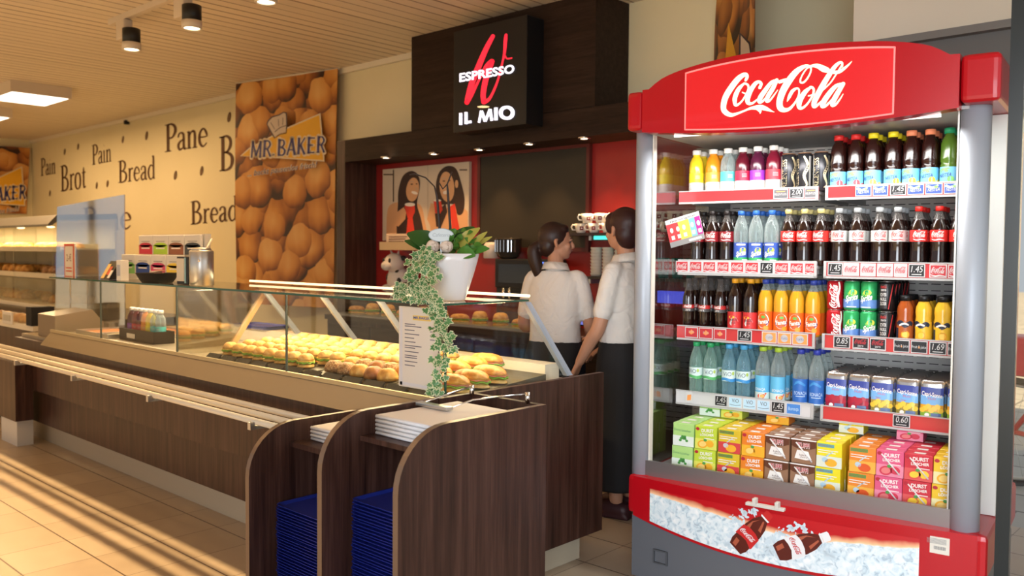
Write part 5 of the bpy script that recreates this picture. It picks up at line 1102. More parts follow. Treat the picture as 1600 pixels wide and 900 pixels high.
# tea rack, two tiers of four packets
x0, x1 = gp(204, 2.58), gp(302, 2.58); tw = x1 - x0
r = thing('tea_rack', 'stepped tea bag rack holding eight coloured packets on the glass top', 'tea rack', ((x0 + x1) / 2, 2.58, GZ))
RACK = mat('rack card', (.62, .60, .55), .5)
MB().prism([(2.54, GZ + .001), (2.68, GZ + .001), (2.70, GZ + .30), (2.66, GZ + .30), (2.66, GZ + .15), (2.54, GZ + .13)], x0, x1, lambda a, b, h: (h, a, b)).build('stepped_body', RACK, r)
MB().tube([(x1 + .012, 2.56, GZ + .04), (x1 + .012, 2.70, GZ + .27)], .008, 8).build('side_arm', OFFW, r)
for tier, cols in ((0, ((.02, .30, .12, 'green'), (.02, .06, .30, 'blue'), (.60, .05, .16, 'pink'), (.80, .62, .02, 'yellow'))), (1, ((.55, .02, .05, 'red'), (.40, .65, .03, 'lime'), (.25, .08, .03, 'brown'), (.04, .05, .06, 'black')))):
    for k, (a, b, c, nm) in enumerate(cols):
        w = tw / 4.25; xa = x0 + .004 + k * tw / 4.05; zb0 = GZ + (.035 if tier == 0 else .165); yf = 2.518 if tier == 0 else 2.638
        t = thing('tea_packet', f'small tea packet with {nm} lower half in the {("lower", "upper")[tier]} tier of the tea rack', 'tea packet', (xa + w / 2, yf, zb0), 0, 'tea packets in the rack')
        MB().rbox(xa, xa + w, yf, yf + .018, zb0, zb0 + .13, .003, 1).build('packet', mat('tea packet white', (.70, .68, .64), .5), t)
        m = MB(); f = lambda x, z: (xa + x * w, yf - .0008, zb0 + z * .13); g = lambda x, z: (xa + x * w, yf - .0014, zb0 + z * .13)
        m.rect(.02, .98, .02, .5, f, 0); m.ell(.5, .5, .42, .12, f, 0); m.rect(.2, .8, .30, .36, g, 1); m.rect(.2, .8, .66, .70, f, 2); m.build('packet_print', [mat('tea ' + nm, (a, b, c), .4), WHL, mat('tea ink', (.3, .3, .3), .5)], t)
# black basket with paper sachets
bx = gp(246, 2.35)
r = thing('black_basket', 'low black basket holding sugar sachets on the glass top', 'basket', (bx, 2.35, GZ))
m = MB()
prof = [(.085, 0), (.10, .02), (.12, .055), (.124, .06), (.118, .06), (.095, .02), (0, .014)]
m.lathe(prof, (bx, 2.35, GZ), 26).build('basket_bowl', BLACKM, r)
random.seed(14)
for k in range(9):
    a = random.uniform(0, 6.28); q = random.uniform(.0, .055); cx, cy = bx + q * math.cos(a), 2.35 + q * math.sin(a); z = GZ + .030 + k * .0052
    t = thing('sugar_sachet', f'small paper sugar sachet in the black basket, {ORD[8 - k]} from top', 'sachet', (cx, cy, z), random.uniform(0, 3), 'sugar sachets')
    MB().rbox(-.032, .032, -.02, .02, 0, .004, .0015, 1).build('sachet_paper', mat('sachet ' + 'abc'[k % 3], ((.66, .58, .48), (.70, .62, .56), (.52, .32, .2))[k % 3], .6), t, True)
cx = gp(315, 2.37)
r = thing('napkin_canister', 'brushed steel cylinder canister on the glass top beside the hanging bread banner', 'canister', (cx, 2.37, GZ))
MB().lathe([(.062, 0), (.066, .004), (.066, .19), (.062, .196), (.056, .197), (0, .197)], (cx, 2.37, GZ), 28).build('steel_body', STEEL, r)
MB().lathe([(.056, .198), (.05, .21), (0, .216)], (cx, 2.37, GZ), 24).build('lid', STEEL, r); MB().sphere((cx + .048, 2.33, GZ + .14), .008).build('knob', CHROME, r)
sx = gp(283, 2.34)
r = thing('card_holder', 'black card holder with a pale price card next to the steel canister', 'card holder', (sx, 2.34, GZ))
MB().rbox(sx - .062, sx + .075, 2.345, 2.39, GZ, GZ + .16, .004).build('holder', BLACK, r); MB().box(sx - .058, sx + .03, 2.342, 2.3449, GZ + .02, GZ + .15).build('pale_card', mat('pale card', (.66, .62, .54), .5), r); MB().box(sx + .036, sx + .05, 2.342, 2.3449, GZ + .01, GZ + .155).build('blue_strip', mat('pale blue strip', (.30, .52, .60), .5), r)
sx = gp(188, 2.34)
r = thing('sachet_box', 'small white upright box left of the black basket', 'box', (sx, 2.34, GZ)); MB().rbox(sx - .034, sx + .034, 2.33, 2.38, GZ, GZ + .13, .003).build('box_body', WHITE, r); MB().box(sx - .022, sx + .022, 2.3285, 2.3295, GZ + .03, GZ + .10).build('box_print', mat('box print', (.42, .45, .55), .5), r)
sx = gp(168, 2.38)
r = thing('leaflet_stand', 'slanted leaflet stand with yellow and red leaflets near the glass sheet', 'leaflet stand', (sx, 2.38, GZ))
MB().prism([(2.36, GZ + .0005), (2.44, GZ + .0005), (2.44, GZ + .12), (2.43, GZ + .12)], sx - .07, sx + .07, lambda a, b, h: (h, a, b)).build('stand', BLACK, r)
fsl = lambda x, z: (x, 2.36 + z * .58 - .003, GZ + z)
m = MB(); m.rect(sx - .066, sx - .015, .006, .10, fsl, 0).rect(sx - .01, sx + .03, .03, .085, fsl, 1).rect(sx + .03, sx + .068, .01, .06, fsl, 2); m.build('leaflets', [mat('leaflet yellow', (.78, .55, .18), .5), mat('leaflet red', (.62, .10, .04), .5), WHITE], r)
# upright glass sheet with its red framed price sign
gR = at(194, 440, 1, 2.93); gd = Vector((math.cos(.28), math.sin(.28), 0)); gn = Vector((math.sin(.28), -math.cos(.28), 0))
def gsh(x, y):
    d = ray(x, y); t_ = (Vector((gR.x, gR.y, CAMP.z)) - CAMP).dot(gn) / d.dot(gn); return CAMP + d * t_
gA, gB, gC, gD = gsh(85, 436), gsh(194, 440), gsh(194, 304), gsh(89, 323)
r = thing('glass_sheet', 'upright reflective glass sneeze guard sheet at the far end of the counter', 'glass sheet', (gA.x, gA.y, .80))
vs = [Vector((gA.x, gA.y, .83)), Vector((gB.x, gB.y, .83)), gC, gD]
MB().add([v + gn * o for o in (0, -.01) for v in vs], [(0, 1, 2, 3), (7, 6, 5, 4), (0, 4, 5, 1), (1, 5, 6, 2), (2, 6, 7, 3), (3, 7, 4, 0)]).build('glass_pane', glassmat('streaky sheet glass', (.90, .91, .92), .48, .05), r)
for q in (.2, .8):
    c = gA.lerp(gB, q); MB().box(c.x - .05, c.x + .05, c.y - .03, c.y + .03, .8008, .86).build('clamp_foot', STEEL, r)
ps = at(108, 408, 1, 2.70)
r = thing('price_sign', 'small red framed price sign reading 2 euro on a thin stand', 'price sign', (ps.x, 2.70, .80))
MB().box(ps.x - .10, ps.x + .10, 2.703, 2.711, ps.z - .14, ps.z + .14).build('sign_board', OFFW, r)
MB().box(ps.x - .10, ps.x - .083, 2.699, 2.7028, ps.z - .14, ps.z + .14).box(ps.x + .083, ps.x + .10, 2.699, 2.7028, ps.z - .14, ps.z + .14).box(ps.x - .083, ps.x + .083, 2.699, 2.7028, ps.z - .14, ps.z - .12).box(ps.x - .083, ps.x + .083, 2.699, 2.7028, ps.z + .12, ps.z + .14).build('red_frame', mat('sign red', (.60, .07, .03), .4), r)
m = MB(); f = lambda x, z: (ps.x + x, 2.6985, ps.z + z); g = lambda x, z: (ps.x + x, 2.6978, ps.z + z)
m.rect(-.083, .083, -.12, .12, f, 0); m.text('2-€', -.05, .0, .10, .06, g, 1); m.rect(-.06, .06, -.06, -.05, g, 2).rect(-.06, .06, -.085, -.075, g, 2); m.build('sign_face', [OFFW, mat('sign ink', (.22, .08, .03), .5), mat('sign red', (.6, .07, .03), .4)], r)
MB().tube([(ps.x, 2.706, .8015), (ps.x, 2.706, ps.z - .139)], .006, 8).build('stem', STEEL, r)
# ------------------------------------------------------------------ inside the far part of the counter
cr = thing('bottle_crate', 'black open crate holding small colourful bottles inside the glass counter', 'crate', (-5.61, 2.53, .847))
MB().box(-5.86, -5.355, 2.46, 2.47, .847, .925).box(-5.86, -5.355, 2.59, 2.60, .847, .925).box(-5.86, -5.85, 2.47, 2.59, .847, .925).box(-5.365, -5.355, 2.47, 2.59, .847, .925).box(-5.85, -5.365, 2.47, 2.59, .847, .852).build('crate_box', BLACK, cr)
MB().box(-5.74, -5.62, 2.457, 2.4598, .865, .895).build('pale_label', OFFW, cr)
for k, q in enumerate('ppsrooyt'):
    if k >= 7: break
    kk = 'vit' + 'psrooyt'[k]; kk = ['vitp', 'vits', 'vitr', 'vito', 'vity', 'vitt', 'vitt'][k]
    for rr in range(1):
        nm = ['purple', 'scarlet', 'crimson', 'orange', 'yellow', 'turquoise', 'turquoise'][k]
        dup(PROT[kk], (-5.814 + k * .0685, 2.53, .8525), 0.2, f'water bottle with {nm} label in the black crate' + (', ' + ('inner one' if k == 5 else 'outermost one') if k > 4 else ''), 'bottles in the black crate')
dv = thing('glass_divider', 'slanted glass divider with a wooden edge strip inside the display counter', 'glass divider', (-4.74, 2.6, .847))
MB().prism([(2.31, .8475), (2.62, .8475), (2.88, 1.215), (2.31, 1.215)], -4.744, -4.738, lambda a, b, h: (h, a, b)).build('pane', glassmat('smoky divider glass', (.70, .66, .56), .30, .05), dv)
MB().prism([(2.62, .8475), (2.65, .8475), (2.91, 1.215), (2.88, 1.215)], -4.752, -4.72, lambda a, b, h: (h, a, b)).build('edge_strip', mat('light wood strip', (.55, .33, .14), .4), dv)
MB().box(-4.75, -4.73, 2.32, 2.92, 1.216, 1.234).build('top_bar', mat('brown bar', (.09, .05, .03), .4), dv)
for k, (xa, xb, ya, yb_, nm) in enumerate(((-6.45, -6.08, 2.40, 2.70, 'nearest the far end'), (-6.05, -5.90, 2.40, 2.70, 'narrow one beside the bottle crate'), (-6.3, -5.55, 2.74, 2.98, 'rear long one'))):
    t = thing('steel_tray', f'shallow steel food tray sunk in the counter deck, {nm}', 'steel tray', ((xa + xb) / 2, (ya + yb_) / 2, .847), 0, 'steel trays')
    MB().box(xa, xb, ya, ya + .012, .8475, .875).box(xa, xb, yb_ - .012, yb_, .8475, .875).box(xa, xa + .012, ya + .012, yb_ - .012, .8475, .875).box(xb - .012, xb, ya + .012, yb_ - .012, .8475, .875).box(xa + .012, xb - .012, ya + .012, yb_ - .012, .8475, .852).build('tray_rim', STEEL, t)
    MB().rbox(xa + .02, xb - .02, ya + .02, yb_ - .02, .8525, .866, .004).build('food_layer', mat('food ' + 'abc'[k], ((.48, .20, .08), (.55, .42, .22), (.40, .16, .07))[k], .6), t)
bx_ = thing('sloped_steel_housing', 'steel housing with a sloping top at the far end of the display counter', 'housing', (-6.9, 2.6, .8))
MB().prism([(2.32, .8015), (2.66, .8015), (2.66, .90), (2.58, 1.0), (2.32, .965)], -6.95, -6.61, lambda a, b, h: (h, a, b)).build('housing_body', mat('warm steel', (.26, .20, .14), .35, .4), bx_)
# ------------------------------------------------------------------ far bread counter at the far end
fc = thing('bread_counter', 'dark counter carrying the tiered bread cabinet at the far end', 'counter', (-9, 3.1, 0))
MB().box(-13.2, -7.35, 3.0, 3.7, .02, .84).build('counter_body', WOOD, fc); MB().box(-13.2, -7.3, 2.98, 3.7, .84, .86).build('counter_top', mat('dark stone top', (.06, .045, .035), .35), fc)
bc = thing('bread_cabinet', 'tiered glass bread cabinet filled with loaves and rolls at the far end', 'display cabinet', (-9.5, 3.3, .861))
CX0, CX1 = -13.1, -8.75
MB().box(CX0, CX1, 3.05, 3.65, .861, .90).build('base', CREAMM, bc)
MB().prism([(3.02, 1.68), (3.10, 1.77), (3.66, 1.80), (3.66, 1.75), (3.12, 1.72), (3.04, 1.66)], CX0, CX1, lambda a, b, h: (h, a, b)).build('hood', mat('grey hood', (.16, .15, .13), .4, .3), bc)
MB().box(CX0, CX1, 3.64, 3.66, .90, 1.75).build('back_wall', mat('cabinet back', (.62, .50, .30), .5), bc)
for z, y0 in ((1.18, 3.08), (1.44, 3.14)):
    MB().box(CX0, CX1, y0, 3.638, z, z + .012).box(CX0, CX1, y0 - .012, y0, z - .02, z + .03).build('shelf', mat('cabinet shelf', (.60, .55, .44), .35, .3), bc)
for i in range(5):
    xx = CX0 + (CX1 - CX0) * i / 4; MB().box(xx - .012, xx + .012, 3.06, 3.64, .901, 1.70).build('glass_partition', GLASS, bc)
for i in range(4):
    xa = CX0 + (CX1 - CX0) * i / 4; MB().box(xa + .02, xa + (CX1 - CX0) / 4 - .02, 3.055, 3.060, .92, 1.15).build('front_glass', GLASS, bc)
for k in range(5):
    xx = CX0 + .5 + k * .85; MB().sphere((xx, 3.2, 1.665), (.04, .04, .010), 12, 6).build('hood_lamp', mat('hood lamp glow', (1, .9, .7), .5, emit=(1.0, .8, .5), estr=2.0), bc)
lamp('cabinet_light', 'AREA', (-10.6, 3.2, 1.64), (-10.6, 3.3, .9), 60, (1.0, .76, .42), 5.0, .08)
random.seed(51); cz = {'lowest': .9005, 'middle': 1.1925, 'top': 1.4525}
for tn, z in cz.items():
    n = 0
    for k in range(26):
        x = CX1 - .19 - k * (.33 if tn == 'top' else .20)
        if x < -12.95: break
        if any(abs(x - (CX0 + (CX1 - CX0) * i / 4)) < (.165 if tn == 'top' else .115) for i in range(5)): continue
        for j, y in enumerate((3.30, 3.47)):
            if tn == 'top': kd = 'stick'; rz = .4 + random.uniform(-.1, .1); sc = 1.1; 
            else: kd = random.choice(('plain', 'plain', 'seeded', 'plain')); rz = random.uniform(0, 3); sc = 1.55
            if tn == 'top' and j: continue
            n += 0 if j else 1
            bread(kd, (x, y, z), rz, f'{dict(stick="baguette", plain="golden loaf", dark="brown loaf", seeded="seeded loaf")[kd]} in the far bread cabinet, {tn} tier, {"front" if not j else "back"}, {ORD[max(n, 1) - 1]} from the near end', f'bread in the far cabinet {tn} tier', sc)
# pastry box in front of the far cabinet
pb = thing('pastry_display', 'pastry display tray with price holder and dark end box, below the bread cabinet', 'pastry tray', (-7.6, 2.6, .85))
MB().box(-8.6, -7.3, 2.40, 2.57, .80, .842).build('tray_base', CREAMM, pb); MB().box(-8.6, -7.3, 2.42, 2.57, .03, .80).build('tray_stand', WOOD, pb)
MB().box(-7.42, -7.30, 2.39, 2.56, .843, .99).build('end_box', BLACKM, pb)
MB().box(-8.55, -7.45, 2.405, 2.410, .843, .93).build('front_glass', GLASS, pb)
MB().rbox(-7.95, -7.72, 2.38, 2.394, .83, .93, .004, 1).build('price_holder', OFFW, pb); MB().box(-7.92, -7.75, 2.376, 2.3795, .855, .905).build('price_strip', mat('price strip', (.5, .46, .36), .5), pb)
for k, (x, y, kd) in enumerate(((-7.53, 2.49, 'dark'), (-7.70, 2.485, 'plain'), (-7.87, 2.49, 'plain'), (-8.04, 2.48, 'seeded'), (-8.21, 2.49, 'plain'), (-8.38, 2.485, 'dark'))):
    bread(kd, (x, y, .8425), k, f'{dict(plain="golden", dark="glazed brown", seeded="seeded")[kd]} pastry on the far pastry tray, {ORD[k]} from the dark end box', 'pastries on the far tray', 1.3)
# ------------------------------------------------------------------ hanging bread banners
def rollprint():
    m, t, b = nodes_of('printed bread rolls', .5); uv = t.new('ShaderNodeTexCoord').outputs['Object']
    n = t.new('ShaderNodeTexNoise', i_Scale=4.0, i_Detail=2.0); t.link(uv, n.inputs['Vector'])
    vm = t.new('ShaderNodeVectorMath'); vm.operation = 'ADD'; mm = t.new('ShaderNodeVectorMath'); mm.operation = 'SCALE'; mm.inputs['Scale'].default_value = .10; t.link(n.outputs['Color'], mm.inputs[0]); t.link(uv, vm.inputs[0]); t.link(mm.outputs[0], vm.inputs[1])
    def layer(scale, off):
        ad = t.new('ShaderNodeVectorMath'); ad.operation = 'ADD'; ad.inputs[1].default_value = (off, off * .7, off * .3); t.link(vm.outputs[0], ad.inputs[0])
        v = t.new('ShaderNodeTexVoronoi', i_Scale=scale); v.feature = 'F1'; v.inputs['Randomness'].default_value = .8; t.link(ad.outputs[0], v.inputs['Vector'])
        df = t.new('ShaderNodeVectorMath'); df.operation = 'SUBTRACT'; t.link(ad.outputs[0], df.inputs[0]); t.link(v.outputs['Position'], df.inputs[1])
        sp = t.new('ShaderNodeSeparateXYZ'); t.link(df.outputs[0], sp.inputs[0]); sc_ = t.new('ShaderNodeSeparateXYZ'); t.link(v.outputs['Color'], sc_.inputs[0])
        lit = t.math('ADD', t.math('MULTIPLY', sp.outputs[2], 1.6), t.math('MULTIPLY', sp.outputs[0], -.9))
        wv = t.new('ShaderNodeTexWave', i_Scale=3.0, i_Distortion=3.5); t.link(ad.outputs[0], wv.inputs['Vector'])
        sh = t.math('ADD', t.math('SUBTRACT', .80, t.math('MULTIPLY', v.outputs['Distance'], .72)), t.math('MULTIPLY', lit, .75))
        sh = t.math('ADD', t.math('ADD', sh, t.math('MULTIPLY', sc_.outputs[0], .18)), t.math('MULTIPLY', wv.outputs['Fac'], .03))
        return t.ramp(sh, [(.25, (.035, .012, .004)), (.40, (.20, .06, .010)), (.56, (.44, .16, .025)), (.72, (.62, .28, .055)), (.95, (.74, .44, .15))]), v.outputs['Distance']
    ca, da = layer(2.9, 0.0); cb, db = layer(3.6, 3.7)
    t.link(t.mix(t.math('LESS_THAN', da, .52), cb, ca), b.inputs['Base Color']); return m
RP_ = rollprint()
BCOL = [mat('banner yellow', (.72, .38, .015), .5), mat('banner pale edge', (.70, .58, .40), .5), mat('banner navy', (.03, .03, .16), .5), mat('banner hat', (.58, .48, .38), .5), mat('banner hat line', (.06, .04, .05), .5)]
def baker(m, q, dz=0):
    """logo in banner pixels: the crop 375..525 x 160..290 at 6.92 px"""
    L0, L1, L2, L3 = q(.002), q(.003), q(.004), q(.005)
    m.poly([(0, 580), (100, 490), (520, 265), (870, 115), (915, 640), (500, 610)], L0, 1); m.poly([(18, 578), (110, 500), (525, 278), (856, 136), (900, 625), (500, 596)], L1, 0)
    m.poly([(370, 395), (285, 235), (300, 195), (345, 150), (420, 130), (470, 100), (505, 110), (512, 235), (505, 335), (430, 350)], L1, 4); m.poly([(378, 378), (297, 235), (312, 202), (352, 162), (425, 142), (470, 112), (495, 120), (500, 235), (495, 322), (425, 340)], L2, 3)
    m.ribbon([[(375, 320, 8), (430, 275, 8), (498, 250, 8)], [(330, 215, 6), (375, 290, 6)], [(415, 180, 6), (418, 260, 6)], [(465, 165, 6), (462, 245, 6)]], L3, 4, 3, False)
    G = {'M': [[(.1, 0, .2), (.12, 1, .2)], [(.12, 1, .2), (.5, .1, .2)], [(.5, .1, .2), (.86, 1, .2)], [(.86, 1, .24), (.88, 0, .24)]], 'R': [[(.2, 0, .28), (.2, 1, .28)], [(.2, .93, .14), (.6, .95, .18), (.8, .74, .24), (.55, .5, .16), (.25, .5, .12)], [(.5, .5, .22), (.9, .02, .24)]],
         '.': [[(.3, .06, .22), (.3, .1, .22)]], 'B': [[(.2, 0, .28), (.2, 1, .28)], [(.2, .93, .14), (.6, .93, .18), (.74, .74, .22), (.55, .54, .16), (.25, .52, .12)], [(.5, .5, .16), (.84, .34, .24), (.7, .06, .2), (.2, .06, .14)]],
         'A': [[(.04, 0, .18), (.5, 1, .2)], [(.5, 1, .28), (.9, 0, .3)], [(.2, .32, .12), (.75, .32, .12)]], 'K': [[(.2, 0, .28), (.2, 1, .28)], [(.85, 1, .16), (.3, .46, .16)], [(.4, .55, .26), (.9, 0, .26)]], 'E': [[(.22, 0, .28), (.22, 1, .28)], [(.2, .93, .14), (.88, .93, .14)], [(.2, .5, .14), (.7, .5, .14)], [(.2, .07, .14), (.9, .07, .14)]]}
    def wd(Lq, grow, mi):
        x = 112
        for ch in 'MR.BAKER':
            w = 128 if ch == 'M' else 52 if ch == '.' else 106
            st = [[(x + (px + .10 * py) * w * .92, 600 - (x - 112) * .075 - py * (182 - (0 if ch != '.' else 0)), pw * 88 + grow) for px, py, pw in s_] for s_ in G[ch]]
            m.ribbon(st, Lq, mi, 4, grow > 0); x += w
    wd(L2, 26, 1); wd(L3, 0, 2)
    inv_ = lambda x, y: L2(80 + x, 800 - y)
    m.text('... backt pausenlos frisch!', 0, 0, 745, 62, lambda x, y: L1(77 + x, 802 - y * 1.06), 1, bold=.045, shear=.2, slope=.13); m.text('... backt pausenlos frisch!', 0, 0, 745, 62, inv_, 2, shear=.2, slope=.13)
    return m
def banner(name_label, A, B, ztop_, zbot, hint):
    A = Vector(A); B = Vector(B); d = (B - A); n = Vector((d.y, -d.x, 0)).normalized()
    r = thing('hanging_banner', name_label, 'banner', (A.x, A.y, zbot))
    NX, NZ = 10, 14; vs = []; fs = []
    for j in range(NZ + 1):
        for i in range(NX + 1):
            a, b = i / NX, j / NZ; p = A + d * (a - .05 * (1 - b) * a * 1.0); wv = .02 * math.sin(3 * b + 5 * a) + .03 * (1 - b) * a
            vs.append((p.x + n.x * wv, p.y + n.y * wv, ztop_ + (zbot - ztop_) * (1 - b)))
    for j in range(NZ):
        for i in range(NX): k = j * (NX + 1) + i; fs.append((k, k + 1, k + NX + 2, k + NX + 1))
    m = MB(); m.add(vs, fs, 0, True); m.add([Vector(v) - Vector((n.x, n.y, 0)) * .003 for v in vs], [tuple(reversed(f)) for f in fs], 0, True); m.build('printed_cloth', RP_, r)
    MB().tube([(A.x, A.y, ztop_ + .005), (B.x, B.y, ztop_ + .005)], .008, 8).build('top_rod', CREAMM, r); return r, n
def onplane(A, n, off):
    A = Vector(A)
    def f(x, y):
        d = ray(x, y); t = (A + n * off - CAMP).dot(n) / d.dot(n); return CAMP + d * t
    return f
BA, BB = at(369, 140, 1, 4.66), at(530, 140, 1, 4.93); BA.z = BB.z = 0
r, n = banner('tall bread roll banner with baker logo hanging at the coffee bar portal', BA, BB, 3.165, .9, 0)
def q1(off):
    f = onplane(BA, n, .045 + off); return lambda x, y: f(375 + x / 6.92, 160 + y / 6.92)
baker(MB(), q1).build('baker_logo', BCOL, r)
# second one on the far end wall
BA2, BB2 = Vector((XL + .05, 3.75, 0)), Vector((XL + .05, 4.95, 0))
r, n2 = banner('smaller bread roll banner on the far end wall', BA2, BB2, 3.05, 2.0, 0)
w1 = 47 * 1.0
def q2(off):
    f = onplane(BA2, n2, .06 + off); return lambda x, y: f(-62 + x / 9.0, 246 + y / 8.4)
baker(MB(), q2).build('baker_logo', BCOL, r)
# third one above the cooler, hanging at an angle to the wall
BA3 = at(1121, 60, 1, 4.9); BB3 = at(1186, 60, 1, 4.25); BA3.z = BB3.z = 0
r, n3 = banner('narrow seen bread banner hanging above the drinks cooler', BA3, BB3, 3.165, 2.2, 0)
f3 = onplane(BA3, n3, .05); f3b = onplane(BA3, n3, .055)
m = MB(); m.poly([(1133, 96), (1138, 35), (1152, 96)], f3, 0).poly([(1154, 98), (1155, 50), (1172, 66), (1176, 98)], f3, 4).poly([(1157, 97), (1157.5, 55), (1170, 69), (1174, 97)], f3b, 3); m.build('logo_fragment', BCOL, r)
# ------------------------------------------------------------------ coffee bar niche: poster, board, back counter, machine, cups
YN = YB - .03
def nx_(x, y, dy=.0): return at(x, y, 1, YN - .03 - dy)
pA, pB, pC = nx_(598, 265), nx_(733, 252), nx_(600, 376)
r = thing('poster', 'wall poster of two women laughing over red cups in the coffee bar niche', 'poster', ((pA.x + pB.x) / 2, YN, pC.z))
MB().box(pA.x, pB.x, YN - .03, YN - .001, pC.z, pA.z).build('poster_board', mat('poster pale', (.60, .50, .38), .5), r)
def pq(off): return lambda x, y: (lambda v: (v.x, v.y, v.z))(at(595 + x / 6.924, 250 + y / 6.924, 1, YN - .031 - off))
a1, a2, a3, a4, a5 = pq(.001), pq(.002), pq(.003), pq(.004), pq(.005)
def sm_(pts, n=4): q = spline([(*p, 0) for p in list(pts) + [pts[0]]], n); return [(x, y) for x, y, _ in q[:-1]]
m = MB()
m.rect(28, 140, 150, 165, a1, 4).rect(130, 143, 105, 450, a1, 4).rect(505, 512, 60, 640, a1, 6).rect(850, 935, 100, 115, a1, 4)
m.poly(sm_([(60, 880), (70, 560), (130, 470), (250, 460), (420, 480), (470, 640), (470, 880)]), a1, 0)           # shoulders of the first woman
m.poly(sm_([(185, 480), (190, 330), (235, 180), (310, 122), (380, 135), (418, 210), (418, 320), (392, 480), (440, 660), (450, 880), (190, 880)]), a2, 1)
m.ell(345, 320, 70, 130, a3, 0, 22, .12).ell(365, 355, 36, 16, a4, 8, 14, .3).ell(335, 262, 14, 7, a4, 1).ell(388, 258, 11, 6, a4, 1).ribbon([[(315, 240, 6), (335, 232, 7), (356, 240, 4)], [(372, 300, 5), (392, 312, 6), (380, 322, 5)]], a4, 6, 3).poly([(270, 880), (290, 640), (340, 600), (380, 880)], a3, 3)
m.poly([(255, 500), (300, 465), (365, 480), (370, 560), (335, 640), (290, 630)], a4, 3).ell(315, 482, 56, 20, a5, 8).poly([(140, 700), (180, 560), (250, 510), (275, 570), (265, 640), (190, 720)], a5, 0)
m.poly([(560, 880), (520, 640), (560, 560), (700, 520), (880, 500), (940, 560), (940, 880)], a1, 0)
m.poly(sm_([(598, 380), (600, 230), (640, 120), (720, 64), (810, 90), (862, 220), (905, 420), (888, 570), (830, 590), (790, 480), (640, 480)]), a2, 1)
m.ell(715, 290, 80, 165, a3, 0, 22, -.08).ell(705, 350, 34, 20, a4, 8, 14, -.2).ell(682, 228, 15, 7, a4, 1).ell(742, 222, 13, 7, a4, 1).ribbon([[(662, 206, 6), (684, 196, 8), (704, 206, 4)], [(724, 200, 4), (744, 192, 8), (762, 202, 5)], [(708, 235, 5), (700, 290, 6), (716, 298, 5)]], a4, 6, 3).ell(820, 260, 18, 44, a3, 0)
m.poly([(720, 520), (800, 470), (830, 640), (880, 880), (780, 880), (760, 640)], a3, 3).poly([(580, 590), (700, 470), (720, 560), (650, 730), (590, 720)], a2, 1)
m.poly([(570, 440), (610, 428), (650, 436), (668, 540), (640, 580), (590, 575)], a4, 3).ell(612, 438, 42, 12, a5, 8).poly([(500, 640), (540, 470), (575, 470), (585, 580), (600, 720), (540, 720)], a5, 0)
m.build('poster_print', [mat('print skin', (.62, .34, .17), .5), mat('print dark hair', (.035, .014, .010), .5), mat('print shade', (.3, .2, .12), .5), mat('print red cup', (.62, .04, .02), .5), mat('print frame line', (.10, .06, .04), .5), mat('print x', (.5, .5, .5), .5), mat('print pale line', (.44, .36, .27), .5), mat('print glow', (.80, .66, .42), .5), mat('print smile', (.80, .72, .62), .5)], r)
bA, bB = nx_(751, 246), nx_(915, 374)
r = thing('blackboard', 'large blank dark menu board on the red niche wall', 'blackboard', ((bA.x + bB.x) / 2, YN, bB.z - .1))
MB().box(bA.x, bB.x, YN - .03, YN - .001, bB.z - .06, bA.z).build('board_face', mat('dark board face', (.026, .020, .012), .55), r)
m = MB(); x0, x1, z0, z1 = bA.x, bB.x, bB.z - .06, bA.z
m.box(x0 - .03, x0 - .001, YN - .036, YN - .001, z0 - .03, z1 + .03).box(x1 + .001, x1 + .03, YN - .036, YN - .001, z0 - .03, z1 + .03).box(x0, x1, YN - .036, YN - .001, z1 + .001, z1 + .03).box(x0, x1, YN - .036, YN - .001, z0 - .03, z0 - .001).build('board_frame', mat('red brown frame', (.10, .012, .008), .4), r)
bk = thing('back_counter', 'dark back counter of the coffee bar along the red niche wall', 'counter', (-4.4, 4.7, 0))
MB().box(xi + .02, -1.9, 4.42, YN - .002, .02, .86).build('cabinet_body', WOOD, bk); MB().box(xi + .02, -1.9, 4.39, YN - .002, .86, .90).build('counter_top', mat('dark worktop', (.05, .035, .025), .3), bk)
for k in range(7): MB().box(xi + .05 + k * .6, xi + .62 + k * .6, 4.405, 4.419, .06, .82).build('door', WOODH, bk)
# sandwiches standing in a low glass case on the back counter
sc_ = thing('sandwich_case', 'low glass case with sandwiches on the back counter', 'display case', (-5.3, 4.6, .9005))
MB().box(-6.2, -4.0, 4.44, 4.74, .9005, .915).build('case_floor', STEEL, sc_); MB().box(-6.2, -4.0, 4.435, 4.44, .9005, 1.06).build('front_glass', GLASS, sc_); MB().box(-6.2, -4.0, 4.435, 4.74, 1.061, 1.067).build('top_glass', GLASS, sc_)
for k in range(10): bread('filled' if k % 3 else 'baguette', (-6.06 + k * .215, 4.58, .9155), .2, f'filled roll in the low glass case on back counter, {ORD[k]} from the banner side', 'rolls in the back counter case', 1.3 if k % 3 else .85)
def plain_thing(name, label, cat, loc): return thing(name, label, cat, loc)
cmx0, cmx1 = at(752, 430, 1, 4.6).x, at(836, 430, 1, 4.6).x
r = thing('coffee_machine', 'black automatic coffee machine on the back counter behind the flower pot', 'coffee machine', ((cmx0 + cmx1) / 2, 4.6, .9005))
cmx0 = max(cmx0, -3.98 - .0) if False else cmx0
MB().rbox(cmx0, cmx1, 4.76, 4.955, .9005, 1.395, .015).rbox(cmx0, cmx1, 4.745, 4.955, 1.18, 1.40, .01).build('machine_body', BLACK, r)
MB().box(cmx0 + .05, cmx1 - .16, 4.735, 4.744, 1.22, 1.36).build('display_panel', mat('dark display', (.03, .035, .04), .15), r)
MB().box(cmx1 - .06, cmx1 - .02, 4.735, 4.744, 1.12, 1.38).build('blue_light_strip', mat('blue strip glow', (.1, .2, .9), .4, emit=(.12, .25, 1.0), estr=2.2), r)
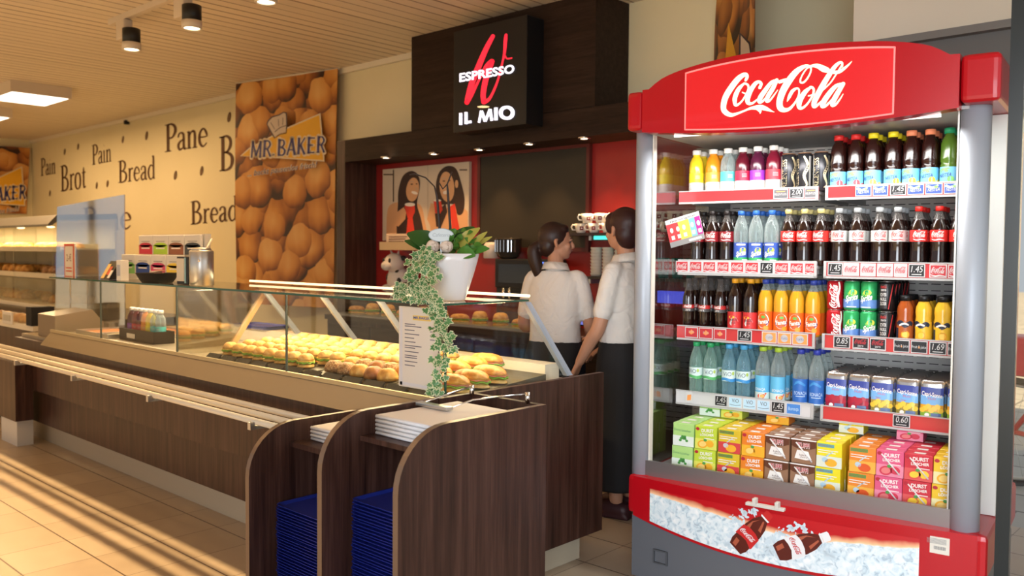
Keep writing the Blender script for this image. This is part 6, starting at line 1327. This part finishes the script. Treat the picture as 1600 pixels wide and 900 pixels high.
MB().tube([(cmx0 + .12, 4.72, 1.18), (cmx0 + .12, 4.72, 1.10)], .012, 8).tube([(cmx0 + .18, 4.72, 1.18), (cmx0 + .18, 4.72, 1.10)], .012, 8).build('spout', CHROME, r)
gx = at(800, 386, 1, 4.86).x
r = thing('bean_hopper', 'ribbed smoked bean hopper standing on the coffee machine', 'bean hopper', (gx, 4.82, 1.4005))
MB().lathe([(.06, 0), (.085, .02), (.085, .03), (.10, .05), (.10, .14), (.104, .145), (.104, .155), (0, .158)], (gx, 4.82, 1.4005), 26).build('hopper_body', mat('smoked plastic', (.05, .04, .03), .15, .3), r)
for k in range(10):
    a = PI + .3 + k * .28; MB().box(gx + .102 * math.cos(a) - .004, gx + .102 * math.cos(a) + .004, 4.82 + .102 * math.sin(a) - .003, 4.82 + .102 * math.sin(a) + .003, 1.452, 1.54).build('rib', CHROME, r)
wx = at(772, 390, 1, 4.86).x - .03
r = thing('milk_container', 'white plastic container on the coffee machine beside the hopper', 'container', (wx, 4.86, 1.4005))
MB().lathe([(.055, 0), (.062, .005), (.062, .10), (.045, .125), (0, .127)], (wx, 4.86, 1.4005), 20).build('container_body', mat('milk plastic', (.68, .58, .48), .4), r)
# black and white cow figure with a sign box above
kx = at(622, 425, 1, 4.85).x
r = thing('cow_figure', 'white cow figure with black patches on the back counter beside the ivy', 'figurine', (kx, 4.85, 1.10))
COWW = mat('cow white', (.66, .60, .54), .5)
m = MB(); m.sphere((kx, 4.85, 1.20), (.11, .09, .13), 20, 12).sphere((kx + .01, 4.80, 1.35), (.095, .085, .085), 18, 12).sphere((kx, 4.72, 1.325), (.055, .04, .042), 14, 9).build('cow_body', COWW, r)
for s_ in (-1, 1): MB().sphere((kx + s_ * .10, 4.82, 1.39), (.045, .015, .022), 12, 8).build('ear', BLACK, r); MB().sphere((kx + s_ * .04, 4.722, 1.37), (.013, .01, .022), 10, 7).build('eye', BLACK, r); MB().tube([(kx + s_ * .04, 4.82, 1.425), (kx + s_ * .055, 4.81, 1.455)], [.012, .005], 8).build('horn', OFFW, r); MB().sphere((kx + s_ * .06, 4.79, 1.13), (.04, .07, .035), 12, 8).build('foot', COWW, r)
for dx, dz, a in ((-.06, .02, .03), (.07, -.02, .035), (.05, .10, .028), (-.05, .12, .02)): MB().sphere((kx + dx, 4.775 + abs(dx) * .3, 1.20 + dz), (a, .02, a * 1.3), 12, 8).build('black_patch', BLACK, r)
MB().box(kx - .14, kx + .14, 4.74, 4.95, .9005, 1.095).build('plinth_box', mat('dark box', (.03, .02, .015), .5), r)
tx = at(632, 388, 1, 4.80).x
r = thing('sugar_rack', 'small tan wall rack with paper cards below the poster', 'rack', (tx, 4.9, 1.46))
MB().box(tx - .24, tx + .24, 4.72, YN - .032, 1.46, 1.49).box(tx - .24, tx + .24, 4.72, 4.735, 1.49, 1.53).build('rack_shelf', mat('tan shelf', (.52, .38, .22), .5), r)
m = MB(); m.rbox(tx - .20, tx + .16, 4.76, 4.80, 1.4905, 1.60, .004, 1, 0)
for k in range(4): m.box(tx - .16, tx + .02 + .02 * k, 4.758, 4.7595, 1.51 + k * .02, 1.518 + k * .02, 1)
m.build('paper_cards', [mat('paper cards', (.62, .48, .36), .6), mat('card ink', (.16, .08, .05), .6)], r)
# shelves at the right of the niche with lit cups
cz1, cz2 = 1.585, 1.29
sx0 = at(905, 365, 1, 4.72).x
for nm, z, lab in (('upper', cz1, 'dark wall shelf carrying the white coffee cups'), ('lower', cz2, 'lower dark wall shelf with glasses and paper cups')):
    r = thing('wall_shelf', lab, 'shelf', (sx0 + .8, 4.8, z)); MB().box(sx0 - (.18 if nm == 'upper' else -.1), -1.95, 4.66, YN - .002, z - .018, z).build('board', mat('dark shelf board', (.05, .03, .022), .35), r)
    for k in range(3): MB().box(sx0 + .1 + k * .75, sx0 + .12 + k * .75, 4.70, YN - .002, z - .05, z - .018).build('bracket', STEEL, r)
CUPM = mat('cup porcelain', (.78, .72, .62), .25, coat=.4)
def mkcup():
    r = thing('coffee_cup', '', 'cup')
    MB().lathe([(.025, 0), (.030, .002), (.038, .02), (.045, .065), (.043, .066), (.036, .02), (0, .006)], n=22).build('cup_bowl', CUPM, r, True)
    MB().tube([(-.040, 0, .055), (-.058, 0, .058), (-.068, 0, .042), (-.060, 0, .024), (-.039, 0, .022)], .0055, 8).build('handle', CUPM, r, True)
    m = MB(); f = lambda x, z: (x, -(.0395 + (z - .03) * .14) * math.cos(x / .042) - .0012, z); m.rect(-.013, .013, .02, .046, f, 0, 4); m.rect(-.004, .005, .03, .037, lambda x, z: (x, f(x, z)[1] - .0006, z), 1, 2); m.build('square_logo', [mat('cup logo red', (.22, .02, .015), .4), WHL], r, True); return r
cp0 = None
for lvl in (0, 1):
    for k in range(13 - lvl):
        for row in range(1):
            x = sx0 + .0 + .115 * k + .055 * lvl; y = 4.74
            lab = f'white coffee cup with red square logo, {"bottom" if not lvl else "upper"} layer, {ORD[k]} from the menu board'
            loc = (x, y, cz1 + .0008 + lvl * .0672)
            if cp0 is None: cp0 = mkcup(); o = cp0; o.location = loc; o['label'] = lab; o['group'] = 'coffee cups on the upper shelf'
            else: o = dup(cp0, loc, 0, lab, 'coffee cups on the upper shelf')
            o.rotation_euler = (0, 0, .65 + random.uniform(-.2, .2))
lamp('cup_shelf_lamp', 'SPOT', (sx0 + .22, 4.74, 2.2), (sx0 + .22, 4.74, 1.5), 160, (1.0, .74, .45), .05, angle=1.0, blend=.8)
px_ = at(941, 410, 1, 4.76).x
r0 = None
for k in range(3):
    r = thing('cup_stack', f'tall stack of white paper cups on the lower shelf, {ORD[k]} from the menu board', 'paper cups', (px_ + k * .10 - .05, 4.76, cz2 + .0005), 0, 'paper cup stacks')
    MB().lathe([v for j in range(9) for v in ((.034, j * .022), (.043, j * .022 + .019), (.041, j * .022 + .0215))] + [(0, .198)], (px_ + k * .10 - .05, 4.76, cz2 + .0005), 20).build('stacked_cups', mat('paper cup', (.60, .54, .46), .5), r)
TEAL = plastic_clear('teal glass', (.40, .75, .68), (.03, .40, .34), .3)
for k in range(8):
    x = px_ + .38 + k * .105
    r = thing('drinking_glass', f'teal tinted drinking glass on the lower shelf, {ORD[k]} from the paper cups', 'glass', (x, 4.77, cz2 + .0005), 0, 'teal glasses')
    MB().lathe([(.032, 0), (.040, .13), (.038, .13), (.030, .006), (0, .006)], (x, 4.77, cz2 + .0005), 18).build('glass_body', TEAL, r)
r = thing('shelf_light', 'glowing teal light bar under the cup shelf', 'light bar', (px_ + .1, 4.72, cz1 - .05)); MB().box(px_ - .03, px_ + .35, 4.70, 4.72, cz1 - .045, cz1 - .02).build('light_strip', mat('teal glow', (.1, .8, .6), .4, emit=(.05, .65, .5), estr=1.6), r)
r = thing('led_bar', 'blue light bar on the wall behind the cooler glass', 'light bar', (-2.9, 4.9, 1.15)); MB().box(-3.2, -2.4, 4.90, 4.94, 1.12, 1.20).build('light_strip', mat('blue led glow', (.1, .1, .8), .4, emit=(.10, .12, .85), estr=1.0), r)
rx = at(922, 505, 1, 4.55).x
r = thing('cash_screen', 'blue lit cash register screen between the two women', 'screen', (rx, 4.6, .9005))
MB().box(rx - .13, rx + .13, 4.55, 4.58, .96, 1.10).build('screen_body', BLACK, r); MB().box(rx - .12, rx + .12, 4.545, 4.549, .97, 1.07).build('screen_glow', mat('screen glow', (.15, .2, .7), .4, emit=(.13, .16, .62), estr=1.0), r); MB().box(rx - .12, rx + .12, 4.545, 4.549, 1.072, 1.098).build('bright_bar', mat('bright bar', (.9, .8, .7), .4, emit=(1, .85, .7), estr=1.2), r); MB().box(rx - .04, rx + .04, 4.56, 4.62, .9005, .96).build('stand', BLACK, r)
# ------------------------------------------------------------------ red bicycle outside
def bike():
    c = at(1592, 372, 1, 6.2); r = thing('bicycle', 'red bicycle parked outside beyond the glass door', 'bicycle', (c.x, 6.2, -.02)); X, Y = c.x, 6.2; RB = mat('bicycle red', (.55, .02, .04), .3); RUB = mat('tyre rubber', (.02, .02, .02), .7)
    for nm, dx in (('rear_wheel', -.0), ('front_wheel', 1.05)):
        m = MB(); m.tube([(X + dx + .33 * math.cos(a), Y, .33 + .33 * math.sin(a)) for a in [2 * PI * k / 36 for k in range(37)]], .02, 8); m.build('tyre', RUB, r)
        m = MB(); m.tube([(X + dx + .30 * math.cos(a), Y, .33 + .30 * math.sin(a)) for a in [2 * PI * k / 36 for k in range(37)]], .012, 6)
        for k in range(14): m.tube([(X + dx, Y, .33), (X + dx + .30 * math.cos(k * .449), Y, .33 + .30 * math.sin(k * .449))], .0015, 4)
        m.build(nm, STEEL, r)
    m = MB()
    for p, q in (((0, .33), (.42, .28)), ((0, .33), (.30, .80)), ((.42, .28), (.27, .90)), ((.42, .28), (.86, .72)), ((.30, .80), (.86, .80)), ((.86, .68), (.90, .88)), ((.86, .70), (1.05, .33))): m.tube([(X + p[0], Y, p[1]), (X + q[0], Y, q[1])], .017, 8)
    m.build('frame', RB, r); MB().rbox(X + .14, X + .40, Y - .07, Y + .07, .90, .95, .02).build('saddle', BLACK, r); MB().tube([(X + .84, Y - .28, .98), (X + .92, Y - .1, 1.0), (X + .90, Y, .88), (X + .92, Y + .1, 1.0), (X + .84, Y + .28, .98)], .013, 8).build('handlebar', CHROME, r); MB().lathe([(.095, -.01), (.095, .01), (.0, .01)], (0, 0, 0), 20).build('chainring', STEEL, r)
    o = r.children[-1]; o.rotation_euler = (PI / 2, 0, 0); o.location = (.42, -.03, .30)
    q = MB().rbox(X - .28, X + .25, Y - .15, Y + .15, .70, .95, .04); q.build('red_basket', RB, r)
bike()
# ------------------------------------------------------------------ the two women behind the counter
SKIN = mat('skin', (.52, .26, .16), .5); SKIN.node_tree.nodes['Principled BSDF'].inputs['Subsurface Weight'].default_value = .0
SHIRT = mat('white shirt cotton', (.74, .70, .66), .75); nb = NT(SHIRT); nz_ = nb.new('ShaderNodeTexNoise', i_Scale=9.0, i_Detail=2.0, i_Distortion=1.5); nb.link(nb.new('ShaderNodeTexCoord').outputs['Object'], nz_.inputs['Vector']); bp_ = nb.new('ShaderNodeBump'); bp_.inputs['Strength'].default_value = .5; bp_.inputs['Distance'].default_value = .03; nb.link(nz_.outputs[0], bp_.inputs['Height']); nb.link(bp_.outputs[0], SHIRT.node_tree.nodes['Principled BSDF'].inputs['Normal'])
PANT = mat('black cloth', (.010, .009, .010), .8); HAIR = mat('dark brown hair', (.030, .012, .009), .45); HAIR2 = mat('reddish dark hair', (.035, .010, .010), .45); SHOE = mat('dark red shoe', (.05, .015, .018), .5)
def remesh(mb, name, m, parent, vox, smooth=3, sub=False):
    o = mb.build('tmp', m, None, True); md = o.modifiers.new('r', 'REMESH'); md.mode = 'VOXEL'; md.voxel_size = vox; md.use_smooth_shade = True
    sm = o.modifiers.new('s', 'SMOOTH'); sm.iterations = smooth; sm.factor = .5
    bpy.context.view_layer.update(); dg = bpy.context.evaluated_depsgraph_get(); me = bpy.data.meshes.new_from_object(o.evaluated_get(dg)); me.name = name
    me.materials.clear(); me.materials.append(m); me.polygons.foreach_set('use_smooth', [True] * len(me.polygons))
    old = o.data; bpy.data.objects.remove(o); bpy.data.meshes.remove(old)
    ob = bpy.data.objects.new(name, me); COL.objects.link(ob); ob.parent = parent; return ob
def limb(mb, pts, rs):
    P_ = [Vector(p) for p in pts]; sp = spline([(*p, r) for p, r in zip(P_, rs)], 5)
    mb.tube([q[:3] for q in sp], [q[3] for q in sp], 12)
    mb.sphere(sp[0][:3], sp[0][3] * .98, 10, 8); mb.sphere(sp[-1][:3], sp[-1][3] * .98, 10, 8)
def loft(mb, secs, n=24):
    """secs: (cx, cy, z, rx, ry)"""
    sp = spline(secs, 4); vs = []; fs = []
    for cx, cy, z, rx, ry in sp:
        for k in range(n):
            a = 2 * PI * k / n; c, s_ = math.cos(a), math.sin(a); e = .8
            vs.append((cx + rx * math.copysign(abs(c) ** e, c), cy + ry * math.copysign(abs(s_) ** e, s_), z))
    for i in range(len(sp) - 1):
        for k in range(n): fs.append((i * n + k, i * n + (k + 1) % n, (i + 1) * n + (k + 1) % n, (i + 1) * n + k))
    fs += [tuple(reversed(range(n))), tuple((len(sp) - 1) * n + k for k in range(n))]; mb.add(vs, fs, 0, True)
def hand(mb, w, d, side, curl=.5):
    """palm and five fingers from the wrist w along d"""
    w = Vector(w); d = Vector(d).normalized(); s_ = Vector((side, 0, 0)); s_ = (s_ - d * s_.dot(d)).normalized(); nn = d.cross(s_)
    for k in range(4):
        o = w + d * .02 + s_ * (k - 1.5) * .016; limb(mb, [w + s_ * (k - 1.5) * .010, w + d * .075 + s_ * (k - 1.5) * .0185], [.014, .0125])
        b0 = w + d * .080 + s_ * (k - 1.5) * .0195; l = (.036, .042, .040, .032)[k]; b1 = b0 + d * l + nn * .010 * curl; b2 = b1 + d * l * .7 + nn * .024 * curl
        limb(mb, [b0, b1, b2], [.0095, .0085, .0072])
    t0_ = w + d * .025 - s_ * .022; limb(mb, [t0_, t0_ + d * .03 - s_ * .022 + nn * .008, t0_ + d * .058 - s_ * .028 + nn * .014], [.013, .011, .009])
def person(loc, rz, h, head_yaw, armR, armL, label, hair, style, pony, scale_w=1.0):
    k = h / 1.68; r = thing('person', label, 'person', loc, rz); hy = Matrix.Rotation(head_yaw, 3, 'Z')
    hc = Vector((0, .015, 1.555)) * k; hm = lambda v: hc + hy @ (Vector(v) * k)
    b = MB()
    # head: skull, jaw, nose, chin, lips, ears
    hmx = hy.to_4x4()
    b.sphere(hm((0, -.012, .022)), (.074 * k, .093 * k, .094 * k), 22, 16, 0, hmx); b.sphere(hm((0, .022, -.035)), (.058 * k, .068 * k, .072 * k), 20, 14, 0, hmx); b.sphere(hm((0, .058, -.078)), (.026 * k, .022 * k, .022 * k), 12, 9, 0, hmx)
    limb(b, [hm((0, .083, .012)), hm((0, .100, -.022)), hm((0, .094, -.028))], [.009 * k, .0125 * k, .012 * k]); limb(b, [hm((-.03, .078, .020)), hm((0, .085, .022)), hm((.03, .078, .020))], [.012 * k, .012 * k, .012 * k])
    b.sphere(hm((0, .082, -.052)), (.022 * k, .010 * k, .009 * k), 12, 8, 0, hmx); b.sphere(hm((.035, .056, -.025)), (.026 * k, .022 * k, .026 * k), 12, 8, 0, hmx); b.sphere(hm((-.035, .056, -.025)), (.026 * k, .022 * k, .026 * k), 12, 8, 0, hmx)
    for s_ in (-1, 1):
        limb(b, [hm((s_ * .074, -.012, .018)), hm((s_ * .083, -.024, .008)), hm((s_ * .078, -.014, -.028))], [.009 * k, .011 * k, .008 * k])
    limb(b, [hm((0, -.012, -.05)), Vector((0, -.012, 1.43)) * k, Vector((0, -.008, 1.34)) * k], [.050 * k, .049 * k, .062 * k])
    loft(b, [(0, 0, .80 * k, .14, .09), (0, 0, 1.0 * k, .125 * scale_w, .085), (0, 0, 1.2 * k, .14 * scale_w, .09), (0, 0, 1.34 * k, .14 * scale_w, .07)])
    for arm, s_ in ((armR, 1), (armL, -1)):
        sh, el, wr, hd_ = [Vector(q) * k for q in arm]; limb(b, [sh, el, el.lerp(wr, .45), wr], [.046 * k, .039 * k, .037 * k, .025 * k]); hand(b, wr, hd_ - wr, s_)
    for s_ in (-1, 1):
        limb(b, [(s_ * .085 * k, 0, .88 * k), (s_ * .085 * k, .01, .48 * k), (s_ * .085 * k, -.01, .1 * k)], [.085 * k, .058 * k, .038 * k]); limb(b, [(s_ * .085 * k, -.03, .055), (s_ * .09 * k, .12, .035)], [.036, .03])
    remesh(b, 'body', SKIN, r, .0052, 2)
    # face features
    for s_ in (-1, 1):
        m = MB(); m.sphere(hm((s_ * .031, .076, .004)), (.0125 * k, .006 * k, .0065 * k), 10, 7, 0, hmx); m.build('eye', mat('eye', (.10, .07, .06), .3), r, True)
        limb_ = MB(); limb_.tube([hm((s_ * .014, .088, .024)), hm((s_ * .032, .086, .029)), hm((s_ * .050, .072, .023))], .0032 * k, 6); limb_.build('eyebrow', hair, r, True)
    m = MB(); m.tube([hm((-.020, .083, -.052)), hm((0, .0925, -.050)), hm((.020, .083, -.052))], [.003 * k, .005 * k, .003 * k], 8); m.build('mouth', mat('lips', (.42, .10, .08), .4), r, True)
    # shirt with collar and short sleeves
    m = MB(); loft(m, [(0, 0, .945 * k, .158 * scale_w, .112), (0, -.005, 1.05 * k, .150 * scale_w, .110), (0, .004, 1.18 * k, .163 * scale_w, .120), (0, .004, 1.28 * k, .160 * scale_w, .108), (0, -.004, 1.34 * k, .135 * scale_w, .085), (0, -.008, 1.385 * k, .085, .070)])
    for arm, s_ in ((armR, 1), (armL, -1)):
        sh, el = Vector(arm[0]) * k, Vector(arm[1]) * k; end = sh.lerp(el, .78); limb(m, [sh.lerp(Vector((0, 0, sh.z)), .35) + Vector((0, 0, .012)), sh, end], [.044 * k, .052 * k, .053 * k])
    remesh(m, 'shirt', SHIRT, r, .009, 4)
    m = MB(); vs = []; n = 22
    for rr, z in ((.060, 1.37), (.066, 1.425), (.074, 1.428), (.090, 1.385)): vs += [((rr * math.cos(2 * PI * q / n)) * k, (rr * math.sin(2 * PI * q / n) * .95 - .012) * k, (z + .012 * math.cos(2 * PI * q / n + PI / 2)) * k) for q in range(n)]
    m.add(vs, [(i * n + q, i * n + (q + 1) % n, (i + 1) * n + (q + 1) % n, (i + 1) * n + q) for i in range(3) for q in range(n)], 0, True); m.build('collar', SHIRT, r, True)
    m = MB(); loft(m, [(0, 0, .965 * k, .152 * scale_w, .108), (0, -.01, .86 * k, .180 * scale_w, .132), (0, -.01, .74 * k, .185 * scale_w, .135)])
    if style == 'trousers':
        for s_ in (-1, 1): limb(m, [(s_ * .09 * k, -.005, .80 * k), (s_ * .09 * k, .005, .46 * k), (s_ * .088 * k, -.01, .09 * k)], [.105 * k, .082 * k, .066 * k])
    else: loft(m, [(0, -.01, .78 * k, .187 * scale_w, .138), (0, -.005, .5 * k, .20 * scale_w, .15), (0, 0, .16 * k, .20 * scale_w, .16)])
    remesh(m, 'trousers' if style == 'trousers' else 'apron_skirt', PANT, r, .010, 3)
    for s_ in (-1, 1):
        m = MB(); limb(m, [(s_ * .086 * k, -.055, .045), (s_ * .088 * k, .03, .05), (s_ * .092 * k, .135, .036)], [.043, .043, .034]); m.box(s_ * .088 * k - .036, s_ * .088 * k + .036, -.095, .165, .0, .018); remesh(m, 'shoe', SHOE, r, .007, 2)
    # hair
    m = MB(); m.sphere(hm((0, -.026, .036)), (.084 * k, .096 * k, .094 * k), 22, 16, 0, hmx)
    if pony:
        m.sphere(hm((0, .02, .082)), (.066 * k, .055 * k, .034 * k), 16, 10, 0, hmx); m.sphere(hm((0, -.06, -.02)), (.070 * k, .058 * k, .07 * k), 18, 12, 0, hmx)
        limb(m, [hm((0, -.115, -.01)), hm((0, -.145, -.05)), hm((-.0, -.13, -.13)), hm((.0, -.105, -.21)), hm((.0, -.09, -.25))], [.026 * k, .040 * k, .042 * k, .030 * k, .010 * k])
    else:
        m.sphere(hm((0, -.055, -.02)), (.080 * k, .062 * k, .082 * k), 18, 12, 0, hmx); m.sphere(hm((0, .045, .062)), (.070 * k, .045 * k, .045 * k), 16, 10, 0, hmx); m.sphere(hm((.058, .025, .03)), (.022 * k, .04 * k, .05 * k), 12, 9, 0, hmx); m.sphere(hm((-.058, .025, .03)), (.022 * k, .04 * k, .05 * k), 12, 9, 0, hmx)
    remesh(m, 'hair', hair, r, .006, 3)
    return r
def ang(deg): return math.radians(deg)
pl_ = at(868, 500, 1, 3.95)
person((pl_.x, 3.95, 0), ang(22), 1.63, ang(-62), ((.152, 0, 1.325), (.215, .01, 1.06), (.17, .20, .955), (.15, .28, .95)), ((-.152, 0, 1.325), (-.215, .02, 1.06), (-.16, .18, .98), (-.13, .26, .98)), 'woman in white shirt with dark ponytail, turned away, looking towards her colleague', HAIR, 'trousers', True)
pr_ = at(974, 470, 1, 3.92)
person((pr_.x, 3.92, 0), ang(102), 1.70, ang(-24), ((.152, 0, 1.325), (.20, .02, 1.06), (.17, .18, .90), (.16, .25, .85)), ((-.152, 0, 1.325), (-.195, .05, 1.055), (-.185, .17, .845), (-.18, .21, .76)), 'woman in white shirt and dark skirt with short hair, arm hanging, beside the drinks cooler', HAIR2, 'skirt', False, 1.05)
